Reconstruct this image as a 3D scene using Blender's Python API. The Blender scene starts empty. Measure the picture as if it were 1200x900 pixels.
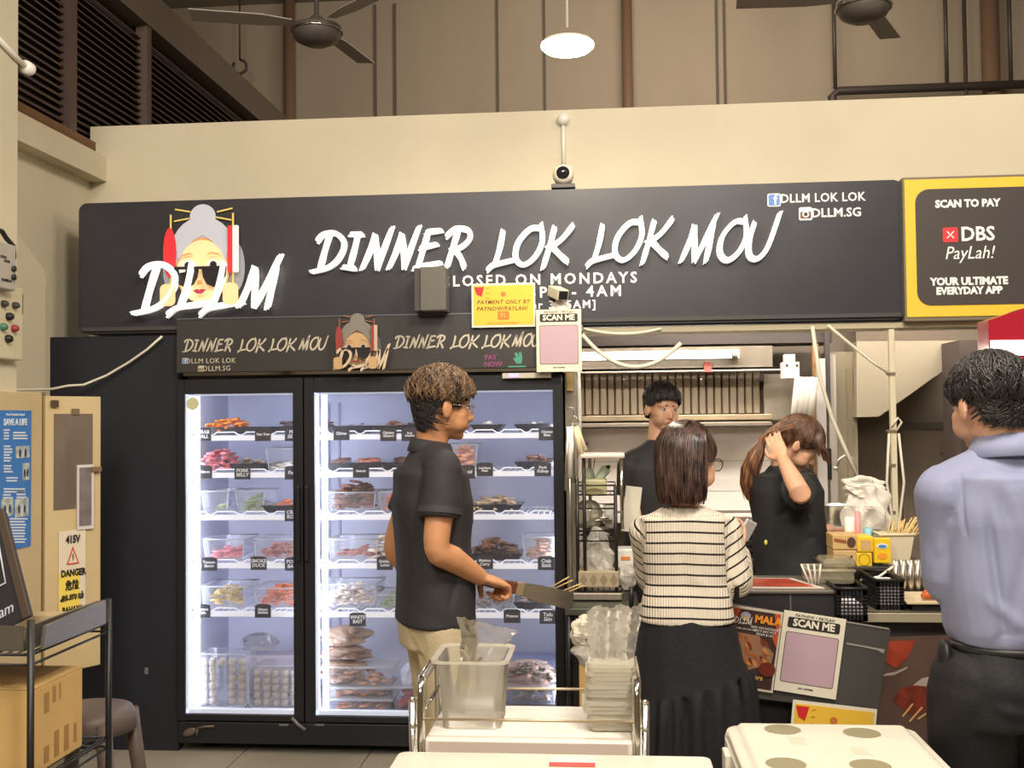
import bpy, bmesh, math, random
import numpy as np
from math import sin, cos, pi, radians, sqrt
from mathutils import Vector, Matrix
random.seed(7)
SC = bpy.context.scene
COL = SC.collection
# ------------------------------------------------------------------ camera
FPX = 1250.0
CAM = Vector((0.0, 0.0, 1.56))
_ps, _th, _ro = radians(5), radians(1.83), radians(.6)
_f = Vector((-sin(_ps)*cos(_th), cos(_ps)*cos(_th), sin(_th)))
_r = Vector((cos(_ps), sin(_ps), 0)); _u = _r.cross(_f)
_r2 = _r*cos(_ro) - _u*sin(_ro); _u2 = _u*cos(_ro) + _r*sin(_ro)
cd = bpy.data.cameras.new('camera'); cam = bpy.data.objects.new('camera', cd); COL.objects.link(cam)
cd.sensor_width = 36; cd.lens = 36*FPX/1200; cd.clip_end = 60
cam.matrix_world = Matrix(((_r2.x, _u2.x, -_f.x, CAM.x), (_r2.y, _u2.y, -_f.y, CAM.y), (_r2.z, _u2.z, -_f.z, CAM.z), (0, 0, 0, 1)))
SC.camera = cam
def P(px, py, Y):
    "survey helper: photo point -> world point on the plane y = Y"
    d = _f*FPX + _r2*(px-600) + _u2*(450-py); return CAM + d*(Y/d.y)
def PZ(px, py, Z):
    d = _f*FPX + _r2*(px-600) + _u2*(450-py); return CAM + d*((Z-CAM.z)/d.z)
# ------------------------------------------------------------------ world, lights, exposure
W = bpy.data.worlds.new('world'); SC.world = W; W.use_nodes = True
W.node_tree.nodes['Background'].inputs[0].default_value = (.30, .27, .24, 1)
W.node_tree.nodes['Background'].inputs[1].default_value = .45
SC.view_settings.view_transform = 'Standard'; SC.view_settings.look = 'None'
SC.view_settings.exposure = 0.05; SC.view_settings.gamma = 1; SC.view_settings.use_curve_mapping = False
def area(name, loc, target, sx, sy, power, col):
    l = bpy.data.lights.new(name, 'AREA'); l.shape = 'RECTANGLE'; l.size = sx; l.size_y = sy; l.energy = power; l.color = col
    o = bpy.data.objects.new(name, l); COL.objects.link(o); o.location = loc
    o.rotation_euler = (Vector(target)-Vector(loc)).to_track_quat('-Z', 'Y').to_euler(); return o
WARM = (1, .89, .76); COOL = (.80, .87, 1)
area('hall_lamp_light', (1.0, 1.0, 4.6), (.4, 3.6, 1.0), .9, .9, 150, WARM)
area('hall_lamp_light', (-1.6, .4, 4.6), (-1.2, 4.4, 1.2), .9, .9, 80, WARM)
area('hall_lamp_light', (2.6, 2.6, 4.7), (2.2, 4.6, 1.6), .5, .5, 45, WARM)
area('hall_lamp_light', (0.0, -2.5, 4.2), (0.0, 4, 1.2), 2.4, 1.0, 125, (1, .91, .80))
area('far_hall_light', (.6, 6.6, 4.9), (.8, 9.0, 3.2), 2.4, .5, 60, (1, .88, .72))

# ------------------------------------------------------------------ materials
def lin(c):
    return tuple(((x/255)/12.92 if x/255 <= .04045 else ((x/255+.055)/1.055)**2.4) for x in c)
MATS = {}
def M(name, rgb, rough=.6, metal=0, var=.0, vscale=8, bump=0, bscale=40, emit=0, alpha=1, trans=0, coat=0, stretch=(1, 1, 1), rgb2=None, subsurf=0, spec=None):
    if name in MATS: return MATS[name]
    m = bpy.data.materials.new(name); m.use_nodes = True; nt = m.node_tree; b = nt.nodes['Principled BSDF']; MATS[name] = m
    c = lin(rgb); b.inputs['Base Color'].default_value = (*c, 1); b.inputs['Roughness'].default_value = rough; b.inputs['Metallic'].default_value = metal
    if spec is not None: b.inputs['Specular IOR Level'].default_value = spec
    if coat: b.inputs['Coat Weight'].default_value = coat
    if subsurf:
        b.inputs['Subsurface Weight'].default_value = subsurf; b.inputs['Subsurface Radius'].default_value = (.012, .005, .003); b.inputs['Subsurface Scale'].default_value = 1
    N = nt.nodes; Lk = nt.links
    if var or bump:
        tc = N.new('ShaderNodeTexCoord'); mp = N.new('ShaderNodeMapping'); mp.inputs['Scale'].default_value = stretch
        Lk.new(tc.outputs['Object'], mp.inputs['Vector'])
    if var or rgb2:
        nz = N.new('ShaderNodeTexNoise'); nz.inputs['Scale'].default_value = vscale; nz.inputs['Detail'].default_value = 5
        Lk.new(mp.outputs[0], nz.inputs['Vector'])
        rp = N.new('ShaderNodeValToRGB'); rp.color_ramp.elements[0].position = .32; rp.color_ramp.elements[1].position = .68
        c2 = lin(rgb2) if rgb2 else tuple(x*(1-var) for x in c)
        rp.color_ramp.elements[0].color = (*c2, 1); rp.color_ramp.elements[1].color = (*(min(1, x*(1+var*.4)) for x in c), 1)
        Lk.new(nz.outputs['Fac'], rp.inputs[0]); Lk.new(rp.outputs[0], b.inputs['Base Color'])
    if bump:
        n2 = N.new('ShaderNodeTexNoise'); n2.inputs['Scale'].default_value = bscale; n2.inputs['Detail'].default_value = 4
        Lk.new(mp.outputs[0], n2.inputs['Vector'])
        bp = N.new('ShaderNodeBump'); bp.inputs['Strength'].default_value = min(1, bump); bp.inputs['Distance'].default_value = .01
        Lk.new(n2.outputs['Fac'], bp.inputs['Height']); Lk.new(bp.outputs[0], b.inputs['Normal'])
    if emit:
        b.inputs['Emission Color'].default_value = (*c, 1); b.inputs['Emission Strength'].default_value = emit
    if alpha < 1: b.inputs['Alpha'].default_value = alpha
    if trans: b.inputs['Transmission Weight'].default_value = trans
    return m
def clear(name, rgb=(245, 248, 250), amount=.2, rough=.1, fres=1.45):
    "thin clear sheet: mostly see-through, a little of its own colour, fresnel gloss"
    if name in MATS: return MATS[name]
    m = bpy.data.materials.new(name); m.use_nodes = True; nt = m.node_tree; N = nt.nodes; Lk = nt.links; N.clear(); MATS[name] = m
    o = N.new('ShaderNodeOutputMaterial'); t = N.new('ShaderNodeBsdfTransparent'); d = N.new('ShaderNodeBsdfDiffuse'); tl = N.new('ShaderNodeBsdfTranslucent')
    g = N.new('ShaderNodeBsdfGlossy'); g.inputs['Roughness'].default_value = rough; g.inputs['Color'].default_value = (.9, .9, .9, 1)
    c = (*lin(rgb), 1); d.inputs[0].default_value = c; tl.inputs[0].default_value = c
    fr = N.new('ShaderNodeFresnel'); fr.inputs[0].default_value = fres
    m0 = N.new('ShaderNodeMixShader'); m0.inputs[0].default_value = .5; Lk.new(d.outputs[0], m0.inputs[1]); Lk.new(tl.outputs[0], m0.inputs[2])
    m1 = N.new('ShaderNodeMixShader'); m1.inputs[0].default_value = amount; Lk.new(t.outputs[0], m1.inputs[1]); Lk.new(m0.outputs[0], m1.inputs[2])
    m2 = N.new('ShaderNodeMixShader'); Lk.new(fr.outputs[0], m2.inputs[0]); Lk.new(m1.outputs[0], m2.inputs[1]); Lk.new(g.outputs[0], m2.inputs[2])
    Lk.new(m2.outputs[0], o.inputs[0]); return m

# ------------------------------------------------------------------ mesh helpers
def frame_of(d):
    d = d.normalized(); a = Vector((0, 0, 1)) if abs(d.z) < .9 else Vector((1, 0, 0)); x = a.cross(d).normalized(); return x, d.cross(x)
class MB:
    def __init__(s): s.v = []; s.f = []; s.sm = []
    def add(s, vs, fs, smooth=False):
        n = len(s.v); s.v += [tuple(v) for v in vs]; s.f += [tuple(i+n for i in f) for f in fs]; s.sm += [smooth]*len(fs); return s
    def box(s, x0, x1, y0, y1, z0, z1, T=None):
        vs = [Vector((x, y, z)) for x in (x0, x1) for y in (y0, y1) for z in (z0, z1)]
        if T is not None: vs = [T @ v for v in vs]
        return s.add(vs, [(0, 1, 3, 2), (4, 6, 7, 5), (0, 4, 5, 1), (2, 3, 7, 6), (0, 2, 6, 4), (1, 5, 7, 3)])
    def tube(s, pts, r, n=8, cap=True, smooth=True):
        pts = [Vector(p) for p in pts]; m = len(pts); rr = r if isinstance(r, (list, tuple)) else [r]*m
        vs = []; x = None
        for i, p in enumerate(pts):
            d = (pts[min(i+1, m-1)]-pts[max(i-1, 0)])
            if d.length < 1e-9: d = Vector((0, 0, 1))
            d.normalize()
            if x is None: x, y = frame_of(d)
            else:
                x = (x - d*x.dot(d))
                x = x.normalized() if x.length > 1e-6 else frame_of(d)[0]
                y = d.cross(x)
            for k in range(n):
                a = 2*pi*k/n; vs.append(p + (x*cos(a)+y*sin(a))*rr[i])
        fs = [(i*n+k, i*n+(k+1) % n, (i+1)*n+(k+1) % n, (i+1)*n+k) for i in range(m-1) for k in range(n)]
        s.add(vs, fs, smooth)
        if cap: s.add(vs[:n][::-1], [tuple(range(n))]); s.add(vs[-n:], [tuple(range(n))])
        return s
    def cyl(s, a, b, r, r2=None, n=20): return s.tube([a, b], [r, r if r2 is None else r2], n)
    def ball(s, c, r, n=12, R=None, m=None):
        c = Vector(c); rr = r if isinstance(r, (tuple, list)) else (r, r, r); m = m or max(4, n//2); vs = []
        for i in range(m+1):
            t = pi*i/m
            for k in range(n):
                a = 2*pi*k/n; v = Vector((rr[0]*sin(t)*cos(a), rr[1]*sin(t)*sin(a), rr[2]*cos(t)))
                vs.append(c + (R @ v if R is not None else v))
        return s.add(vs, [(i*n+k, (i+1)*n+k, (i+1)*n+(k+1) % n, i*n+(k+1) % n) for i in range(m) for k in range(n)], True)
    def lathe(s, c, prof, n=24, T=None, smooth=True):
        c = Vector(c); vs = []
        for (r, z) in prof:
            for k in range(n):
                a = 2*pi*k/n; v = Vector((r*cos(a), r*sin(a), z)); vs.append(c + (T @ v if T is not None else v))
        return s.add(vs, [(i*n+k, i*n+(k+1) % n, (i+1)*n+(k+1) % n, (i+1)*n+k) for i in range(len(prof)-1) for k in range(n)], smooth)
    def prism(s, pts, T, d):
        "2-D outline pts in the x-y of T, extruded to z = d"
        n = len(pts); vs = [T @ Vector((x, y, 0)) for x, y in pts] + [T @ Vector((x, y, d)) for x, y in pts]
        return s.add(vs, [tuple(range(n))[::-1], tuple(range(n, 2*n))] + [(i, (i+1) % n, n+(i+1) % n, n+i) for i in range(n)])
    def build(s, name, mat, parent=None, bevel=0, origin=None, recalc=True):
        me = bpy.data.meshes.new(name)
        off = Vector((0, 0, 0))
        if parent is not None:
            off = wloc(parent)
        else:
            a = np.array(s.v); off = Vector(((a[:, 0].min()+a[:, 0].max())/2, (a[:, 1].min()+a[:, 1].max())/2, a[:, 2].min())) if origin is None else Vector(origin)
        a = np.array(s.v, dtype=float) - np.array(off)
        me.from_pydata(a.tolist(), [], s.f)
        me.polygons.foreach_set('use_smooth', s.sm)
        if recalc:
            bm = bmesh.new(); bm.from_mesh(me); bmesh.ops.remove_doubles(bm, verts=bm.verts, dist=1e-6); bmesh.ops.recalc_face_normals(bm, faces=bm.faces); bm.to_mesh(me); bm.free()
        me.update()
        o = bpy.data.objects.new(name, me); COL.objects.link(o)
        if mat is not None: me.materials.append(mat)
        if parent is not None: o.parent = parent
        else: o.location = off
        if bevel:
            b = o.modifiers.new('bevel', 'BEVEL'); b.width = bevel; b.segments = 2; b.limit_method = 'ANGLE'; b.harden_normals = False
        return o
WL = {}
def wloc(o):
    v = Vector(o.location)
    while o.parent is not None: o = o.parent; v += o.location
    return v
def tag(o, label, cat, group=None, kind=None):
    if label: o['label'] = label
    if cat: o['category'] = cat
    if group: o['group'] = group
    if kind: o['kind'] = kind
    return o
def thing(name, label, cat, loc, group=None):
    o = bpy.data.objects.new(name, None); COL.objects.link(o); o.location = loc; o.empty_display_size = .05
    return tag(o, label, cat, group)
def struct(mb, name, mat, **k):
    o = mb.build(name, mat, None, **k); o['kind'] = 'structure'; return o
def bx(name, mat, b, parent=None, bevel=0, T=None): return MB().box(*b, T=T).build(name, mat, parent, bevel)
def plane_T(o, right=(1, 0, 0), up=(0, 0, 1)):
    r = Vector(right).normalized(); u = Vector(up).normalized(); n = r.cross(u)
    return Matrix(((r.x, u.x, n.x, o[0]), (r.y, u.y, n.y, o[1]), (r.z, u.z, n.z, o[2]), (0, 0, 0, 1)))
def text(name, s, size, T, mat, parent, ext=.0008, align='CENTER', shear=0, space=1, line=1, bold=0, sx=1):
    cu = bpy.data.curves.new(name, 'FONT'); cu.body = s; cu.size = size; cu.extrude = ext; cu.align_x = align; cu.align_y = 'CENTER'; cu.shear = shear
    cu.space_character = space; cu.space_line = line; cu.offset = bold; cu.resolution_u = 2
    o = bpy.data.objects.new(name, cu); me = bpy.data.meshes.new_from_object(o); bpy.data.objects.remove(o); bpy.data.curves.remove(cu)
    off = wloc(parent) if parent is not None else T.translation
    me.transform(Matrix.Translation(-off) @ T @ Matrix.Diagonal((sx, 1, 1, 1)))
    me.name = name; me.materials.clear(); me.materials.append(mat)
    o = bpy.data.objects.new(name, me); COL.objects.link(o)
    if parent is not None: o.parent = parent
    else: o.location = off
    return o
# brush lettering: strokes in a unit box
GL = {
 'D': [[(.30, 1.0), (.22, .5), (.16, -.02)], [(-.02, .78), (.12, .96), (.45, .98), (.72, .72), (.66, .35), (.40, .08), (-.08, -.04)]],
 'I': [[(.05, .95), (.42, .93)], [(.26, .93), (.22, .5), (.16, .06)], [(-.02, .08), (.36, .02)]],
 'N': [[(.22, .92), (.14, .45), (.0, -.02)], [(.22, .92), (.34, .45), (.42, .0)], [(.42, .0), (.52, .5), (.66, 1.12)]],
 'E': [[(.20, .95), (.14, .5), (.06, .0)], [(.14, .94), (.58, .98)], [(.04, .52), (.52, .62)], [(-.06, -.02), (.3, .06), (.70, .12)]],
 'R': [[(.30, .98), (.22, .5), (.14, -.04)], [(.0, .80), (.22, 1.0), (.55, .96), (.64, .74), (.45, .52), (.16, .44)], [(.26, .48), (.48, .22), (.62, -.06)]],
 'L': [[(.26, 1.0), (.24, .5), (.16, .04)], [(-.02, -.10), (.12, .04), (.40, .10), (.72, .16)]],
 'O': [[(.62, .98), (.34, .98), (.06, .62), (.06, .2), (.30, .0), (.58, .2), (.72, .62), (.60, 1.12)]],
 'K': [[(.20, 1.0), (.14, .5), (.04, -.16)], [(.70, 1.02), (.42, .62), (.06, .42)], [(.16, .50), (.44, .22), (.72, -.02)]],
 'M': [[(.20, .92), (.12, .5), (-.04, .0)], [(.20, .96), (.28, .5), (.34, .02)], [(.34, .02), (.54, .5), (.80, 1.24)], [(.72, 1.0), (.70, .5), (.66, -.04)]],
 'U': [[(.10, .95), (.02, .5), (.08, .1), (.32, .0), (.56, .3), (.76, 1.18)]],
}
GW = {'D': .80, 'I': .50, 'N': .72, 'E': .70, 'R': .74, 'L': .66, 'O': .80, 'K': .72, 'M': .96, 'U': .8, ' ': .38}
def brush_letter(mb, ch, x0, y0, w, h, T, th, depth, seed=0):
    rnd = random.Random(seed)
    for st in GL[ch]:
        pts = [Vector((x0+a*w, y0+b*h, 0)) for a, b in st]
        # resample (Catmull-Rom)
        q = []
        for i in range(len(pts)-1):
            p0 = pts[max(i-1, 0)]; p1 = pts[i]; p2 = pts[i+1]; p3 = pts[min(i+2, len(pts)-1)]
            for k in range(4):
                t = k/4; q.append(.5*((2*p1)+(-p0+p2)*t+(2*p0-5*p1+4*p2-p3)*t*t+(-p0+3*p1-3*p2+p3)*t*t*t))
        q.append(pts[-1])
        for off, sc, e0, e1 in ((0, 1, 0, 0), (.42*th, .55, .02, -.05), (-.45*th, .45, -.04, .03)):
            n = len(q); L = []; Rr = []
            for i, p in enumerate(q):
                d = (q[min(i+1, n-1)]-q[max(i-1, 0)]).normalized(); nn = Vector((-d.y, d.x, 0))
                t = i/(n-1); wd = th*sc*(.5+.12*sin(9*t+seed))*(1 if t < .75 else 1-.55*(t-.75)/.25)*(.72 if i == 0 else 1)
                c = p+nn*off + d*((e0 if i == 0 else e1 if i == n-1 else 0)*h)
                L.append(c+nn*wd); Rr.append(c-nn*wd)
            vs = []; z1 = depth*(1 if off == 0 else .9)
            for i in range(n): vs += [T @ Vector((L[i].x, L[i].y, 0)), T @ Vector((Rr[i].x, Rr[i].y, 0)), T @ Vector((L[i].x, L[i].y, z1)), T @ Vector((Rr[i].x, Rr[i].y, z1))]
            fs = []
            for i in range(n-1):
                a = i*4; b = a+4
                fs += [(a+2, a+3, b+3, b+2), (a, a+2, b+2, b), (a+3, a+1, b+1, b+3), (a+1, a, b, b+1)]
            fs += [(0, 1, 3, 2), (4*n-4, 4*n-2, 4*n-1, 4*n-3)]
            mb.add(vs, fs)
def brush_word(s, T, w_total, h, th, depth, mat, parent, seed=0, names='letter', joined=False, mats=None):
    tot = sum(GW[c] for c in s); k = w_total/tot; x = 0; obs = []; J = MB()
    for i, c in enumerate(s):
        if c != ' ':
            mb = J if joined else MB()
            brush_letter(mb, c, x+.06*k, 0, k, h, T, th, depth, seed+i)
            if not joined: obs.append(mb.build(names, mat, parent, recalc=False))
        x += GW[c]*k
    if joined: obs.append(J.build(names, mat, parent, recalc=False))
    return obs
def rot2(a): return Matrix.Rotation(a, 4, 'Z')
def copy_tree(o, parent=None):
    c = o.copy(); COL.objects.link(c)
    if parent is not None: c.parent = parent
    for ch in [x for x in bpy.data.objects if x.parent is o]: copy_tree(ch, c)
    return c
def rrect(x0, x1, y0, y1, r, n=5):
    pts = []
    for cx, cy, a0 in ((x1-r, y1-r, 0), (x0+r, y1-r, pi/2), (x0+r, y0+r, pi), (x1-r, y0+r, 1.5*pi)):
        for i in range(n+1): a = a0+i*pi/2/n; pts.append((cx+r*cos(a), cy+r*sin(a)))
    return pts
def arc_pts(a, b, sag, n=10):
    a = Vector(a); b = Vector(b); return [a.lerp(b, i/n) + Vector((0, 0, -sag*4*(i/n)*(1-i/n))) for i in range(n+1)]

# ------------------------------------------------------------------ palette
cream = M('cream_paint', (211, 201, 176), .8, var=.06, vscale=2.2, bump=.12, bscale=60)
white_paint = M('white_paint', (226, 222, 212), .6)
navy = M('navy_board', (30, 31, 42), .7, var=.12, vscale=5)
signblack = M('sign_black', (49, 48, 55), .38, var=.18, vscale=3, bump=.03, bscale=15)
blackm = M('black_metal', (30, 30, 32), .4, var=.1)
blackp = M('black_plastic', (28, 28, 30), .45)
darkgrey = M('dark_grey_plastic', (66, 64, 64), .55)
steel = M('stainless_steel', (196, 190, 180), .28, .9, var=.08, vscale=6, stretch=(1, 1, 8))
steel_dull = M('dull_stainless', (165, 155, 142), .42, .7, var=.15, vscale=5, stretch=(6, 1, 1))
chrome = M('chrome', (225, 222, 215), .14, 1)
white_lit = M('lit_white_letter', (250, 247, 240), .5, emit=.62)
white_print = M('white_print', (238, 236, 230), .6, emit=.12)
white_pl = M('white_plastic', (232, 229, 220), .4)
letter_cream = M('cream_print', (196, 188, 168), .6)
yellow = M('yellow_print', (240, 196, 40), .5)
red = M('red_print', (205, 40, 42), .5)
inkm = M('black_ink', (30, 28, 28), .6)
# ================================================================== STRUCTURE
YB, YW, XL, YF = 4.95, 5.35, -2.68, 4.93
FAR = 9.0
def ptile():
    m = bpy.data.materials.new('floor_tile'); m.use_nodes = True; nt = m.node_tree; b = nt.nodes['Principled BSDF']
    tc = nt.nodes.new('ShaderNodeTexCoord'); nz = nt.nodes.new('ShaderNodeTexNoise'); nz.inputs['Scale'].default_value = 3; nz.inputs['Detail'].default_value = 8
    rp = nt.nodes.new('ShaderNodeValToRGB'); rp.color_ramp.elements[0].color = (*lin((136, 128, 116)), 1); rp.color_ramp.elements[1].color = (*lin((170, 162, 148)), 1)
    nt.links.new(tc.outputs['Object'], nz.inputs['Vector']); nt.links.new(nz.outputs['Fac'], rp.inputs[0]); nt.links.new(rp.outputs[0], b.inputs['Base Color']); b.inputs['Roughness'].default_value = .45
    return m
fl = struct(MB().box(-6, 6, -3.5, FAR, -.1, -.004), 'floor', M('grout', (96, 90, 82), .8), origin=(0, 0, -.1))
tm = ptile(); tme = None
for i in range(5):
    for j in range(2):
        x = -2.62+i*.6; y = 3.72+j*.6
        if tme is None:
            o = MB().box(-.297, .297, -.297, .297, -.004, 0).build('floor_tile', tm, None, bevel=.002, origin=(0, 0, 0)); tme = o
        else: o = tme.copy(); COL.objects.link(o)
        o.parent = fl; o.location = Vector((x, y, 0))-wloc(fl)
rest = MB()
for i in range(-6, 11):
    for j in range(-5, 9):
        x = -2.62+i*.6; y = 3.72+j*.6
        if 0 <= i < 5 and 0 <= j < 2: continue
        if abs(x) < 5.7 and y < 8.7: rest.box(x-.297, x+.297, y-.297, y+.297, -.004, 0)
o = rest.build('floor_tile', tm, fl); o['kind'] = 'stuff'
struct(MB().box(-6, 6, -3.5, FAR, 5.2, 5.3), 'ceiling', M('ceiling_grey', (150, 142, 130), .8), origin=(0, 0, 5.2))
struct(MB().box(-6.1, -6, -3.5, FAR, 0, 5.2), 'wall_west', cream)
struct(MB().box(6, 6.1, -3.5, FAR, 0, 5.2), 'wall_east', cream)
struct(MB().box(-6, 6, -3.6, -3.5, 0, 5.2), 'wall_south', cream)
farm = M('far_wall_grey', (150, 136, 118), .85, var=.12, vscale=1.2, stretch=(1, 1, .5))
fw = struct(MB().box(-6, 6, FAR, FAR+.1, 0, 5.2), 'wall_far', farm)
# vertical sheet joints, pipes and conduits on the far wall
darkline = M('joint_dark_strip', (88, 78, 68), .8); brownp = M('brown_pipe', (112, 86, 68), .5)
for px in (440, 463, 583, 638, 840, 849):
    a = P(px, 60, FAR); bx('joint_strip', darkline, (a.x-.010, a.x+.010, FAR-.02, FAR+.002, 2.0, 5.15), fw)
def ptube(name, pts, r, mat, label, cat, group=None, n=10):
    return tag(MB().tube(pts, r, n).build(name, mat), label, cat, group)
for px, r, lab in ((339, .05, 'brown vertical drain pipe on the far wall, left of the lamp'), (735, .045, 'brown vertical drain pipe on the far wall, just right of the lamp'), (1161, .07, 'thick brown vertical pipe on the far wall, above the yellow-framed sign')):
    a = P(px, 60, FAR-.1); ptube('drain_pipe', [(a.x, FAR-.1, 2.0), (a.x, FAR-.1, 5.2)], r, brownp, lab, 'pipe')
for px, lab in ((978, 'thin dark cable hanging beside the right ceiling fan'), (1109, 'thin dark conduit above the horizontal pipe, left one'), (1131, 'thin dark conduit above the horizontal pipe, middle one'), (1184, 'thin dark conduit at the far right above the signs')):
    a = P(px, 60, FAR-.2); z0 = P(px, 104, FAR-.2).z if px != 1131 else 2.2; ptube('conduit', [(a.x, FAR-.2, z0), (a.x, FAR-.2, 5.2)], .016, M('dark_conduit', (62, 54, 50), .5), lab, 'conduit')
a = P(975, 107, FAR-.2); b = P(1215, 97, FAR-.2)
ptube('horizontal_pipe', [(a.x, FAR-.2, 2.6), (a.x, FAR-.2, a.z-.04), (a.x+.05, FAR-.2, a.z), (b.x, FAR-.2, a.z)], .035, M('dark_conduit', (62, 54, 50), .5), 'dark horizontal pipe with a bent end high on the far wall', 'pipe')
for px, py, w, lab in ((218, 45, .19, 'small brown board on the far wall beside the louvres, upper one'), (315, 134, .16, 'small brown board on the far wall beside the louvres, lower one')):
    a = P(px, py, FAR-.05); tag(bx('small_board', brownp, (a.x-w/2, a.x+w/2, FAR-.04, FAR, a.z-.03, a.z+.03)), lab, 'board')
a = P(281, 70, FAR-.3)
hk = MB().tube([(a.x, FAR-.3, 5.2), (a.x, FAR-.3, a.z)], .008, 6)
hk.tube([(a.x+.06*sin(t*.6), FAR-.3, a.z-.06+.06*cos(t*.6)) for t in range(10)], .012, 6)
tag(hk.build('hanging_hook', M('dark_conduit', (62, 54, 50), .5)), 'small hook hanging on a thin rod, upper left', 'hook')
# lintel wall above the stall, left wall, ledge
zt = P(600, 131, YW).z
struct(MB().box(XL, 5.9, YW, YW+.18, 1.98, zt), 'wall_lintel', cream)
struct(MB().box(XL-.15, XL, 4.25, YW+.2, 0, 2.95), 'wall_left', cream)
za, zb = P(103, 182, 5.3).z, P(118, 213, 5.3).z
led = MB().box(XL, XL+.09, 4.2, YW, za-.13, za); struct(led, 'trim_1', cream)
struct(MB().box(XL-1.5, P(20, 300, 4.2).x, 3.5, 4.2, 0, 5.2), 'wall_pillar', cream)
# wing wall with sloping top below the ledge
p0 = P(58, 318, 4.75); wing = MB()
yz = [(4.22, 1.0), (4.75, 1.0), (4.75, p0.z), (4.22, p0.z+.30)]
Tx = Matrix(((0, 0, 1, XL), (1, 0, 0, 0), (0, 1, 0, 0), (0, 0, 0, 1)))
wing.prism(yz, Tx, .085); struct(wing, 'trim_2', cream)
# louvre screen above the left wall
lv = thing('louvre_screen', 'dark brown louvred screen high on the left wall', 'louvre', (XL-.05, 4.2, 3.0)); lv['kind'] = 'structure'
lvm = M('louvre_brown', (98, 80, 72), .65, var=.15, vscale=6); lvd = M('louvre_dark', (66, 56, 54), .8)
zl1 = P(297, 138, 7.45)
ZL = 1.56+(3.31-1.56)*XL/-2.0
bx('back_panel', lvd, (XL-.12, XL-.10, 4.2, FAR, 2.9, ZL), lv)
T0 = None
nS = 21
for i in range(nS):
    z = 3.06+i*(ZL-.06-3.06)/(nS-1)
    if T0 is None: T0 = MB().box(-.03, .03, 4.2, FAR, -.004, .004, T=Matrix.Translation((XL-.05, 0, z)) @ Matrix.Rotation(radians(38), 4, 'Y')).build('slat', lvm, lv); z00 = z
    else: o = T0.copy(); COL.objects.link(o); o.parent = lv; o.location.z = z-z00
for px, Y in ((87, None), (175, None)):
    d = _f*FPX+_r2*(px-600)+_u2*(450-60); yy = d.y*((XL+.01)/d.x)
    bx('post', lvm, (XL-.06, XL+.01, yy-.03, yy+.03, 2.95, ZL), lv)
bx('top_rail', M('louvre_beam', (104, 92, 80), .7), (XL-.12, XL+.02, 4.2, FAR, ZL, ZL+.22), lv)
bx('bottom_board', M('brown_wood', (112, 80, 52), .6, var=.3, vscale=4, stretch=(1, .3, 6)), (XL-.08, XL+.03, 4.2, YW, 2.86, 3.03), lv)
# dark panel wall left of the fridge
z1 = P(130, 394, YB).z
struct(MB().box(P(58, 600, YB).x, P(209, 600, YB).x, YB, YB+.06, 0, z1), 'wall_board', navy)
bx_w = bx('screw_cap', M('grey_metal', (120, 118, 116), .4), (P(172, 786, YB).x-.008, P(172, 786, YB).x+.008, YB-.006, YB, P(172, 786, YB).z-.015, P(172, 786, YB).z+.015)); tag(bx_w, 'small grey screw plate low on the dark board', 'fixing')

# ================================================================== MAIN SIGN
s0, s1 = P(92, 388, YB-.02), P(1057, 212, YB-.02)
SIGNX0, SIGNX1, SZ0, SZ1 = s0.x, s1.x, (s0.z+P(1057, 378, YB-.02).z)/2, (s1.z+P(92, 237, YB-.02).z)/2
SY = YB-.02
sg = thing('shop_sign', 'long black shop sign with white brush lettering and a granny face emblem', 'sign', ((SIGNX0+SIGNX1)/2, SY, SZ0))
Tp = plane_T((0, SY, 0))
MB().prism(rrect(SIGNX0, SIGNX1, SZ0, SZ1, .04), plane_T((0, YW, 0)), YW-SY).build('sign_box', signblack, sg)
def ST(px, py, dz=0, Y=None): p = P(px, py, (Y or SY)); return plane_T((p.x, p.y-dz, p.z))
# bottom and top edge trims
bx('edge_trim', darkgrey, (SIGNX0+.02, SIGNX1-.02, SY-.012, SY, SZ0+.012, SZ0+.03), sg)
pxm = (SIGNX1-SIGNX0)/(1057-92.)
def word(s, x0, y0, x1, y1, h, th, mat, parent, Y, depth, seed=0, joined=False):
    a = P(x0, y0, Y); b = P(x1, y1, Y); r = (b-a); T = plane_T((a.x, a.y, a.z), right=(r.x, 0, r.z))
    T = T @ Matrix(((1, .16, 0, 0), (0, 1, 0, 0), (0, 0, 1, 0), (0, 0, 0, 1)))
    return brush_word(s, T, r.length, h*pxm, th*pxm, depth, mat, parent, seed, joined=joined)
word('DINNER', 366, 318, 548, 313, 44, 4.5, white_lit, sg, SY, .03, 1)
word('LOK', 570, 314, 664, 308, 42, 4.5, white_lit, sg, SY, .03, 11)
word('LOK', 686, 309, 780, 302, 43, 4.5, white_lit, sg, SY, .03, 11)
word('MOU', 796, 309, 905, 303, 44, 4.5, white_lit, sg, SY, .03, 21)
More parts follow.
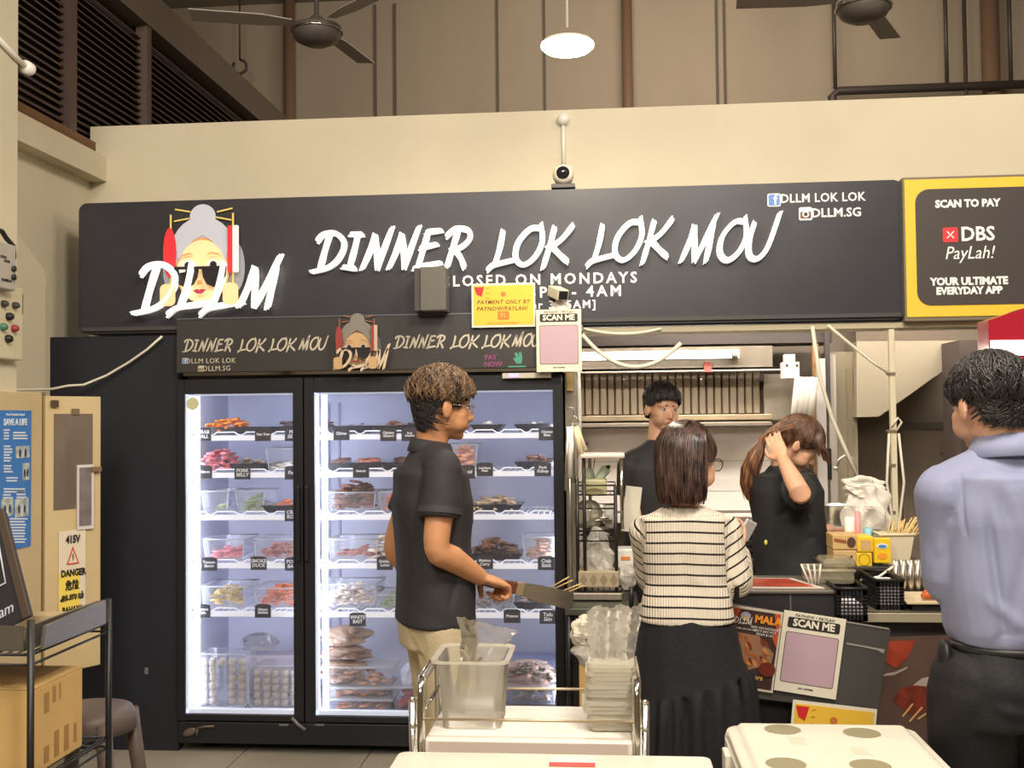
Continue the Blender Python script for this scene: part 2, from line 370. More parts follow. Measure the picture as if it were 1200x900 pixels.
# granny emblem
hairg = M('emblem_grey_hair', (188, 190, 200), .5, emit=.25); skinp = M('emblem_skin', (250, 214, 160), .5, emit=.35); skin_o = M('emblem_orange', (226, 160, 96), .5, emit=.15)
gold = M('emblem_gold', (226, 202, 110), .5, emit=.1); emred = M('emblem_red', (222, 46, 56), .5, emit=.2); blush = M('emblem_pink', (206, 66, 96), .5)
glassb = M('emblem_black', (44, 42, 46), .3); hair_s = M('emblem_grey_shade', (150, 152, 164), .5, emit=.1)
def ell(cx, cy, rx, ry, n=28, a0=0, a1=2*pi): return [(cx+rx*cos(a0+(a1-a0)*i/n), cy+ry*sin(a0+(a1-a0)*i/n)) for i in range(n if a1-a0 > 6.2 else n+1)]
def emblem(parent, cx, cy, k, Y, mats=None, base=0.0):
    "flat cut-out face; units = photo pixels of the big sign, scaled k"
    o = P(cx, cy, Y); sc = k*pxm; T = plane_T((o.x, Y, o.z)) @ Matrix.Diagonal((sc, sc, 1, 1))
    lay = [0]
    def shp(name, pts, mat, d=.004):
        lay[0] += .0022
        MB().prism(pts, T @ Matrix.Translation((0, 0, lay[0]-.0022+base)), .0022).build(name, mat if mats is None else mats.get(mat.name, mat), parent)
    for s in (-1, 1): shp('hair_lobe', ell(s*41, -2, 13, 32), hair_s)
    for (x, y, a) in ((-44, 72, -.18), (-46, 60, .16), (46, 71, .2), (44, 60, -.2)):
        c, s_ = cos(a), sin(a); q = [(-13, -1), (13, -1), (13, 1), (-13, 1)]
        x *= .62; shp('hair_pin', [(x+u*c*.8-v*s_, y+u*s_*.8+v*c) for u, v in q], gold)
    shp('hair_bun', ell(0, 63, 17, 16), hairg); shp('hair', ell(0, 22, 41, 41), hairg)
    shp('face', ell(0, -6, 35, 42), skin_o); shp('face_light', ell(0, -7, 33, 40), skinp)
    shp('parting', [(-34, 22), (-30, 4), (-24, 20), (-12, 32), (0, 39), (12, 32), (24, 20), (30, 4), (34, 22), (20, 48), (0, 52), (-20, 48)], hairg)
    for s in (-1, 1):
        shp('skewer_stick', [(s*41-1.2, -44), (s*41+1.2, -44), (s*41+1.2, 66), (s*41-1.2, 66)], gold)
    shp('sausage', ell(-42, 17, 8.5, 32), emred); shp('crab_stick', rrect(34, 41, -10, 50, 2), emred); shp('crab_stick', rrect(41, 49, -10, 50, 2), M('emblem_white', (244, 236, 228), .5, emit=.3))
    for s in (-1, 1):
        shp('eye', ell(s*17, -1, 9, 8), M('emblem_white', (244, 236, 228), .5, emit=.3)); shp('iris', ell(s*17, 0, 4.5, 4.5), glassb)
        shp('brow', [(s*8, 12), (s*14, 16), (s*24, 14), (s*30, 8), (s*24, 12), (s*14, 14)], skin_o)
        q = [(s*2, -4), (s*9, -2), (s*35, -3), (s*34, -14), (s*28, -25), (s*18, -29), (s*9, -25), (s*4, -16)]; shp('lens', q, glassb)
    shp('glasses_bridge', [(-34, -2), (34, -2), (33, -6), (-33, -6)], glassb)
    shp('glint', [(-27, -6), (-18, -6), (-19, -9), (-26, -10)], M('emblem_white', (244, 236, 228), .5, emit=.3))
    shp('lips', [(-9, -33), (-3, -31), (0, -32), (4, -31), (9, -32), (3, -37), (-3, -37)], blush)
    shp('nose', [(-2, -20), (2, -20), (5, -25), (-3, -26)], skin_o)
    for s in (-1, 1):
        shp('fist', rrect(s*41-10, s*41+10, -52, -24, 7), skinp)
    return T
emblem(sg, 239, 312, .93, SY)
for c, x0, y0, hh, w_, sd in (('D', 158, 366, 56, 44, 31), ('L', 196, 364, 56, 46, 33), ('L', 234, 364, 56, 44, 35), ('M', 280, 361, 50, 46, 37)):
    word(c, x0, y0, x0+w_, y0-.5, hh, 4.9, white_lit, sg, SY-.035, .03, sd)
text('lettering', 'CLOSED ON MONDAYS', .070, ST(630, 328, .001), white_print, sg, align='CENTER', space=1.33, sx=.98, bold=.0015)
text('lettering', 'OPEN 5PM - 4AM', .070, ST(640, 343, .001), white_print, sg, align='CENTER', space=1.38, bold=.0015)
text('lettering', '[Last Order 3:45AM]', .052, ST(627, 358, .001), white_print, sg, align='CENTER', space=1.25, bold=.001)
text('lettering', 'DLLM LOK LOK', .056, ST(964, 232, .001), white_print, sg, space=1.06, bold=.0010, sx=.92)
text('lettering', 'DLLM.SG', .056, ST(980, 249.5, .001), white_print, sg, space=1.02, bold=.0012)
fbm = M('icon_blue', (96, 132, 196), .5, emit=.1)
def icon(parent, px, py, s, Y, kind, wm=None):
    p = P(px, py, Y); T = plane_T((p.x, Y, p.z)); wm = wm or white_print
    MB().prism(rrect(-s, s, -s, s, s*.3), T, .002).build('icon_border', wm, parent)
    if kind == 'f':
        MB().prism(rrect(-s*.85, s*.85, -s*.85, s*.85, s*.2), T @ Matrix.Translation((0, 0, .002)), .001).build('icon_field', fbm, parent)
        text('icon_letter', 'f', s*2.3, T @ Matrix.Translation((s*.2, 0, .0035)), wm, parent, bold=.001)
    else:
        MB().prism(rrect(-s*.8, s*.8, -s*.75, s*.3, s*.2), T @ Matrix.Translation((0, 0, .002)), .001).build('icon_field', M('icon_brown', (120, 74, 56), .5), parent)
        MB().prism(ell(0, -s*.1, s*.5, s*.5), T @ Matrix.Translation((0, 0, .003)), .001).build('icon_ring', wm, parent)
        MB().prism(ell(0, -s*.1, s*.28, s*.28), T @ Matrix.Translation((0, 0, .004)), .001).build('icon_lens', glassb, parent)
icon(sg, 907, 234.5, .030, SY, 'f'); icon(sg, 944, 250.5, .030, SY, 'i')

# ================================================================== SCAN TO PAY SIGN (yellow frame)
pa, pb = P(1063, 373, SY-.03), P(1063, 211, SY-.03)
PY = SY-.03
ps = thing('payment_sign', 'black and yellow payment app sign right of the shop sign', 'sign', (pa.x+.6, PY, pa.z))
x0, x1, zz0, zz1 = pa.x, pa.x+1.25, pa.z+.005, pb.z-.0
bx('sign_frame', M('grey_frame', (118, 108, 88), .5), (x0-.008, x1+.012, PY, YW, zz0-.02, zz1+.012), ps, .004)
bx('yellow_border', M('sign_yellow', (232, 190, 58), .5, emit=.06), (x0, x1, PY-.004, PY, zz0, zz1), ps)
MB().prism(rrect(x0+.045, x1-.045, zz0+.05, zz1-.045, .06), plane_T((0, PY-.004, 0)), .003).build('dark_face', M('payface', (70, 64, 62), .4, emit=.04), ps)
mx = P(1134, 290, PY).x
T = ST(1133, 239, .008, PY); text('lettering', 'SCAN TO PAY', .046, T, white_print, ps, bold=.0022, sx=.95)
T = ST(1145, 275, .008, PY); text('lettering', 'DBS', .088, T, white_print, ps, bold=.002, sx=.95)
T = ST(1135, 297, .008, PY); text('lettering', 'PayLah!', .082, T, white_print, ps, bold=.0, shear=.25, sx=.85)
T = ST(1135, 330, .008, PY); text('lettering', 'YOUR ULTIMATE', .046, T, white_print, ps, bold=.0022, sx=.95)
T = ST(1135, 341, .008, PY); text('lettering', 'EVERYDAY APP', .044, T, white_print, ps, bold=.0022, sx=.95)
T = ST(1113, 275.5, .008, PY); MB().prism(rrect(-.033, .033, -.033, .033, .006), T, .001).build('logo_square', M('logo_red', (214, 52, 60), .5, emit=.15), ps)
for a in (pi/4, -pi/4): MB().prism([(-.022, -.002), (.022, -.002), (.022, .002), (-.022, .002)], T @ Matrix.Translation((0, 0, .0012)) @ rot2(a), .0006).build('logo_cross', white_print, ps)

# beam and rails below the signs
z = P(850, 383, YB).z
tag(bx('rail_beam', M('cream_metal', (190, 180, 150), .5), (P(683, 383, YB).x, 3.2, YB, YB+.05, z-.018, z+.006)), 'long cream metal rail under the shop sign', 'rail')
tag(bx('rail_beam', darkgrey, (P(683, 383, YB).x, 1.35, YB+.02, YB+.06, z+.014, z+.034)), 'thin grey rail directly under the black sign', 'rail')
# ================================================================== REFRIGERATOR
fx0, fx1 = P(207, 600, YF).x, P(660, 600, YF).x
fzt = P(430, 437, YF).z; YBK = 5.62
fr = thing('display_fridge', 'tall black two-door glass display fridge full of skewers and tubs', 'fridge', ((fx0+fx1)/2, (YF+YBK)/2, 0))
fb = M('fridge_black', (30, 30, 36), .42, var=.1, vscale=4)
liner = M('fridge_liner', (186, 188, 208), .5)
body = MB()
body.box(fx0, fx0+.03, YF+.06, YBK, .08, fzt).box(fx1-.03, fx1, YF+.06, YBK, .08, fzt).box(fx0, fx1, YF+.06, YBK, fzt-.03, fzt).box(fx0, fx1, YBK-.03, YBK, .08, fzt).box(fx0, fx1, YF+.06, YBK, .08, .16)
body.build('cabinet_body', fb, fr)
gz0, gz1 = P(300, 838, YF).z, P(300, 461, YF).z
ln = MB().box(fx0+.03, fx1-.03, 5.53, 5.54, .17, fzt-.035).box(fx0+.031, fx0+.036, 5.0, 5.54, .17, fzt-.035).box(fx1-.036, fx1-.031, 5.0, 5.54, .17, fzt-.035).box(fx0+.03, fx1-.03, 5.0, 5.54, .165, .17).box(fx0+.03, fx1-.03, 5.0, 5.54, fzt-.036, fzt-.032)
ln.build('inner_liner', liner, fr)
bx('kick_panel', fb, (fx0+.01, fx1-.01, YF-.005, YF+.05, .045, gz0-.035), fr, .004)
hx = P(356, 640, YF).x
led = M('fridge_led', (226, 236, 255), .5, emit=9); gk = M('seal_white', (214, 220, 235), .4, emit=.5)
fg = clear('fridge_glass', (230, 235, 250), .03, .03, 1.3)
BAY = ((fx0, hx-.003, 216, 344.5), (hx+.003, fx1, 368, 650.5))
for bi, (a, b, gx0, gx1) in enumerate(BAY):
    g0, g1 = P(gx0, 640, YF).x, P(gx1, 640, YF).x
    d = MB().box(a, g0, YF, YF+.05, gz0-.03, fzt-.02).box(g1, b, YF, YF+.05, gz0-.03, fzt-.02).box(g0, g1, YF, YF+.05, gz0-.03, gz0).box(g0, g1, YF, YF+.05, gz1, fzt-.02).build('door', fb, fr, .003)
    MB().box(g0, g1, YF+.012, YF+.017, gz0, gz1).build('glass_pane', fg, d)
    MB().box(g0, g0+.014, YF+.02, YF+.045, gz0, gz1).box(g0, g1, YF+.02, YF+.045, gz1-.008, gz1).box(g0, g1, YF+.02, YF+.045, gz0, gz0+.02).build('seal', gk, d)
    MB().box(b-.03 if bi == 0 else a+.006, b-.012 if bi == 0 else a+.024, YF-.022, YF, .9, 1.25).build('handle', fb, d, .004)
    x = g0+.022; MB().box(x, x+.022, YF+.065, YF+.085, gz0+.01, gz1-.01).build('light_strip', led, fr)
    x = g1+.004; MB().box(x, x+.014, YF+.065, YF+.085, gz0+.01, gz1-.01).build('light_strip', led, fr)
    MB().box(g0, g1, YF+.065, YF+.085, gz1+.005, gz1+.02).build('light_strip', led, fr)
MB().box(hx-.02, hx+.02, YF+.06, YF+.1, .12, fzt-.03).build('centre_post', fb, fr)
for (ax, tx, en) in ((fx0+.05, .6, 2.0), (hx-.03, -.6, 1.1), (hx+.03, .8, 3.0), (fx1-.05, -.8, 2.8)):
    l = bpy.data.lights.new('fridge_strip_light', 'AREA'); l.shape = 'RECTANGLE'; l.size = .02; l.size_y = gz1-gz0-.04; l.energy = en; l.color = (.86, .90, 1)
    o = bpy.data.objects.new('fridge_strip_light', l); COL.objects.link(o); o.location = (ax, 5.06, (gz0+gz1)/2); o.rotation_euler = Vector((tx, 1, 0)).to_track_quat('-Z', 'Y').to_euler()
for (lx0, lx1) in ((213, 353), (359, 651)):
    xa, xb = P(lx0, 600, 5.03).x, P(lx1, 600, 5.03).x
    for py in (508, 552, 602, 659, 716):
        zz = P(430, py, 5.03).z
        smb = MB().box(xa, xb, 5.03, 5.036, zz-.012, zz-.006).box(xa, xb, 5.49, 5.496, zz-.012, zz-.006)
        nw = int((xb-xa)/.028)
        for iw in range(nw+1): xw = xa+(xb-xa)*iw/nw; smb.box(xw-.0018, xw+.0018, 5.03, 5.496, zz-.006, zz-.002)
        sh = smb.build('shelf', M('shelf_wire', (214, 218, 236), .4), fr)
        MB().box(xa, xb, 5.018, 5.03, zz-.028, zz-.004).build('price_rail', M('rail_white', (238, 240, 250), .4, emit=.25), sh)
        wv = []
        n = max(2, round((xb-xa)/.135)); st = (xb-xa)/n
        for i in range(n):
            q = xa+i*st; wv += [(q, 5.022, zz-.004), (q+.1*st, 5.022, zz+.002), (q+.2*st, 5.022, zz+.012), (q+.8*st, 5.022, zz+.012), (q+.9*st, 5.022, zz+.002)]
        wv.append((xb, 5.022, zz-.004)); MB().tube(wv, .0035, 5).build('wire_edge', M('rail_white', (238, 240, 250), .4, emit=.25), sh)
# perforated support strips on the back liner
for px in (386, 398, 352):
    p = P(px, 600, 5.52); MB().box(p.x-.006, p.x+.006, 5.515, 5.53, .3, 1.65).build('shelf_standard', M('standard_grey', (150, 152, 176), .5), fr)
# reflected-light dots are left to the renderer; brown/round sticker, hinges, key tag
p = P(225, 473, YF-.001); MB().prism(ell(0, 0, .031, .031), plane_T((p.x, YF+.011, p.z)), .001).build('round_sticker', M('sticker_cream', (206, 204, 160), .5), fr)
for px in (333, 375): q = P(px, 849, YF); MB().box(q.x-.022, q.x+.022, YF-.008, YF-.004, q.z-.004, q.z+.004).build('hinge_plate', M('grey_metal', (120, 118, 116), .4), fr)
q = P(350, 848, YF); MB().tube([(q.x-.03, YF-.012, q.z+.03), (q.x, YF-.012, q.z), (q.x+.035, YF-.012, q.z-.025)], .008, 6).build('hinge_arm', M('grey_metal', (120, 118, 116), .4), fr)
q = P(228, 856, YF)
tg = MB().ball((q.x-.02, YF-.012, q.z-.005), (.035, .006, .018), 14, R=Matrix.Rotation(-.4, 3, 'Y')).tube([(q.x+.01, YF-.012, q.z+.01), (q.x+.05, YF-.012, q.z+.022), (q.x+.10, YF-.012, q.z+.025)], .006, 6).tube([(q.x+.02, YF-.012, q.z+.01), (q.x+.015, YF-.012, q.z-.02)], .005, 6)
tag(tg.build('lock_tag', M('tag_brown', (96, 84, 76), .5)), 'brown tag hanging from the lock at the lower left of the fridge', 'tag')
for x in (fx0+.12, fx1-.12, hx): MB().cyl((x-.02, YF+.12, .035), (x+.02, YF+.12, .035), .035, n=14).build('castor', blackp, fr)
# header board on top of the fridge
HY = YF-.03
h0, h1 = P(207, 437, HY), P(661, 437, HY)
hz1 = P(430, 369, HY).z; hz0 = h0.z
hb = MB().box(h0.x, h1.x, HY, HY+.026, hz0, hz1).build('header_board', M('header_dark', (62, 60, 60), .33, var=.12, vscale=4), fr, .003)
bx('header_edge', M('edge_light', (120, 124, 130), .3, .6), (h0.x, h1.x, HY-.003, HY+.001, hz1-.006, hz1), fr)
def hword(s, x0, x1, yb, h, seed):
    a = P(x0, yb, HY); b = P(x1, yb-(x1-x0)*.012, HY); r = b-a
    T = plane_T((a.x, HY, a.z), right=(r.x, 0, r.z)) @ Matrix(((1, .16, 0, 0), (0, 1, 0, 0), (0, 0, 1, 0), (0, 0, 0, 1)))
    brush_word(s, T, r.length, h*pxm, 1.5*pxm, .0012, letter_cream, hb, seed, names='letter')
hword('DINNER', 214, 271, 412, 14, 2); hword('LOK', 278, 309, 411.5, 14, 5); hword('LOK', 314, 345, 411, 14, 6); hword('MOU', 350, 382, 410, 14, 7)
hword('DINNER', 461, 520, 408, 14, 2); hword('LOK', 527, 559, 407.5, 14, 5); hword('LOK', 564, 596, 407, 14, 6); hword('MOU', 600, 632, 406, 14, 7)
dim = {}
for k_, c in (('emblem_grey_hair', (128, 124, 116)), ('emblem_skin', (196, 160, 116)), ('emblem_orange', (160, 112, 70)), ('emblem_gold', (150, 100, 70)), ('emblem_red', (150, 56, 52)), ('emblem_white', (196, 170, 150)), ('emblem_grey_shade', (96, 94, 92)), ('emblem_pink', (146, 60, 60))):
    dim[k_] = M('printed_'+k_, c, .5)
eb = bx('emblem_panel', M('header_dark', (62, 60, 60), .33), (P(388, 400, HY).x, P(453, 400, HY).x, HY-.002, HY, P(420, 434, HY).z, P(420, 373, HY).z), fr)
emblem(eb, 420, 407, .50, HY, dim, .002)
for c, x0, w_, sd in (('D', 391, 18, 31), ('L', 408, 16, 33), ('L', 422, 16, 35), ('M', 436, 18, 37)):
    a = P(x0, 432, HY-.05); T = plane_T((a.x, HY-.05, a.z)) @ Matrix(((1, .16, 0, 0), (0, 1, 0, 0), (0, 0, 1, 0), (0, 0, 0, 1)))
    brush_word(c, T, w_*pxm, 23*pxm, 2.4*pxm, .002, M('printed_cream', (206, 186, 160), .5), hb, sd, names='letter')
text('lettering', 'DLLM LOK LOK', .034, ST(247, 423, .001, HY), letter_cream, hb, space=1.1, sx=.95)
text('lettering', 'DLLM.SG', .034, ST(254, 432, .001, HY), letter_cream, hb, space=1.1, sx=.95)
icon(hb, 217, 423, .014, HY-.002, 'f', letter_cream); icon(hb, 235.5, 432, .014, HY-.002, 'i', letter_cream)
text('lettering', 'PAY', .032, ST(575, 419, .001, HY), M('print_purple', (140, 66, 116), .5), hb, bold=.001, sx=1.0)
text('lettering', 'NOW', .032, ST(578, 427, .001, HY), M('print_purple', (140, 66, 116), .5), hb, bold=.001, sx=1.0)
dg = M('print_green', (74, 150, 128), .5)
p = P(607, 420, HY); T = plane_T((p.x, HY, p.z)) @ Matrix.Diagonal((pxm, pxm, 1, 1))
MB().prism([(-6, 1), (-2, -6), (4, -6), (5, 0), (4, 7), (1, 7), (1.5, 1), (-1, 7), (-4, 6), (-2, 0)], T, .001).build('rider_logo', dg, hb)
p = P(606, 429.5, HY); MB().prism(rrect(-10*pxm, 10*pxm, -.8*pxm, .8*pxm, .001), plane_T((p.x, HY, p.z)), .001).build('logo_underline', dg, hb)
# small price strip under header
p = P(618, 440, HY); q = thing('display_strip', 'narrow cream strip with a small purple lit display above the right fridge door', 'display', (p.x, HY-.01, p.z-.012))
bx('strip_body', M('strip_cream', (190, 184, 168), .5), (P(589, 440, HY).x, P(646, 440, HY).x, HY-.01, HY, p.z-.012, p.z+.012), q)
bx('display_screen', M('screen_violet', (190, 160, 245), .4, emit=1.0), (P(596, 440, HY).x, P(608, 440, HY).x, HY-.012, HY-.01, p.z-.008, p.z+.008), q)
# ================================================================== OVERHEAD
def PP(px, py, p0, n):
    d = _f*FPX + _r2*(px-600) + _u2*(450-py); n = Vector(n); return CAM + d*((Vector(p0)-CAM).dot(n)/d.dot(n))
CEIL = 5.2
# lamp in view
lp = P(665, 58, 4.25)
lamp = thing('ceiling_lamp', 'glowing round disc lamp hanging above the shop sign', 'lamp', lp)
MB().lathe(lp, [(0.001, -.016), (.05, -.012), (.09, -.004), (.106, .010), (.106, .020)], 32).build('lamp_disc', M('lamp_glow', (255, 246, 222), .5, emit=22), lamp)
MB().lathe(lp, [(.106, .020), (.109, .022), (.10, .032), (.05, .042), (.02, .06), (.001, .062)], 32).build('lamp_shade', M('lamp_housing', (214, 208, 196), .5), lamp)
MB().tube([lp+Vector((0, 0, .09)), Vector((lp.x, lp.y, CEIL))], .006, 6).build('suspension_rod', M('lamp_housing', (214, 208, 196), .5), lamp)
l = bpy.data.lights.new('disc_lamp_light', 'AREA'); l.shape = 'DISK'; l.size = .2; l.energy = 17; l.color = (1, .86, .64)
o = bpy.data.objects.new('disc_lamp_light', l); COL.objects.link(o); o.location = lp+Vector((0, 0, -.022))
# ceiling fans
def fan(px, py, Y, angs, label):
    c = P(px, py, Y); f_ = thing('ceiling_fan', label, 'fan', c, 'ceiling fans')
    MB().lathe(c, [(.001, -.075), (.07, -.07), (.12, -.045), (.145, 0), (.14, .03), (.06, .06), (.02, .10)], 32).build('motor_housing', M('fan_grey', (112, 104, 100), .35, .3), f_)
    MB().tube([c+Vector((.148*cos(t*pi/16), .148*sin(t*pi/16), 0)) for t in range(33)], .006, 6).build('chrome_ring', chrome, f_)
    MB().tube([c+Vector((0, 0, .09)), Vector((c.x, c.y, CEIL))], .014, 8).build('down_rod', M('fan_grey', (112, 104, 100), .35, .3), f_)
    for a in angs:
        T = Matrix.Translation(c+Vector((0, 0, .045))) @ Matrix.Rotation(radians(a), 4, 'Z') @ Matrix.Rotation(radians(9), 4, 'X')
        MB().prism([(.14, -.03), (.30, -.06), (.68, -.075), (.70, .05), (.30, .06), (.14, .03)], T, .006).build('fan_blade', M('blade_white', (176, 168, 160), .5), f_)
fan(371, 38, 5.9, (200, 80, 320), 'grey ceiling fan with a chrome ring, on the left above the shop sign')
fan(1012, 10, 5.9, (185, 65, 305), 'grey ceiling fan with a chrome ring, on the right above the shop sign')
# dome camera and conduit on the lintel
q = P(660, 206, YB+.02)
cm = thing('dome_camera', 'small white security camera with a black lens standing on the shop sign', 'camera', (q.x, q.y, P(660, 221, YB).z))
zc = P(660, 221, YB).z
MB().box(q.x-.055, q.x+.055, YB-.02, YB+.10, zc, zc+.02).build('base_plate', darkgrey, cm, .003)
MB().box(q.x-.04, q.x+.04, YB+.03, YB+.10, zc+.02, zc+.115).build('body', white_pl, cm, .01)
MB().ball((q.x, YB+.02, zc+.068), .050, 20).build('dome', M('camera_white', (206, 200, 186), .35), cm)
MB().ball((q.x, YB-.006, zc+.070), .034, 18).build('lens', M('lens_black', (24, 24, 28), .08), cm)
a = P(660, 140, YW-.01); b = P(660, 192, YW-.01)
cb = thing('conduit_box', 'round junction box with a white conduit running down to the camera', 'conduit', (a.x, YW-.02, b.z))
MB().lathe((a.x, YW, a.z), [(.03, 0), (.03, .03), (.001, .032)], 20, T=Matrix.Rotation(pi/2, 3, 'X')).build('junction_box', white_pl, cb)
MB().tube([(a.x, YW-.012, a.z-.02), (a.x, YW-.012, b.z-.03)], .010, 8).build('conduit_tube', white_pl, cb)
# speaker standing on the fridge header, camera, notices
z_h = hz1
a, b = P(485, 365, 4.80), P(522, 312, 4.80)
sp = thing('loudspeaker', 'dark grey box loudspeaker mounted on the shop sign above the fridge header', 'speaker', ((a.x+b.x)/2, 4.87, z_h))
bx('speaker_body', M('speaker_grey', (96, 92, 86), .5), (P(492, 366, 4.80).x, b.x, 4.80, SY-.004, z_h+.003, b.z), sp, .006)
bx('speaker_side', M('speaker_side', (64, 62, 60), .5), (a.x, P(492, 366, 4.80).x, 4.806, SY-.004, z_h+.003, b.z-.004), sp, .003)
def notice(name, label, c4, Y, mat, depth=.004, cat='sign'):
    a = P(c4[0], c4[3], Y); b = P(c4[2], c4[1], Y)
    t = thing(name, label, cat, ((a.x+b.x)/2, Y, a.z)); MB().box(a.x, b.x, Y, Y+depth, a.z, b.z).build('paper', mat, t); return t, a, b
paper = M('paper_white', (226, 220, 200), .6)
NY = HY-.02
def payment_notice(t, T, w, h):
    "T at centre of the notice, x right y up"
    MB().prism([(-w*.47, -h*.45), (w*.47, -h*.45), (w*.47, h*.45), (-w*.47, h*.45)], T, .001).build('yellow_field', M('notice_yellow', (232, 188, 62), .55), t)
    T = T @ Matrix.Translation((0, 0, .0014))
    MB().prism([(-w*.46, h*.42), (-w*.30, h*.42), (-w*.34, h*.2), (-w*.42, h*.25)], T, .001).build('megaphone', red, t)
    for i in range(3): MB().prism([(-w*.27, h*(.16+.1*i)), (-w*.22, h*(.15+.12*i)), (-w*.22, h*(.165+.12*i)), (-w*.27, h*(.175+.1*i))], T, .0006).build('sound_mark', M('notice_orange', (196, 120, 50), .5), t)
    text('lettering', 'PAYMENT ONLY BY', h*.125, T @ Matrix.Translation((0, h*.07, 0)), M('notice_brown', (120, 84, 40), .5), t, space=1.1, shear=.15, bold=.0005)
    text('lettering', 'PAYNOW/PAYLAH!', h*.125, T @ Matrix.Translation((-w*.02, -h*.08, 0)), M('notice_brown', (120, 84, 40), .5), t, space=1.1, shear=.15, bold=.0005)
    text('lettering', 'NO CASH PAYMENT', h*.075, T @ Matrix.Translation((0, -h*.41, 0)), M('notice_orange', (196, 120, 50), .5), t, space=1.1)
    MB().prism(rrect(-h*.13, h*.13, -h*.33, -h*.14, h*.03), T, .0006).build('badge', M('notice_orange', (196, 120, 50), .5), t)
    text('lettering', 'PL', h*.15, T @ Matrix.Translation((0, -h*.235, .0008)), M('notice_yellow', (232, 188, 62), .55), t)
    MB().prism(ell(0, h*.25, h*.06, h*.06, 14), T, .0006).build('badge', M('notice_orange', (196, 120, 50), .5), t)
t, a, b = notice('payment_notice', 'yellow payment notice with a red megaphone, taped to the fridge header', (553, 331, 627, 384), NY, paper)
payment_notice(t, plane_T(((a.x+b.x)/2, NY, (a.z+b.z)/2)), b.x-a.x, b.z-a.z)
def scan_board(t, T, w, h):
    K = M('notice_ink', (46, 42, 40), .55)
    MB().prism(rrect(-w*.42, w*.42, h*.30, h*.43, w*.03), T, .001).build('black_band', K, t)
    text('lettering', 'SCAN ME', h*.125, T @ Matrix.Translation((0, h*.365, .0014)), M('print_offwhite', (232, 226, 208), .5), t, bold=.0012, sx=.98)
    text('lettering', 'PAYNOW / PAYLAH', h*.050, T @ Matrix.Translation((0, h*.458, .001)), K, t, shear=.2, space=1.1)
    MB().prism(rrect(-w*.43, w*.43, -h*.38, h*.25, w*.04), T, .0006).build('code_border', M('code_grey', (120, 108, 100), .5), t)
    MB().prism(rrect(-w*.415, w*.415, -h*.37, h*.24, w*.035), T @ Matrix.Translation((0, 0, .0007)), .0004).build('blank_panel', M('code_pink', (188, 160, 172), .55), t)
    text('lettering', 'UEN: 53409588L', h*.028, T @ Matrix.Translation((0, -h*.43, .001)), K, t)
NY2 = NY-.03
t, a, b = notice('scan_notice', 'white scan me notice hanging from the right end of the fridge header', (629, 362, 681, 436), NY2, paper)
scan_board(t, plane_T(((a.x+b.x)/2, NY2, (a.z+b.z)/2)), b.x-a.x, b.z-a.z)
# little camera above the scan notice
c = P(656, 350, HY)
cc = thing('bullet_camera', 'small cream bullet camera on top of the fridge header, above the scan me notice', 'camera', (c.x, HY+.03, z_h))
MB().lathe((c.x, HY+.03, z_h), [(.05, 0), (.05, .012), (.03, .045), (.012, .06)], 20).build('base', white_pl, cc)
Rm = Matrix.Translation((c.x-.01, HY+.0, z_h+.085)) @ Matrix.Rotation(.5, 4, 'Z') @ Matrix.Rotation(.3, 4, 'X')
MB().box(-.028, .028, -.06, .05, -.025, .025, T=Rm).build('camera_body', M('camera_cream', (214, 206, 178), .4), cc, .004)
MB().box(-.022, .022, -.063, -.06, -.019, .019, T=Rm).build('lens_face', blackp, cc)
# loose white cables
cw = M('cable_white', (222, 216, 196), .5)
def cable(pts, r, label, mat=cw): return tag(MB().tube(pts, r, 6).build('cable', mat), label, 'cable')
a, b, c, d = P(190, 394, YB-.03), P(152, 424, YB-.03), P(98, 451, YB-.08), P(60, 456, YB-.2)
cable([a, P(172, 410, YB-.03), b, P(125, 440, YB-.04), c, P(80, 452, 4.8), d, P(10, 457, 4.35)], .006, 'white cable sagging across the dark board at the left')
cable(arc_pts(P(682, 392, YB-.01), P(798, 402, YB-.01), .13, 14), .011, 'thick cream cable looping under the rail, left of the fluorescent tube')
cable(arc_pts(P(684, 385, YB-.01), P(775, 385, YB-.01), .025, 8), .007, 'thin cream cable sagging just under the shop sign')
cable([P(952, 382, YB-.02), P(960, 440, YB-.02), P(975, 490, YB-.02), P(990, 525, YB-.02), P(1005, 560, YB-.02)], .009, 'white cable hanging down to the big white plastic bag')
cable([P(970, 381, YB-.02), P(990, 398, YB-.02), P(1022, 424, YB-.02), P(1040, 436, YB-.02)], .007, 'thin white cable slanting from the sign to the white pole')
pt = P(1044, 386, YB); pb_ = P(1044, 640, YB)
pole = thing('white_pole', 'thin white pole tied with cables right of the kitchen opening', 'pole', (pt.x, YB, .86))
MB().box(pt.x-.013, pt.x+.013, YB-.013, YB+.013, .86, pt.z).build('pole_tube', M('pole_cream', (214, 204, 176), .5), pole, .003)
for py in (438, 505, 545, 600): q = P(1044, py, YB); MB().box(q.x-.017, q.x+.017, YB-.018, YB+.018, q.z-.006, q.z+.006).build('cable_tie', M('tie_brown', (120, 104, 84), .5), pole)
q = P(1046, 500, YB); MB().tube([(q.x-.01, YB-.02, q.z), (q.x+.02, YB-.02, q.z+.04), (q.x+.035, YB-.02, q.z+.02), (q.x+.01, YB-.02, q.z-.02)], .005, 6).build('cable_loop', cw, pole)
for dx in (-.02, .022): MB().tube([(q.x+dx, YB-.015, q.z-.03), (q.x+dx*1.8, YB-.02, q.z-.25), (q.x+dx*.5, YB-.02, q.z-.45), (q.x+dx*.6, YB-.02, .9)], .006, 6).build('taped_cable', cw, pole)
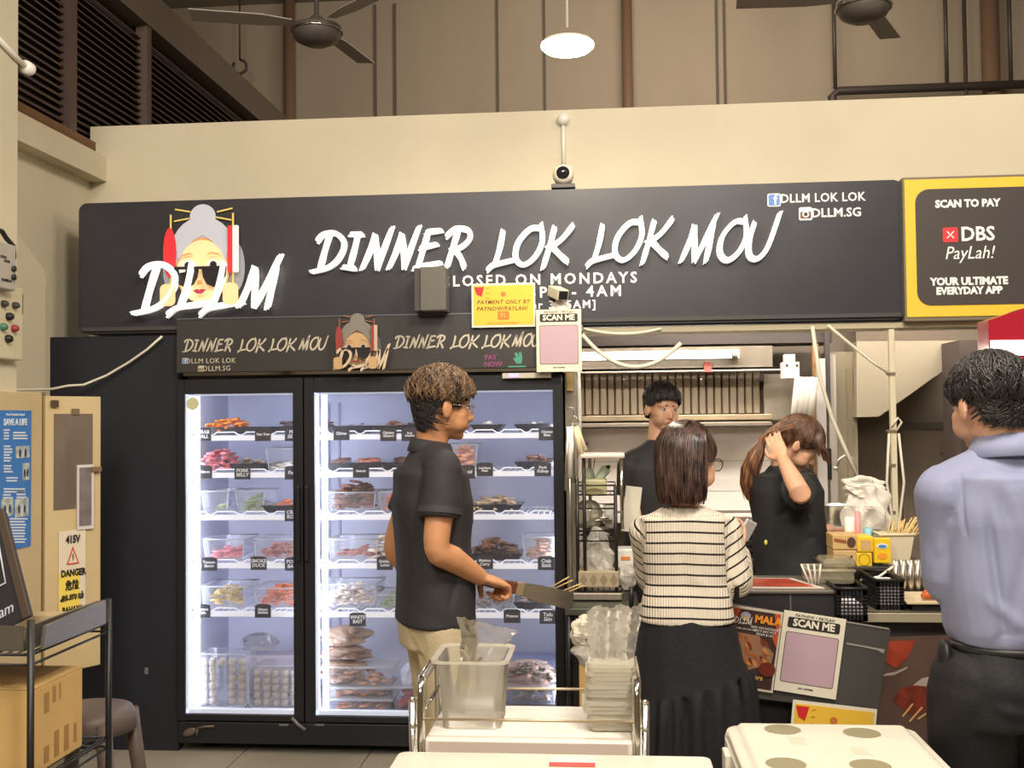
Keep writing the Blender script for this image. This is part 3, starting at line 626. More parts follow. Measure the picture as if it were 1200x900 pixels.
# glossy red board at the right
RY = 4.05
a, b = P(1160, 450, RY), P(1160, 378, RY)
rb = thing('red_signboard', 'glossy red signboard box at the right edge under the yellow sign', 'sign', (a.x+.3, RY, b.z-.5))
Tm = plane_T((0, RY, 0)); zt_ = P(1160, 372, RY).z
MB().prism([(a.x, a.z-.02), (a.x+.7, a.z-.02), (a.x+.7, zt_+.14), (a.x+.14, zt_+.035), (a.x, zt_-.01)], plane_T((0, RY+.12, 0)), .12).build('box_shell', M('gloss_red', (168, 34, 52), .22, coat=.6, bump=.15, bscale=9), rb)
MB().box(a.x+.005, a.x+.6, RY-.004, RY, P(1160, 417, RY).z, P(1160, 399, RY).z).build('highlight_strip', M('highlight_strip', (255, 246, 232), .5, emit=1.4), rb)  # painted highlight: glowing strip stands in for a reflection on the gloss

# ================================================================== LEFT SIDE
XC = -2.38
cl_y0, cl_y1 = 3.55, PP(49, 600, (XC, 0, 0), (1, 0, 0)).y
ztc = PP(25, 459, (XC, 0, 0), (1, 0, 0)).z
cm_ = M('closet_cream', (206, 184, 140), .55, var=.07, vscale=4)
cl = thing('meter_closet', 'cream metal closet on the pillar with a small door ajar at the left', 'cabinet', (-2.5, 4.0, .05))
MB().box(-2.43, XC, cl_y0, cl_y1, .05, ztc).build('closet_body', cm_, cl, .004)
dd = Vector((.5, .866, 0)); D0 = Vector((XC+.01, cl_y1+.01, 0)); dn = Vector((.866, -.5, 0))
zd1 = PP(85, 464.5, D0, dn).z; zd0 = PP(85, 786, D0, dn).z
w_d = (PP(118, 600, D0, dn)-D0).xy.length
Td = plane_T((D0.x, D0.y, 0), right=dd)
def DP(px, py): q = PP(px, py, D0, dn); return ((q-D0).dot(dd), q.z)
dr = MB().prism([(0, zd0), (w_d, zd0), (w_d, zd1), (0, zd1)], Td @ Matrix.Translation((0, 0, -.03)), .03).build('closet_door', cm_, cl, .003)
def dpanel(name, mat, x0, y0, x1, y1, z=.003, par=None, th=.003):
    u0, v1 = DP(x0, y0); u1, v0 = DP(x1, y1); return MB().prism([(u0, v0), (u1, v0), (u1, v1), (u0, v1)], Td @ Matrix.Translation((0, 0, z-th)), th).build(name, mat, par or dr), (u0+u1)/2, (v0+v1)/2, u1-u0, v1-v0
dpanel('door_window', M('frosted_pane', (118, 106, 96), .25, var=.35, vscale=5, stretch=(1, 1, .3)), 63, 485, 108, 594)
dpanel('window_clip', M('clip_grey', (120, 104, 84), .5), 83, 479, 92, 486, .008)
dpanel('door_latch', M('latch_dark', (80, 60, 50), .5), 58, 469, 67, 477, .012)
dpanel('handle_plate', M('latch_brass', (130, 110, 80), .4), 105, 547, 116, 552, .02, th=.015)
np_ = thing('clipped_booklet', 'grey white booklet hanging on the small closet door', 'booklet', tuple(Td @ Vector((DP(98, 580)[0], DP(98, 620)[1], .02))))
dpanel('cover', M('booklet_white', (214, 208, 204), .5), 89, 545, 108, 619, .012, np_, .008)
dpanel('cover_print', M('booklet_grey', (128, 118, 120), .5, var=.3, vscale=20), 91, 548, 105, 615, .014, np_, .001)
dsn = thing('danger_sign', 'white and yellow 415V danger sign on the small closet door', 'sign', tuple(Td @ Vector((DP(84, 680)[0], DP(84, 722)[1], .01))))
_, cu_, cv_, cw_, ch_ = dpanel('sign_plate', M('sign_white', (226, 214, 190), .5), 68, 623, 99, 724, .007, dsn, .004)
dpanel('yellow_patch', M('danger_yellow', (240, 214, 96), .5), 68, 672, 92, 723, .009, dsn, .001)
def dtext(s, px, py, size, mat=inkm, sx=.7, bold=.0015): u_, v_ = DP(px, py); text('lettering', s, size, Td @ Matrix.Translation((u_, v_, .0105)), mat, dsn, sx=sx, bold=bold)
dtext('415V', 84, 632, .045); dtext('DANGER', 84.5, 671, .040, sx=.72); dtext('危险', 83, 686, .045); dtext('அபாயம்', 83, 699, .036); dtext('BAHAYA', 83.5, 714, .036)
u_, v_ = DP(84, 652)
MB().prism([(u_-.03, v_-.033), (u_+.03, v_-.033), (u_, v_+.045)], Td @ Matrix.Translation((0, 0, .009)), .0008).build('triangle', M('danger_red', (206, 84, 84), .5), dsn)
MB().prism([(u_-.021, v_-.027), (u_+.021, v_-.027), (u_, v_+.028)], Td @ Matrix.Translation((0, 0, .010)), .0008).build('triangle_field', M('sign_white', (226, 214, 190), .5), dsn)
MB().prism([(u_-.004, v_-.02), (u_+.006, v_-.002), (u_, v_-.002), (u_+.004, v_+.018), (u_-.007, v_+.001), (u_-.001, v_+.001)], Td @ Matrix.Translation((0, 0, .011)), .0006).build('lightning_bolt', inkm, dsn)
# blue poster on closet body
Tc = plane_T((XC+.001, 0, 0), right=(0, 1, 0)); n_c = (1, 0, 0)
def CP(px, py): q = PP(px, py, (XC, 0, 0), n_c); return (q.y, q.z)
pz0, pz1 = CP(20, 643)[1], CP(20, 481)[1]; py0, py1 = CP(-40, 500)[0], CP(35.5, 560)[0]
bp_ = thing('first_aid_poster', 'blue save a life instruction poster on the closet at the left edge', 'poster', (XC, (py0+py1)/2, pz0))
MB().prism([(py0, pz0), (py1, pz0), (py1, pz1), (py0, pz1)], Tc, .003).build('poster_sheet', M('poster_blue', (56, 122, 196), .5), bp_)
Tc2 = Tc @ Matrix.Translation((0, 0, .004))
pw = M('poster_white', (224, 232, 240), .5)
u_, v_ = CP(17, 495); text('lettering', 'SAVE A LIFE', .036, Tc2 @ Matrix.Translation((u_, v_, 0)), pw, bp_, bold=.0012, sx=.92)
u_, v_ = CP(17, 486); text('lettering', 'Heart Foundation Council', .014, Tc2 @ Matrix.Translation((u_, v_, 0)), pw, bp_, sx=.9)
rp = random.Random(3)
for (x0, x1, ya, yb) in ((3, 11, 504, 515), (14, 31, 507, 516), (3, 14, 523, 540), (3, 14, 546, 556), (6, 22, 560, 566), (3, 30, 573, 578), (2, 14, 580, 585), (18, 31, 576, 586), (10, 31, 608, 636)):
    y = ya
    while y < yb:
        a0 = CP(x0, y); a1 = CP(x1-rp.random()*4, y); MB().prism([(a0[0], a0[1]-.003), (a1[0], a1[1]-.003), (a1[0], a1[1]+.003), (a0[0], a0[1]+.003)], Tc2, .0005).build('text_line', pw, bp_); y += 3.4
for (x0, y0, x1, y1) in ((17, 523, 33, 536), (25, 543, 33, 562), (0, 585, 14, 604), (16, 585, 32, 604)):
    a0 = CP(x0, y0); a1 = CP(x1, y1); MB().prism([(a0[0], a1[1]), (a1[0], a1[1]), (a1[0], a0[1]), (a0[0], a0[1])], Tc2, .0006).build('picture_panel', M('poster_pic', (196, 204, 196), .5, var=.5, vscale=30), bp_)
    for k in range(2):
        cx = a0[0]+(a1[0]-a0[0])*(.3+.4*k); cz = a1[1]+(a0[1]-a1[1])*.4; MB().prism(ell(cx, cz, .008, .018, 10), Tc2 @ Matrix.Translation((0, 0, .0008)), .0005).build('figure_print', M('fig_navy', (40, 52, 84), .5), bp_)
# boxes on the pillar
XPl = -2.437
def BPx(px, py, X): q = PP(px, py, (X, 0, 0), n_c); return (q.y, q.z)
X1 = XPl+.06
c1 = thing('control_box', 'cream control box with round knobs and push buttons on the pillar', 'box', (X1, 3.9, BPx(10, 420, X1)[1]))
y0, za_ = BPx(-20, 418, X1); y1, zb_ = BPx(27, 338, X1)
MB().box(XPl, X1, y0, y1, za_, zb_).build('box_body', M('box_cream', (206, 196, 166), .5), c1, .006)
for (px, py, m_, r_) in ((3, 356, darkgrey, .014), (16, 358, darkgrey, .014), (9, 371, blackp, .016), (2, 383, M('knob_green', (70, 120, 96), .4), .015), (15, 385, M('knob_red', (150, 50, 66), .4), .015), (8, 397, blackp, .016)):
    y, z = BPx(px, py, X1); MB().lathe((X1, y, z), [(r_, 0), (r_, .012), (r_*.7, .022), (.001, .023)], 14, T=Matrix.Rotation(pi/2, 3, 'Y')).build('knob', m_, c1)
y, z = BPx(28, 357, X1); MB().box(X1-.05, X1-.01, y, y+.012, z-.04, z+.045).build('side_switch', blackp, c1)
X2 = XPl+.10
y0, za_ = BPx(-20, 333, X2); y1, zb_ = BPx(19, 288, X2)
c2 = thing('battery_unit', 'grey battery unit with a black carry handle above the control box', 'box', (X2, 3.8, za_))
MB().box(XPl, X2, y0, y1, za_, zb_).build('unit_body', M('unit_grey', (176, 170, 158), .5, var=.1), c2, .006)
for (px, py) in ((15, 315), (15, 325)): y, z = BPx(px, py, X2); MB().lathe((X2, y, z), [(.012, 0), (.012, .01), (.001, .011)], 12, T=Matrix.Rotation(pi/2, 3, 'Y')).build('socket', blackp, c2)
for (px, py) in ((5, 328), (10, 329), (4, 301), (8, 306)): y, z = BPx(px, py, X2); MB().box(X2, X2+.002, y-.02, y+.02, z-.005, z+.005).build('label_strip', darkgrey, c2)
hp = [(0, 268), (8, 271), (13, 279), (21, 288), (22, 300), (19, 312)]
MB().tube([(X2-.02, *BPx(x, y, X2)) for x, y in hp], .010, 8).build('carry_handle', blackp, c2)
# bracket lamp arm on the pillar edge
y, z = BPx(8, 68, XPl); y2, z2 = BPx(24, 80, XPl)
br = thing('wall_bracket', 'white bracket arm clamped on the pillar high at the left', 'bracket', (XPl, y, z))
MB().tube([(XPl+.03, y-.2, z+.06), (XPl+.03, y, z+.01), (XPl+.03, y2, z2)], .012, 8).build('arm', white_pl, br)
MB().lathe((XPl+.03, y2, z2), [(.028, -.02), (.028, .02), (.001, .02)], 14, T=Matrix.Rotation(pi/2, 3, 'X')).build('end_cap', white_pl, br)
# ---- wire rack, trays, carton, stool, board
RX = -1.68; ry0, ry1 = 3.0, 3.49
rk = thing('wire_rack', 'black wire shelving rack at the lower left corner', 'rack', (RX-.3, 3.25, 0))
for (x, y, zz) in ((RX, ry0, .985), (RX, ry1, .965), (RX-.75, ry0, .985), (RX-.75, ry1, .965)):
    MB().tube([(x, y, .0), (x, y, zz)], .0105, 10).build('post', blackm, rk)
for zz in (.885, .50, .14):
    s_ = MB()
    for y in (ry0, ry1): s_.tube([(RX-.75, y, zz), (RX, y, zz)], .005, 6).tube([(RX-.75, y, zz-.03), (RX, y, zz-.03)], .004, 6)
    for x in (RX, RX-.75): s_.tube([(x, ry0, zz), (x, ry1, zz)], .005, 6).tube([(x, ry0, zz-.03), (x, ry1, zz-.03)], .004, 6)
    sh = s_.build('shelf_frame', blackm, rk)
    wm = None
    for i in range(25):
        x = RX-.73+i*.03
        if wm is None: wm = MB().tube([(x, ry0, zz+.004), (x, ry1, zz+.004)], .0025, 5).build('shelf_wire', blackm, sh); xx0 = x
        else: o = wm.copy(); COL.objects.link(o); o.parent = sh; o.location.x = x-xx0
tr = thing('steel_tray', 'bent stainless steel tray on top of the black wire rack', 'tray', (RX-.3, 3.25, .892))
MB().prism([(0, .0), (.72, .0), (.72, .07), (.71, .07), (.70, .012), (.02, .012), (.01, .07), (0, .07)], plane_T((RX-.74, ry1-.02, .892)), ry1-ry0-.05).build('tray_body', steel, tr)
MB().box(RX-.74, RX-.03, ry0+.012, ry0+.016, .892, .965).build('front_lip', steel, tr)
MB().prism([(0, 0), (.4, 0), (.4, .078), (.02, .065)], plane_T((RX+.005, ry0+.04, .892), right=(0, 1, 0)), .01).build('side_plate', steel, tr)
tag(bx('small_carton', M('carton_beige', (190, 170, 130), .7), (P(26, 725, 3.3).x, P(70, 725, 3.3).x, 3.28, 3.36, .905, .945)), 'small beige carton lying in the steel tray', 'box')
card = M('cardboard', (214, 176, 112), .75, var=.1, vscale=6, bump=.05)
bxc = thing('cardboard_box', 'cardboard box with brown printed marks on the black wire rack', 'box', (-2.0, 3.2, .508))
MB().box(-2.32, -1.705, 3.06, 3.36, .512, .765).build('carton', card, bxc, .004)
for (y0_, y1_, z0_, z1_) in ((3.12, 3.15, .68, .74), (3.17, 3.19, .70, .75), (3.21, 3.22, .7, .75), (3.12, 3.15, .53, .58), (3.18, 3.21, .53, .61), (3.24, 3.27, .53, .61), (3.30, 3.32, .54, .60)):
    MB().box(-1.705, -1.7042, y0_, y1_, z0_, z1_).build('print_mark', M('carton_print', (170, 130, 78), .7), bxc)
MB().prism([(-2.32, 3.06), (-1.705, 3.06), (-1.705, 3.36), (-2.32, 3.36)], Matrix.Translation((0, 0, .766)), .003).build('box_flap', card, bxc)
stm = M('stool_brown', (108, 94, 88), .5)
stx, sty = P(104, 840, 3.85).x, 3.85
stl = thing('plastic_stool', 'dark taupe plastic stool standing behind the wire rack', 'stool', (stx, sty, 0))
MB().lathe((stx, sty, .42), [(.001, .085), (.12, .085), (.155, .075), (.165, .05), (.17, .0), (.16, .0)], 28).build('seat', stm, stl)
for sx_ in (-1, 1):
    for sy_ in (-1, 1):
        MB().tube([(stx+sx_*.11, sty+sy_*.11, .47), (stx+sx_*.16, sty+sy_*.15, 0)], [.03, .024], 10).build('leg', stm, stl)
# chalk board leaning
b0, b1 = P(34, 722, 3.12), P(3, 600, 3.2)
cbd = thing('chalk_sign', 'black menu board with a thin white frame leaning at the left edge', 'sign', (b0.x-.2, 3.12, b0.z))
up_ = (b1-b0); H_ = up_.length; rt_ = Vector((1, -.25, 0)); up_n = up_.normalized(); rt_ = (rt_-up_n*rt_.dot(up_n)).normalized()
Tb = plane_T(b0, right=rt_, up=up_n)
MB().prism([(-.42, 0), (0, 0), (0, H_), (-.42, H_)], Tb @ Matrix.Translation((0, 0, -.02)), .02).build('board', M('chalk_black', (58, 54, 58), .55), cbd, .003)
MB().prism([(-.02, .0), (0.006, 0), (.006, H_+.01), (-.02, H_+.01)], Tb, .006).build('frame_edge', M('frame_bronze', (92, 78, 68), .4), cbd)
MB().tube([Tb @ Vector((-.40, .13, .003)), Tb @ Vector((-.05, .13, .003)), Tb @ Vector((-.035, H_-.02, .003))], .003, 5).build('white_line', pw, cbd)
MB().prism([(-.2, .14), (-.095, .14), (-.095, .18), (-.2, .18)], Tb, .001).build('pink_print', M('pink_print', (236, 120, 150), .5), cbd)
text('lettering', '8:15am', .05, Tb @ Matrix.Translation((-.12, .05, .002)), pw, cbd, shear=.3)
# ================================================================== KITCHEN
YK = 6.7
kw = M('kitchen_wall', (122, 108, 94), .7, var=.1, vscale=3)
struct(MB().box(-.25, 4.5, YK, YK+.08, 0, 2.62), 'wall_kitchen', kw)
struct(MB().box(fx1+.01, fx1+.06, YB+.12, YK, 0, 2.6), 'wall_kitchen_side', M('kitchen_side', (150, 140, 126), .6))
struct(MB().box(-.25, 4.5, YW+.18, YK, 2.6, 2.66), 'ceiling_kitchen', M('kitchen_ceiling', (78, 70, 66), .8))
KS = M('hood_steel', (158, 147, 133), .36, .55, var=.10, vscale=4, stretch=(4, 1, 1))
def kbox(name, x0, y0, x1, y1, Y, d, mat, par=None, bevel=0, z=None):
    a = P(x0, y1, Y); b = P(x1, y0, Y); return MB().box(a.x, b.x, Y, Y+d, a.z if z is None else z, b.z).build(name, mat, par, bevel)
def lab(o, l, c, g=None): return tag(o, l, c, g)
HYD = 6.15
q0 = P(780, 500, HYD)
hood = thing('exhaust_hood', 'stainless steel exhaust hood with baffle filters above the stove', 'hood', (q0.x, HYD+.25, q0.z))
kbox('hood_front', 672, 405, 905, 433, HYD, .02, KS, hood)
kbox('hood_lip', 672, 432, 933, 438, HYD-.02, .04, KS, hood, .004)
kbox('filter_backing', 672, 438, 898, 488, HYD+.16, .02, M('filter_dark', (92, 80, 68), .6), hood)
f0 = None; ns = 24
xa, xb = P(676, 460, HYD+.1).x, P(892, 460, HYD+.1).x; zt2, zb2 = P(780, 437, HYD+.1).z, P(780, 485, HYD+.1).z
st = (xb-xa)/ns
for i in range(ns):
    x = xa+(i+.5)*st
    if f0 is None:
        f0 = MB().prism([(-st*.46, 0), (st*.46, 0), (st*.34, .012), (-st*.34, .012)], Matrix(((1, 0, 0, x), (0, -1, 0, HYD+.14), (0, 0, 1, zb2), (0, 0, 0, 1))), zt2-zb2).build('baffle_slat', M('baffle_steel', (150, 136, 118), .45, .35, var=.2, vscale=3, stretch=(3, 1, .6)), hood); fx_ = x
    else: o = f0.copy(); COL.objects.link(o); o.parent = hood; o.location.x = x-fx_
kbox('filter_end_panel', 896, 438, 932, 492, HYD+.10, .03, KS, hood)
kbox('lower_rail', 672, 485, 905, 494, HYD+.05, .08, M('rail_worn', (150, 134, 108), .5, .3, var=.3, vscale=5), hood, .004)
kbox('lower_channel', 672, 494, 905, 501, HYD+.02, .1, KS, hood, .003)
for px in (732, 823): q = P(px, 444, HYD); MB().ball((q.x, HYD+.05, q.z), .012, 10).build('rivet', chrome, hood)
kbox('red_sticker', 825, 424, 834, 436, HYD-.024, .004, M('sticker_red', (150, 66, 58), .5), hood)
# fluorescent fitting
tl = P(765, 418, HYD-.10)
ff = thing('fluorescent_light', 'long glowing white fluorescent tube on the hood behind the opening', 'lamp', tl)
a, b = P(600, 419, HYD-.1), P(857, 415, HYD-.1)
MB().box(a.x, b.x+.05, HYD-.06, HYD, tl.z-.012, tl.z+.035).build('fitting_body', white_paint, ff)
MB().tube([(a.x, HYD-.1, tl.z), (b.x, HYD-.1, tl.z)], .014, 12).build('tube', M('tube_glow', (255, 250, 240), .5, emit=9), ff)
MB().cyl((b.x, HYD-.1, tl.z), (b.x+.035, HYD-.1, tl.z), .016).build('tube_end', M('grey_metal', (120, 118, 116), .4), ff)
l = bpy.data.lights.new('fluorescent_tube_light', 'AREA'); l.shape = 'RECTANGLE'; l.size = 1.1; l.size_y = .015; l.energy = 7; l.color = (1, .93, .82)
o = bpy.data.objects.new('fluorescent_tube_light', l); COL.objects.link(o); o.location = (tl.x+.1, HYD-.13, tl.z-.02); o.rotation_euler = (radians(-12), 0, 0)
l = bpy.data.lights.new('kitchen_fill_light', 'AREA'); l.shape = 'RECTANGLE'; l.size = 1.2; l.size_y = .2; l.energy = 62; l.color = (1, .95, .90)
o = bpy.data.objects.new('kitchen_fill_light', l); COL.objects.link(o); o.location = (.75, 5.22, 2.32); o.rotation_euler = (radians(38), 0, 0)  # unseen fill behind the sign, added to brighten the white cabinet
for (lx, ly, lz, en) in ((.70, 5.55, 2.55, 62), (2.0, 5.7, 2.52, 26)):
    l = bpy.data.lights.new('kitchen_fill_light', 'AREA'); l.shape = 'RECTANGLE'; l.size = 1.0; l.size_y = .2; l.energy = en; l.color = (1, .95, .88)
    o = bpy.data.objects.new('kitchen_fill_light', l); COL.objects.link(o); o.location = (lx, ly, lz)  # unseen fills added to brighten the kitchen and the wall right of it
# dark bulkhead over hood
lab(kbox('bulkhead', 672, 383, 975, 406, HYD+.04, .3, M('bulkhead_dark', (64, 56, 54), .7)), 'dark bulkhead box above the exhaust hood', 'panel')
# white cabinet under hood
wc = thing('wall_cabinet', 'white wall panel cabinet under the exhaust hood, behind the young man', 'cabinet', (P(780, 600, 6.3).x, 6.45, P(780, 600, 6.3).z))
wcm = M('cabinet_white', (230, 221, 212), .45, var=.03)
kbox('cabinet_body', 672, 500, 905, 601, 6.32, .3, wcm, wc, .004)
kbox('bottom_gap', 672, 598, 905, 602, 6.315, .01, M('gap_grey', (110, 98, 88), .6), wc)
kbox('lower_panel', 672, 602, 905, 613, 6.29, .05, wcm, wc, .003)
for yy in (540, 575): kbox('seam_line', 676, yy, 903, yy+.8, 6.318, .004, M('seam', (178, 166, 154), .6), wc)
kbox('door_pull', 676, 519, 689, 522, 6.30, .02, M('gap_grey', (110, 98, 88), .6), wc)
lab(kbox('backsplash', 672, 612, 985, 700, 6.5, .02, M('splash_steel', (140, 128, 116), .3, .7, var=.15)), 'stainless steel backsplash under the white cabinet', 'panel')
lab(kbox('kitchen_counter', 672, 690, 1000, 760, 5.95, .5, steel_dull), 'stainless back counter behind the kitchen staff', 'counter')
# emergency light
em = thing('emergency_light', 'small grey emergency light box right of the hood', 'lamp', P(930, 442, 6.1))
kbox('light_box', 917, 424, 937, 444, 6.08, .08, M('em_grey', (196, 190, 178), .45), em, .006)
kbox('lamp_head', 919, 415, 932, 424, 6.09, .05, M('em_grey', (196, 190, 178), .45), em, .004)
for px in (922, 934): q = P(px, 428, 6.08); MB().ball((q.x, 6.078, q.z), .008, 8).build('indicator', darkgrey, em)
# pale duct and posts
for i, (x0, x1) in enumerate(((931, 937), (938, 944), (945, 951))):
    a = P(x0-(3 if i == 0 else 3), 500, 6.05); b = P(x0+8, 440, 6.05)
    MB()
sl = thing('foam_sleeves', 'pale bundle of ribbed foam sleeves leaning under the emergency light', 'sleeve', P(936, 500, 6.05))
for i in range(4):
    a = P(929+i*6, 505, 6.05); b = P(936+i*6, 442, 6.05); MB().tube([a, b], .022, 8).build('sleeve', M('foam_white', (170, 162, 150), .6), sl)
for (x0, x1, y0, y1, Y, c, nm, lb) in ((955, 959, 400, 560, 6.2, (146, 108, 66), 'brown_pipe', 'slim brown pipe right of the foam sleeves'), (960, 967, 420, 600, 6.15, (176, 168, 162), 'white_post', 'pale white post right of the brown pipe'), (968, 972, 398, 480, 6.163, (60, 54, 52), 'dark_post', 'short dark post behind the hanging cable'), (974, 979, 415, 600, 6.2, (164, 155, 144), 'white_conduit', 'pale conduit beside the beige column')):
    lab(kbox(nm, x0, 384 if nm == 'dark_post' else y0, x1, y1, Y, .03, M(nm+'_m', c, .5), z=None if nm == 'dark_post' else 0), lb, 'pipe')
lab(kbox('dark_strap', 969, 526, 974.3, 562, 6.195, .02, blackp), 'black hanging strap above the steel pot', 'strap')
lab(kbox('beige_column', 976, 412, 1003, 690, 6.3, .2, M('column_beige', (150, 138, 116), .6)), 'beige wall column right of the kitchen', 'column')
for x_ in (996,): lab(kbox('column_groove', x_, 432, x_+3, 640, 6.29, .012, M('groove', (140, 126, 102), .6)), 'shallow groove strip down the beige column', 'strip')
# lit part of the back wall, put in as a lighter slant-edged panel
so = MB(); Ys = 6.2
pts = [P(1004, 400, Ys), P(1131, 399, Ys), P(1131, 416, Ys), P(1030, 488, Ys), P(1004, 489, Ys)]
so.prism([(p.x, p.z) for p in pts][::-1], plane_T((0, Ys+.3, 0)), .3); lab(so.build('lit_wall_panel', M('lit_wall_beige', (146, 134, 114), .6)), 'lighter beige panel shaped like the lit part of the wall behind the white pole', 'stairs')
struct(MB().box(P(1003, 500, 6.6).x, 4.4, 6.55, 6.6, 0, 2.58), 'wall_back_right', M('back_right_wall', (118, 104, 90), .7, var=.06))
dk = M('door_groove', (84, 74, 68), .6)
do = thing('service_door', 'dull brown service door outlined in the back wall', 'door', (P(1095, 700, 6.5).x, 6.52, .0)); do['kind'] = 'structure'
a = P(1058, 503, 6.5); b = P(1134, 503, 6.5)
MB().box(a.x, b.x, 6.52, 6.55, 0, a.z).build('door_leaf', M('door_leaf_brown', (112, 98, 84), .6), do)
MB().box(a.x-.03, a.x, 6.51, 6.55, a.z-.25, a.z).box(a.x-.03, b.x+.03, 6.51, 6.55, a.z, a.z+.04).build('door_frame', dk, do)
q = P(1105, 531, 6.5); MB().ball((q.x, 6.515, q.z), .008, 8).build('door_screw', dk, do)
lab(kbox('dark_cupboard', 1131, 398, 1163, 700, 5.9, .3, M('dark_brown_panel', (72, 60, 54), .6)), 'dark brown cupboard side between the lit wall panel and the red signboard', 'cupboard')
# ---- left shelving with utensils
SYs = 4.75
def kp(px, py, Y=SYs): return P(px, py, Y)
us = thing('utensil_rack', 'chrome and black wire rack of utensils right of the fridge', 'rack', (kp(703, 700).x, SYs+.1, .86))
dkm = M('rack_wire_dark', (52, 48, 46), .35, .5)
def rpost(px, y0, y1, mat, Y=SYs, r=.008): a = kp(px, y0, Y); b = kp(px, y1, Y); MB().tube([a, Vector((a.x, a.y, b.z))], r, 8).build('post', mat, us)
for (px, y0, y1, m_, Y) in ((684, 536, 700, dkm, SYs), (728, 536, 620, chrome, SYs), (676, 560, 700, dkm, SYs), (721, 569, 700, dkm, SYs), (691, 536, 690, chrome, SYs+.25), (667, 500, 700, steel, SYs)): rpost(px, y0, y1, m_, Y)
for (x0, x1, py, dep) in ((675, 721, 569, .25), (675, 721, 580, .25), (676, 721, 596, .25), (676, 721, 622, .25), (676, 722, 634, .25), (674, 728, 687, .28), (674, 728, 693, .28)):
    a = kp(x0, py); b = kp(x1, py); s_ = MB()
    s_.tube([a, (b.x, a.y, a.z), (b.x, a.y+dep, a.z), (a.x, a.y+dep, a.z), a], .004, 6)
    if py in (580, 634, 693):
        for k in range(9): x = a.x+(b.x-a.x)*k/8; s_.tube([(x, a.y, a.z), (x, a.y+dep, a.z)], .0022, 5)
    s_.build('basket_wire', dkm, us)
a, b = kp(680, 537), kp(732, 532); MB().box(a.x, b.x, SYs-.02, SYs+.25, a.z, b.z).build('top_shelf', M('shelf_bright', (226, 216, 204), .35, .3), us, .004)
a, b = kp(672, 702), kp(729, 694); MB().box(a.x, b.x, SYs-.03, SYs+.3, a.z-.0, b.z).build('base_tray', steel_dull, us, .004)
# things on the rack
oc = M('olive_clear', (196, 190, 146), .35, var=.15)
t = thing('olive_tub', 'olive green tub holding a squeeze bottle on the top basket of the wire rack', 'tub', kp(697, 582)+Vector((0, .12, 0)))
a, b = kp(681, 583), kp(711, 562); MB().box(a.x, b.x, SYs+.03, SYs+.2, a.z+.004, b.z).build('tub_body', oc, t, .01)
MB().prism(ell((a.x+b.x)/2, a.z+.01, .045, .03, 14, 0, pi), plane_T((0, SYs+.03, 0)), .003).build('tub_emblem', M('olive_dark', (150, 142, 100), .4), t)
t = thing('squeeze_bottle', 'white and green squeeze bottle lying tilted in the olive tub', 'bottle', kp(706, 560)+Vector((0, .1, 0)))
a, b = kp(700, 564), kp(711, 550); MB().tube([a+Vector((0, .1, 0)), b+Vector((0, .1, 0))], [.02, .022], 12).build('bottle_body', M('bottle_pale', (206, 222, 196), .3), t); c = kp(715, 547)+Vector((0, .1, 0)); MB().tube([b+Vector((0, .1, 0)), c], [.014, .005], 10).build('nozzle', M('dark_green', (46, 66, 50), .4), t)
t = thing('pale_bottle', 'pale green rounded bottle standing in the olive tub', 'bottle', kp(690, 563)+Vector((0, .14, 0)))
MB().lathe(kp(690, 566)+Vector((0, .14, 0)), [(.001, 0), (.024, 0), (.026, .03), (.018, .05), (.008, .06), (.001, .062)], 14).build('bottle_body', M('bottle_pale', (206, 222, 196), .3), t)
MB().tube([kp(690, 560)+Vector((0, .14, 0)), kp(695, 550)+Vector((0, .14, 0)), kp(697, 538)+Vector((0, .14, 0))], .002, 5).build('pump_wire', dkm, t)
jg = clear('jug_clear', (214, 208, 180), .55, .15)
t = thing('clear_jug', 'cloudy clear jug on the second basket of the wire rack', 'jug', kp(689, 622)+Vector((0, .12, 0)))
z0_ = kp(689, 621).z; MB().lathe((kp(689, 600).x, SYs+.12, z0_), [(.001, 0), (.05, 0), (.065, .02), (.066, .07), (.045, .11), (.03, .12)], 20).build('jug_body', jg, t)
t = thing('white_cup', 'small white cup beside the cloudy jug on the wire rack', 'cup', kp(714, 622)+Vector((0, .12, 0)))
MB().lathe((kp(715, 600).x, SYs+.12, kp(715, 621).z), [(.001, 0), (.024, 0), (.03, .10), (.027, .10)], 16).build('cup_body', white_pl, t)
ut = thing('tongs_pile', 'pile of steel tongs and ladles on the middle basket of the wire rack', 'tongs', kp(698, 634)+Vector((0, .1, 0)))
rr_ = random.Random(5)
for i in range(10):
    a = kp(678+rr_.random()*12, 612+rr_.random()*20)+Vector((0, .06+.1*rr_.random(), 0)); b = kp(705+rr_.random()*14, 608+rr_.random()*24)+Vector((0, .06+.1*rr_.random(), 0))
    MB().tube([a, a.lerp(b, .5)+Vector((0, 0, .01)), b], [.005, .006, .008], 6).build('utensil', steel if i % 3 else blackp, ut)
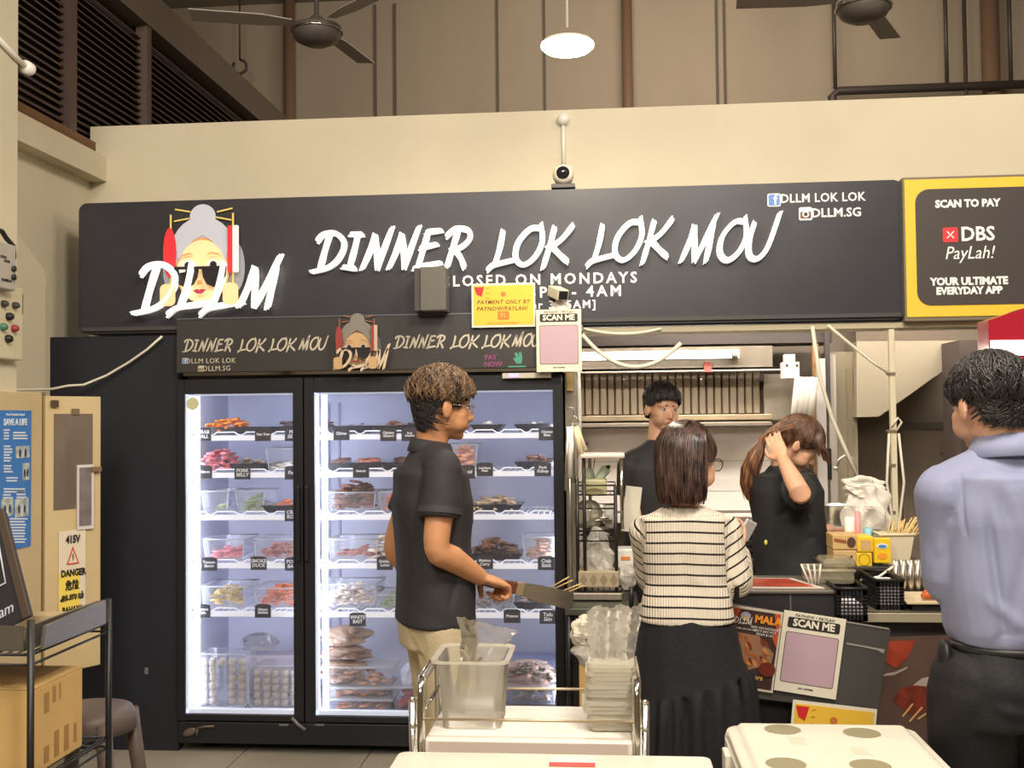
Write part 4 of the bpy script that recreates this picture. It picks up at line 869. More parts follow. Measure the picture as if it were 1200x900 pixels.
def crumple(mb, c, sx, sy, sz, seed, n=18, amp=.25, taper=0, R=None):
    rnd = np.random.RandomState(seed); K = rnd.normal(size=(16, 3)); K /= np.linalg.norm(K, axis=1)[:, None]; fr = rnd.uniform(1.5, 7, 16); ph = rnd.uniform(0, 6, 16); m = n = int(n*1.5)
    vs = []
    for i in range(m+1):
        t_ = pi*i/m
        for k in range(n*2):
            a_ = pi*k/n; v = np.array((sin(t_)*cos(a_), sin(t_)*sin(a_), cos(t_)))
            dsp = float(np.sum((.5-np.abs(np.sin(fr*(K@v)+ph)))/fr))*.42
            rad = 1+amp*dsp*2
            tp = 1-taper*(v[2]*.5+.5)
            w = Vector((v[0]*sx*rad*tp, v[1]*sy*rad*tp, v[2]*sz*(1+amp*dsp*.6)))
            vs.append(Vector(c)+(R @ w if R is not None else w))
    N_ = n*2
    mb.add(vs, [(i*N_+k, (i+1)*N_+k, (i+1)*N_+(k+1) % N_, i*N_+(k+1) % N_) for i in range(m) for k in range(N_)], False); return mb
bagm = clear('bag_film', (236, 230, 218), .62, .22); bagw = clear('bag_white', (240, 236, 226), .82, .3)
c = kp(701, 650)+Vector((0, .06, 0))
lab(crumple(MB(), c, .105, .09, .125, 3, 16, .55, .5).build('plastic_bag', bagw), 'clear plastic bag heaped on the lower basket of the wire rack', 'bag')
t = thing('foil_box', 'long dull box with a diamond pattern on the base of the wire rack', 'box', kp(700, 690)+Vector((0, .05, 0)))
a, b = kp(678, 689), kp(725, 669); MB().box(a.x, b.x, SYs-.02, SYs+.12, a.z+.006, b.z).build('box_body', M('diamond_beige', (176, 160, 134), .5, var=.1), t, .004)
for i in range(4):
    x = a.x+(b.x-a.x)*(i+.5)/4; zc_ = (a.z+b.z)/2; MB().prism([(x-.018, zc_), (x, zc_-.028), (x+.018, zc_), (x, zc_+.028)], plane_T((0, SYs-.02, 0)), .001).build('diamond', M('diamond_dark', (146, 130, 104), .5), t)
t = thing('tissue_carton', 'white carton with an orange print right of the wire rack', 'carton', kp(733, 690)+Vector((0, .15, 0)))
a, b = kp(724, 690), kp(743, 646); MB().box(a.x, b.x, SYs+.08, SYs+.2, .88, b.z).build('carton_body', white_pl, t, .008)
a, b = kp(728, 659), kp(739, 655); MB().box(a.x, b.x, SYs+.077, SYs+.08, a.z, b.z).build('orange_print', M('orange_print', (226, 140, 70), .5), t)
lab(crumple(MB(), kp(735, 677)+Vector((0, .02, 0)), .05, .04, .06, 9, 12, .3).build('napkin_bag', bagw), 'white bag with a round fold below the orange printed carton', 'bag')
lab(bx('chopping_board', M('board_cream', (224, 218, 200), .5), (0, .075, 0, .012, 0, .21), T=Matrix.Translation(kp(728, 622, 5.0)) @ Matrix.Rotation(.12, 4, 'Y')), 'cream chopping board standing behind the wire rack', 'board')
# hanging utensils at fridge side
hu = thing('hanging_utensils', 'bundle of whisks and wooden tools hanging at the fridge side', 'utensils', kp(675, 540))
q = kp(673, 487); MB().tube([kp(662, 478), kp(671, 478), q], .004, 6).build('hook', steel, hu)
for i, (x0, y0, x1, y1, m_, r_) in enumerate(((674, 500, 681, 533, M('tool_cream', (226, 214, 176), .5), .010), (669, 500, 668, 560, M('tool_white', (222, 216, 208), .5), .009), (676, 500, 686, 528, M('tool_cream', (226, 214, 176), .5), .008), (671, 503, 672, 566, steel, .006), (665, 500, 664, 575, steel, .007))):
    MB().tube([kp(x0, y0), kp(x1, y1)], [r_, r_*1.5], 8).build('tool', m_, hu)
for k in range(6):
    a_ = k*pi/6; MB().tube([q+Vector((.022*sin(t_*pi/8)*cos(a_), .022*sin(t_*pi/8)*sin(a_), -.06*t_/8)) for t_ in range(9)], .0018, 5).build('whisk_wire', chrome, hu)
lab(kbox('yellow_post', 664, 437, 671, 458, YB+.1, .03, M('post_yellow', (206, 178, 116), .5)), 'short yellowish post under the scan me notice', 'post')
# black cart right of the fridge with bags
ct = thing('black_cart', 'black steel cart under the wire rack beside the fridge', 'cart', (kp(705, 800, 4.6).x, 4.8, 0))
a, b = kp(664, 860, 4.58), kp(749, 712, 4.58)
MB().box(a.x, b.x, 4.55, 5.0, b.z-.03, b.z).build('cart_top', M('cart_green', (84, 88, 78), .35, .4), ct, .004)
MB().box(a.x+.02, b.x-.02, 4.6, 5.0, .2, b.z-.03).build('cart_body', M('cart_dark', (50, 48, 52), .5), ct, .004)
for x in (a.x+.015, b.x-.02): MB().tube([(x, 4.57, 0), (x, 4.57, b.z+.02)], .013, 8).build('post', blackm, ct)
q = kp(740, 702, 4.55); MB().tube([(q.x, 4.56, b.z), (q.x, 4.56, q.z+.05)], .010, 8).build('post_finial', blackm, ct)
a, b = kp(680, 855, 4.5), kp(699, 775, 4.5); lab(MB().box(a.x, b.x, 4.42, 4.55, a.z-.25, b.z).build('brown_carton', card, None, .004), 'tall brown carton beside the black cart, behind the bag stack', 'box')
for i, (px, py, sx_, sz_, s_) in enumerate(((684, 740, .07, .07, 12), (690, 765, .07, .07, 13), (745, 745, .06, .1, 14), (712, 728, .13, .05, 15))):
    lab(crumple(MB(), kp(px, py, 4.45), sx_, .06, sz_, s_, 12, .45).build('paper_bag', M('bag_cream', (224, 216, 196), .6) if i != 1 else bagw),
        ['cream crumpled bag upper left behind the clear bag stack', 'white ruffled bag lower left behind the clear bag stack', 'cream bag right behind the clear bag stack', 'white crumpled bag tops behind the clear bag stack'][i], 'bag')
# ---- stove and back items
sv = thing('gas_stove', 'black gas stove with stacked grates behind the striped woman', 'stove', (P(872, 680, 5.6).x, 5.7, .0))
kbox('stove_body', 845, 655, 900, 780, 5.5, .4, M('stove_dark', (60, 54, 52), .45), sv, .006, z=0)
for k, y in enumerate((618, 626, 634, 643, 651)): kbox('grate_bar', 872, y, 899, y+4, 5.52, .3, blackm, sv, .002)
kbox('stove_back', 848, 606, 896, 622, 5.8, .04, steel_dull, sv)
for px in (868, 885): q = P(px, 664, 5.5); MB().lathe((q.x, 5.5, q.z), [(.018, 0), (.018, .02), (.001, .02)], 12, T=Matrix.Rotation(pi/2, 3, 'X')).build('stove_knob', blackp, sv)
q = P(981, 620, 5.6); pot = thing('steel_pot', 'tall stainless steel pot behind the counter boxes', 'pot', q)
MB().lathe(q, [(.001, 0), (.066, 0), (.068, .02), (.068, .118), (.075, .121), (.075, .126), (.064, .126), (.062, .01)], 28).build('pot_body', steel, pot)
lab(kbox('pot_stand', 960, 620, 1008, 700, 5.5, .4, M('stand_cream', (200, 188, 166), .5), None, .004, z=0), 'cream stand carrying the steel pot', 'stand')
fa = thing('water_tap', 'thin curved grey water tap above the steel pot', 'tap', P(979, 550, 5.8))
MB().tube([P(1001, 640, 5.8), P(1002, 545, 5.8), P(998, 537, 5.8), P(990, 534, 5.8), P(983, 539, 5.8), P(980, 549, 5.8)], .008, 8).build('spout', steel_dull, fa)
MB().cyl(P(980, 547, 5.8), P(979, 551, 5.8), .012).build('tap_nozzle', steel_dull, fa)

# ================================================================== FRIDGE CONTENTS
FYs = 5.06
SH = {1: 508, 2: 552, 3: 602, 4: 659, 5: 716, 6: 829}
tubm = clear('tub_clear', (236, 240, 248), .16, .12); rimm = clear('tub_rim', (246, 248, 255), .7, .15)
traym = M('tray_black', (44, 42, 44), .35)
def shz(row): return P(430, SH[row], 5.03).z+.002 if row < 6 else .178
def colm(name, rgb, rgb2): return M(name, rgb, .4, var=.2, vscale=30, rgb2=rgb2)
def heap(name, x0, x1, y0, y1, z, h, mat, shape, n, seed, label, cat, stick=None):
    rnd = random.Random(seed); mb = MB(); cx = (x0+x1)/2; w = (x1-x0)/2
    for i in range(n):
        u = rnd.uniform(-1, 1); v = rnd.uniform(0, 1); zz = z + h*rnd.uniform(.08, 1)*(1-.55*abs(u)**2)
        c = Vector((cx+u*w*.86, y0+(y1-y0)*v, zz)); R = Matrix.Rotation(rnd.uniform(0, 6), 3, 'Z') @ Matrix.Rotation(rnd.uniform(-.6, .6), 3, 'X')
        if shape == 'ball': mb.ball(c, rnd.uniform(.012, .018), 8, R, 5)
        elif shape == 'slab': mb.ball(c, (rnd.uniform(.02, .032), .013, .007), 8, R, 4)
        elif shape == 'stick': d = R @ Vector((.035, 0, .004)); mb.tube([c-d, c, c+d], [.005, .008, .006], 6)
        elif shape == 'leaf': mb.ball(c, (.022, .014, .004), 7, R, 4)
    o = mb.build(name, mat); tag(o, label, cat, None, 'stuff'); return o
def tub(row, px0, px1, htop, name_label, fill, fmat, shape, n, fh, seed, flabel, fcat, dy=0, depth=.22):
    z = shz(row); a = P(px0, 600, FYs+dy).x; b = P(px1, 600, FYs+dy).x; h = P(430, htop, FYs).z-z
    t = thing('food_tub', name_label, 'tub', ((a+b)/2, FYs+dy+depth/2, z))
    y0, y1 = FYs+dy, FYs+dy+depth; tp = .012
    mb = MB(); vs = [(a+tp, y0+tp, z), (b-tp, y0+tp, z), (b-tp, y1-tp, z), (a+tp, y1-tp, z), (a, y0, z+h), (b, y0, z+h), (b, y1, z+h), (a, y1, z+h)]
    mb.add(vs, [(0, 1, 2, 3), (0, 4, 5, 1), (1, 5, 6, 2), (2, 6, 7, 3), (3, 7, 4, 0)]); mb.build('tub_wall', tubm, t, recalc=False)
    r = MB().tube([(a, y0, z+h), (b, y0, z+h), (b, y1, z+h), (a, y1, z+h), (a, y0, z+h)], .0035, 5)
    for x_, xb_ in ((a, a+tp), (b, b-tp)): r.tube([(xb_, y0+tp, z), (x_, y0, z+h)], .003, 5)
    r.build('tub_rim', rimm, t)
    if fill: heap(fill, a+.02, b-.02, y0+.03, y1-.03, z+.008, fh, fmat, shape, n, seed, flabel, fcat)
def tray(row, px0, px1, name_label, fill, fmat, shape, n, fh, seed, flabel, fcat, dy=0, th=.035, depth=.20, film=True):
    z = shz(row); a = P(px0, 600, FYs+dy).x; b = P(px1, 600, FYs+dy).x; y0, y1 = FYs+dy, FYs+dy+depth
    t = thing('food_tray', name_label, 'tray', ((a+b)/2, (y0+y1)/2, z)); s = .025
    mb = MB(); mb.add([(a+s, y0+s, z), (b-s, y0+s, z), (b-s, y1-s, z), (a+s, y1-s, z), (a, y0, z+th), (b, y0, z+th), (b, y1, z+th), (a, y1, z+th)], [(0, 1, 2, 3), (0, 4, 5, 1), (1, 5, 6, 2), (2, 6, 7, 3), (3, 7, 4, 0)])
    mb.build('tray_body', traym, t, recalc=False)
    if film:
        mb = MB(); mb.add([(a, y0, z+th+.002), (b, y0, z+th+.002), (b, y1, z+th+.012), (a, y1, z+th+.012)], [(0, 1, 2, 3)]); mb.build('film', clear('wrap_film', (240, 240, 245), .12, .05), t, recalc=False)
    if fill: heap(fill, a+.02, b-.02, y0+.03, y1-.03, z+.006, fh, fmat, shape, n, seed, flabel, fcat)
orange = colm('f_orange', (232, 140, 44), (196, 104, 30)); pinkm = colm('f_pink', (226, 150, 156), (196, 92, 100)); cabb = colm('f_cabbage', (190, 202, 150), (150, 170, 110)); brownf = colm('f_brown', (150, 104, 84), (96, 60, 48)); beige = colm('f_beige', (216, 196, 164), (176, 150, 120)); salm = colm('f_salmon', (232, 146, 96), (206, 104, 60)); meat = colm('f_meat', (206, 140, 124), (150, 80, 66)); darkf = colm('f_dark', (92, 72, 64), (54, 44, 42)); whitef = colm('f_white', (232, 222, 214), (206, 186, 170)); yellf = colm('f_yellow', (222, 200, 130), (190, 160, 90)); oran2 = colm('f_prawn', (244, 190, 156), (226, 140, 104)); greyf = colm('f_grey', (150, 140, 132), (104, 90, 84)); redf = colm('f_red', (216, 100, 90), (170, 60, 56))
tray(1, 230, 290, 'black tray of orange skewers on the top shelf, far left', 'orange_skewers', orange, 'stick', 60, .075, 1, 'heap of bright orange skewered sticks on the top left tray', 'food', film=False)
tray(1, 286, 312, 'empty looking wrapped black tray beside the orange skewers', None, None, '', 0, 0, 1, '', '')
tray(1, 314, 352, 'black tray with dark slices at the top shelf right end of the left door', 'dark_slices', darkf, 'slab', 30, .05, 2, 'dark grey slices on the left door top shelf', 'food')
tray(2, 256, 318, 'black tray of pale rolls on the second shelf left', 'pale_rolls', beige, 'slab', 40, .055, 4, 'pale beige rolls heaped on the second shelf of the left door', 'food', dy=.03)
heap('pink_meat_slices', P(233, 600, 5.06).x, P(272, 600, 5.06).x, 5.07, 5.25, shz(2), .105, pinkm, 'slab', 70, 3, 'stack of pink sliced meat on the second shelf, far left', 'food')
tub(2, 312, 352, 525, 'clear tub of pale pieces on the second shelf, behind the centre post', 'pale_pieces', whitef, 'slab', 30, .035, 5, 'pale pieces in the clear tub on the second shelf of the left door', 'food')
tub(3, 236, 268, 575, 'clear tub with a few green bits on the third shelf, far left', 'green_bits', cabb, 'leaf', 14, .03, 6, 'few green leaf bits in the far left third shelf tub', 'food')
tub(3, 276, 310, 575, 'clear tub of pale green cabbage on the third shelf', 'cabbage_pieces', cabb, 'leaf', 70, .07, 7, 'pale green cabbage pieces heaped in the third shelf tub', 'food')
tray(3, 306, 350, 'black tray with orange pieces on the third shelf behind the centre post', 'orange_pieces', salm, 'slab', 26, .045, 8, 'orange brown pieces on the third shelf tray of the left door', 'food')
tub(4, 238, 286, 632, 'clear tub of red meat on the fourth shelf, far left', 'red_meat', pinkm, 'slab', 60, .05, 9, 'pink red meat lying low in the far left fourth shelf tub', 'food')
tub(4, 297, 352, 632, 'clear tub of brown and white skewers on the fourth shelf, left door', 'bacon_rolls', meat, 'slab', 80, .075, 10, 'reddish brown rolled skewers in the fourth shelf tub of the left door', 'food')
tub(5, 236, 287, 688, 'clear tub of yellow pieces on the fifth shelf, far left', 'yellow_pieces', yellf, 'slab', 60, .09, 11, 'yellow beige pieces in the far left fifth shelf tub', 'food')
tub(5, 297, 352, 690, 'clear tub of orange pieces on the fifth shelf, left door', 'salmon_pieces', salm, 'slab', 80, .095, 12, 'orange salmon coloured pieces in the fifth shelf tub', 'food')
tray(1, 369, 384, 'small tray with a brown piece at the far left of the right door top shelf', 'brown_piece', brownf, 'slab', 12, .06, 13, 'brown piece at the left end of the right door top shelf', 'food')
tray(1, 395, 440, 'black wrapped tray of brown skewers on the right door top shelf, first', 'brown_skewers', brownf, 'slab', 30, .04, 14, 'brown skewers on the first black tray of the right door top shelf', 'food')
tray(1, 438, 478, 'black wrapped tray of brown meat on the right door top shelf, behind the head', 'brown_meat', brownf, 'slab', 30, .045, 15, 'brown meat on the top shelf tray left of the man in the polo', 'food')
tray(1, 470, 500, 'domed dark tray on the top shelf just behind the man in the polo', 'dark_meat', darkf, 'slab', 30, .055, 16, 'dark meat dome on the top shelf beside the man in the polo', 'food')
tray(1, 551, 590, 'black tray of white pieces on the top shelf, right of the glasses', 'white_pieces', whitef, 'slab', 26, .04, 17, 'white pieces on the top shelf tray right of the man in the polo', 'food')
tray(1, 603, 652, 'black tray of pale slices at the right end of the top shelf', 'pale_slices', beige, 'slab', 26, .04, 18, 'pale slices at the right end of the top shelf', 'food')
tray(2, 372, 412, 'black wrapped tray on the second shelf at the left of the right door', 'brown_bits', brownf, 'slab', 20, .05, 19, 'brown bits on the second shelf at the left of the right door', 'food')
tray(2, 408, 446, 'black wrapped tray of reddish skewers on the second shelf', 'reddish_skewers', meat, 'stick', 30, .05, 20, 'reddish skewers on the second shelf, middle of the right door', 'food')
tray(2, 444, 482, 'black wrapped tray of mixed skewers on the second shelf, left of the polo shirt', 'mixed_skewers', brownf, 'stick', 30, .05, 21, 'mixed brown skewers on the second shelf, left of the polo shirt', 'food')
tub(2, 524, 560, 522, 'clear tub of peach prawns in front of the man on the second shelf', 'peach_prawns', oran2, 'slab', 90, .11, 22, 'peach coloured prawns in the second shelf tub by the man in the polo', 'food')
tray(2, 603, 655, 'black tray of brown squid at the right end of the second shelf', 'brown_squid', brownf, 'slab', 34, .065, 23, 'brown squid at the right end of the second shelf', 'food')
tub(3, 382, 440, 577, 'clear tub of brown skewered meat on the third shelf, right door', 'skewered_meat', brownf, 'stick', 110, .14, 24, 'brown skewered meat piled above the third shelf tub', 'food')
tub(3, 444, 476, 577, 'clear tub of orange pieces left of the polo shirt on the third shelf', 'orange_cubes', salm, 'slab', 50, .09, 25, 'orange cubes in the third shelf tub left of the polo shirt', 'food')
tray(3, 545, 612, 'black tray of curly beige pieces on the third shelf, right of the polo shirt', 'curly_pieces', beige, 'stick', 50, .06, 26, 'curly beige pieces on the third shelf right of the polo shirt', 'food')
tub(4, 384, 442, 632, 'clear tub with reddish sticks on the fourth shelf, right door', 'reddish_sticks', meat, 'stick', 20, .05, 27, 'few reddish sticks low in the fourth shelf tub, right door', 'food')
heap('mushroom_skewers', P(432, 600, 5.06).x, P(462, 600, 5.06).x, 5.06, 5.2, shz(4), .12, whitef, 'slab', 50, 28, 'pale mushroom skewers left of the polo shirt on the fourth shelf', 'food')
tray(4, 545, 612, 'black tray of dark mushrooms on the fourth shelf above the forearm', 'dark_mushrooms', colm('f_mush', (150, 110, 76), (74, 50, 40)), 'stick', 80, .09, 29, 'dark and white mushrooms heaped on the fourth shelf tray', 'food')
tub(4, 612, 655, 630, 'clear tub with upright sticks at the right end of the fourth shelf', 'brown_slabs', colm('f_tan', (176, 134, 110), (150, 108, 88)), 'slab', 40, .08, 30, 'tan slabs in the right end fourth shelf tub', 'food')
tub(5, 371, 440, 685, 'clear tub of white bites on the fifth shelf, right door', 'white_bites', whitef, 'slab', 110, .10, 31, 'white and cream bites in the wide fifth shelf tub', 'food')
tub(5, 440, 470, 697, 'small clear tub of pale green bits beside the shirt hem on the fifth shelf', 'pale_green_bits', cabb, 'leaf', 30, .05, 32, 'pale green bits in the small fifth shelf tub', 'food')
tub(5, 550, 602, 690, 'clear tub of pale brown skewers under the fist on the fifth shelf', 'pale_skewers', greyf, 'slab', 50, .05, 33, 'pale brown skewers in the fifth shelf tub under the fist', 'food')
tray(5, 600, 655, 'black tray of grey shellfish on the fifth shelf, under the blade', 'grey_shellfish', greyf, 'slab', 60, .06, 34, 'grey shellfish on the fifth shelf tray under the blade', 'food')
# bottom compartment
rndb = random.Random(11)
ballm = M('tofu_white', (232, 224, 214), .5, var=.08, vscale=30, bump=.1)
for (gx0, gx1, top, cols, rows, lb) in ((231, 292, 765, 5, 6, 'left'), (294, 352, 778, 5, 5, 'right')):
    a = P(gx0, 600, 5.08).x; b = P(gx1, 600, 5.08).x; z0_ = .178; z1_ = P(300, top, 5.08).z
    t = thing('clear_bag', 'clear plastic pouch holding white tofu puffs, the %s one of two at the fridge bottom' % lb, 'bag', ((a+b)/2, 5.15, z0_))
    mb = MB(); mb.prism(rrect(a, b, z0_, z1_, .03), plane_T((0, 5.19, 0)), .14)
    mb.build('pouch', clear('pouch_film', (240, 240, 246), .10, .12), t)
    MB().tube([(x_, 5.045, z_) for x_, z_ in rrect(a, b, z0_+.004, z1_, .03)+[(b, z1_-.03)]], .003, 5).build('pouch_seam', rimm, t)
    tpl = None; sx_ = (b-a-.02)/cols; sz_ = (z1_-z0_-.03)/rows
    for i in range(cols):
        for j in range(rows):
            if cols == 5 and i == 2 and lb == 'left' and j < 5: continue
            x_ = a+.01+(i+.5)*sx_; z_ = z0_+.004+(j+.45)*sz_
            if tpl is None:
                mb = MB(); pts = rrect(-.021, .021, -.021, .021, .012, 3); mb.ball((0, 0, 0), 1, 12); 
                mb.v = [tuple(.0215*np.sign(c_)*abs(c_)**.55 for c_ in v) for v in mb.v]; tpl = mb.build('tofu_puff', ballm, None, origin=(0, 0, 0)); o = tpl
            else: o = tpl.copy(); COL.objects.link(o)
            o.location = (x_+rndb.uniform(-.002, .002), 5.075+rndb.uniform(-.004, .004), z_+sz_*.1); o.rotation_euler = (rndb.uniform(-.3, .3), rndb.uniform(-.2, .2), rndb.uniform(-.3, .3)); k_ = min(sx_, sz_)/.046; o.scale = (k_, k_, k_)
            tag(o, 'small white tofu puff packed in the %s clear pouch' % lb, 'food', 'white tofu puffs in the %s pouch' % lb)
lab(crumple(MB(), P(305, 752, 5.3), .10, .06, .05, 21, 14, .3).build('brown_bag', clear('greybag', (150, 140, 150), .35, .2)), 'thin grey bag lying behind the tofu puff pouches', 'bag')
lab(MB().box(P(290, 800, 5.3).x, P(350, 800, 5.3).x, 5.3, 5.42, .178, P(300, 768, 5.3).z).build('dull_carton', M('carton_lilac', (180, 172, 186), .6), None, .01), 'dull lilac carton behind the right tofu pouch', 'box')
for i, (x0, x1, y0, y1) in enumerate(((368, 438, 735, 756), (370, 442, 757, 772), (372, 440, 773, 785), (372, 420, 786, 800))):
    a = P(x0, y1, 5.12); b = P(x1, y0, 5.12); c = (a+b)/2
    lab(crumple(MB(), c, (b.x-a.x)/2, .09, (b.z-a.z)/2*1.15, 40+i, 14, .40).build('skewer_pack', M('pack_tan%d' % (i % 2), ((158, 132, 112), (144, 118, 104))[i % 2], .35, var=.25, vscale=25, coat=.3)), ['topmost wrapped pack of tan skewers at the lower left of the right door', 'second wrapped pack of tan skewers from the top of the pile', 'third wrapped pack of tan skewers from the top of the pile', 'bottom wrapped pack of tan skewers in the pile'][i], 'food')
def lidbox(x0, x1, ytop, ybot, lb, fmat, fl_, Y=5.06):
    a = P(x0, ybot, Y); b = P(x1, ytop, Y); t = thing('lidded_box', lb, 'box', ((a.x+b.x)/2, Y+.08, a.z)); h = b.z-a.z
    mb = MB(); s = .012; mb.add([(a.x+s, Y+s, a.z), (b.x-s, Y+s, a.z), (b.x-s, Y+.16, a.z), (a.x+s, Y+.16, a.z), (a.x, Y, b.z), (b.x, Y, b.z), (b.x, Y+.17, b.z), (a.x, Y+.17, b.z)], [(0, 1, 2, 3), (0, 4, 5, 1), (1, 5, 6, 2), (2, 6, 7, 3), (3, 7, 4, 0)]); mb.build('box_wall', tubm, t, recalc=False)
    MB().box(a.x-.008, b.x+.008, Y-.008, Y+.178, b.z-.004, b.z+.006).build('box_lid', rimm, t, .002)
    heap('boxed_food', a.x+.02, b.x-.02, Y+.02, Y+.14, a.z+.004, h*.85, fmat, 'slab', 50, int(x0), fl_, 'food')
sal2 = colm('f_peach', (226, 170, 130), (196, 130, 96))
lidbox(382, 459, 821, 835, 'lowest clear box of peach slices at the fridge bottom', sal2, 'peach slices inside the lowest clear box')
lidbox(384, 457, 807, 820, 'middle clear box of peach slices at the fridge bottom', sal2, 'peach slices inside the middle clear box')
lidbox(381, 460, 783, 806, 'topmost clear box of peach slices at the fridge bottom', sal2, 'peach slices inside the topmost clear box')
lidbox(460, 492, 806, 833, 'clear box of red pieces at the fridge bottom, left of the trolley', redf, 'red pieces in the clear box at the fridge bottom')
lab(crumple(MB(), P(478, 790, 5.12), .05, .05, .06, 51, 14, .35, .3).build('white_pouch', M('pouch_white', (206, 214, 236), .4)), 'white crumpled pouch on top of the red pieces box', 'bag')
lab(crumple(MB(), P(620, 790, 5.16), .15, .09, .075, 52, 16, .2).build('meat_bag', M('meat_bag', (190, 160, 152), .3, var=.5, vscale=18, coat=.4)), 'big clear bag of pinkish grey meat at the bottom right of the fridge', 'bag')
heap('meat_bits', P(592, 600, 5.1).x, P(650, 600, 5.1).x, 5.07, 5.14, .30, .12, greyf, 'slab', 60, 53, 'pinkish grey meat bits at the bottom right of the fridge', 'food')
lidbox(592, 652, 806, 826, 'clear box under the bag of meat at the fridge bottom right', greyf, 'grey pieces in the clear box at the bottom right of the fridge')
lab(MB().box(P(590, 830, 5.2).x, P(652, 830, 5.2).x, 5.2, 5.5, .178, .36).build('lilac_tray', M('tray_lilac', (150, 156, 196), .4), None, .01), 'lilac crate standing behind the bag of meat', 'crate')
# small shelf labels
tagm = M('chalk_label', (48, 46, 50), .55); chalk = M('chalk_white', (236, 236, 240), .6)
LB = [(238, 509, 'CRAB\nBALL'), (308, 509, 'Yam Tom'), (343, 509, 'PIG\nSKIN'), (239, 553, 'Chikuwa'), (284, 554, 'PORK\nBELLY'), (343, 554, 'Pork'), (343, 603, 'CRAB\nROLL'), (245, 661, 'Tomato\nBacon'), (303, 660, 'SMOKE\nDUCK'), (343, 661, 'PORK\nBALL'), (237, 716, 'Cheese\nTofu'), (308, 716, 'Salmon\nSashimi'),
      (400, 508, 'Chives'), (455, 509, 'Chicken\nGizzard'), (480, 509, 'Pork\nIntestine'), (641, 508, 'Chicken\nBites'), (423, 552, 'Butterfly'), (547, 553, 'Squid'), (568, 550, 'Luncheon\nMeat'), (636, 550, 'Pork\nKidney'), (545, 606, 'Clam'), (451, 660, 'Golden\nLotus'), (568, 659, 'Mutton\nCurry'), (640, 660, 'Crab\nStick'), (419, 726, 'WHITE\nBAIT'), (600, 722, 'Prawns'), (642, 723, 'Tofu\nSkin')]
names_row = {508: 'top', 509: 'top'}
for (px, py, s) in LB:
    Yl = 5.012; p = P(px, py, Yl); w = .039; h = .032
    row = 'top' if py < 530 else 'second' if py < 580 else 'third' if py < 630 else 'fourth' if py < 690 else 'fifth'
    t = thing('price_label', 'black chalk label reading %s on the %s shelf' % (s.replace('\n', ' '), row), 'label', (p.x, Yl, p.z-h))
    MB().prism([(-w, -h), (w, -h), (w, h*.8), (w*.6, h), (-w*.6, h), (-w, h*.8)], plane_T((p.x, Yl+.003, p.z)), .003).build('card', tagm, t)
    n_ = max(len(x) for x in s.split('\n')); text('lettering', s, min(.024, .115/n_), plane_T((p.x, Yl-.0005, p.z)), chalk, t, bold=.0006, shear=.1, line=.9, ext=.0004)

# ================================================================== COUNTER
CY = 3.72
a = P(1010, 718, CY); czt = a.z
cn = thing('stall_counter', 'steel topped stall counter with a black front', 'counter', (1.4, 4.0, 0))
xL = P(868, 720, CY).x
MB().box(xL+.4, 2.6, CY, 4.42, czt-.012, czt).build('counter_top', M('top_steel', (186, 176, 156), .3, .6, var=.1), cn, .003)
b = P(1010, 729, CY)
MB().box(xL+.4, 2.6, CY-.004, CY+.02, b.z, czt).build('front_edge', M('edge_beige', (196, 186, 160), .4, .4), cn, .002)
MB().box(xL+.4, 2.6, CY+.03, 4.40, .05, b.z).build('counter_body', M('counter_dark', (60, 56, 54), .5), cn)
z9 = P(880, 690, CY).z
MB().box(xL-.03, P(985, 700, CY).x, CY-.02, 4.02, .05, z9-.012).build('left_cabinet', M('counter_black', (44, 42, 46), .5), cn, .004)
MB().box(xL-.03, P(985, 700, CY).x, CY-.03, 4.03, z9-.012, z9).build('left_top', M('left_top', (120, 112, 104), .35, .3), cn, .003)
q = P(925, 700, CY); MB().box(q.x-.002, q.x+.002, CY-.023, CY-.02, z9-.15, z9-.012).build('panel_gap', M('gap_light', (110, 106, 104), .5), cn)
# picture panel low right
pp = thing('food_banner', 'brown banner with a printed red meat picture on the counter front', 'banner', (P(1065, 890, CY-.01).x, CY-.01, .3))
a = P(1028, 748, CY-.01); b = P(1105, 742, CY-.01); z8 = .25
MB().prism([(a.x-.1, z8), (b.x+.35, z8), (b.x+.35, b.z+.005), (a.x, a.z), (a.x-.1, a.z)], plane_T((0, CY+.005, 0)), .01).build('banner_sheet', M('banner_brown', (96, 74, 66), .45, var=.1), pp)
def poly_on(par, Y, pts, mat, name, d=.0012): MB().prism([(P(x, y, Y).x, P(x, y, Y).z) for x, y in pts][::-1], plane_T((0, Y, 0)), d).build(name, mat, par)
BYY = CY-.0055
bred = M('banner_red', (168, 66, 44), .45, var=.4, vscale=12); bdr = M('banner_meat', (132, 52, 36), .45, var=.5, vscale=22)
poly_on(pp, BYY, [(1031, 752), (1073, 750), (1064, 770), (1050, 783), (1036, 775), (1030, 786)], bred, 'printed_meat')
poly_on(pp, BYY, [(1030, 791), (1050, 787), (1064, 781), (1062, 784), (1048, 791), (1030, 793)], M('banner_white', (176, 160, 150), .45), 'printed_plate')
poly_on(pp, BYY, [(1046, 820), (1056, 806), (1075, 803), (1092, 806), (1090, 830), (1072, 838), (1058, 832)], bdr, 'printed_meat')
poly_on(pp, BYY, [(1070, 803), (1080, 795), (1098, 791), (1094, 805)], M('banner_white', (176, 160, 150), .45), 'printed_plate')
for (x0, y0, x1, y1) in ((1057, 839, 1069, 824), (1065, 845, 1080, 828), (1075, 842, 1090, 832), (1091, 793, 1099, 785)): poly_on(pp, BYY-.0015, [(x0, y0), (x0+1.5, y0+1.2), (x1+1.5, y1+1), (x1, y1)], M('banner_stick', (216, 170, 110), .5), 'printed_stick')
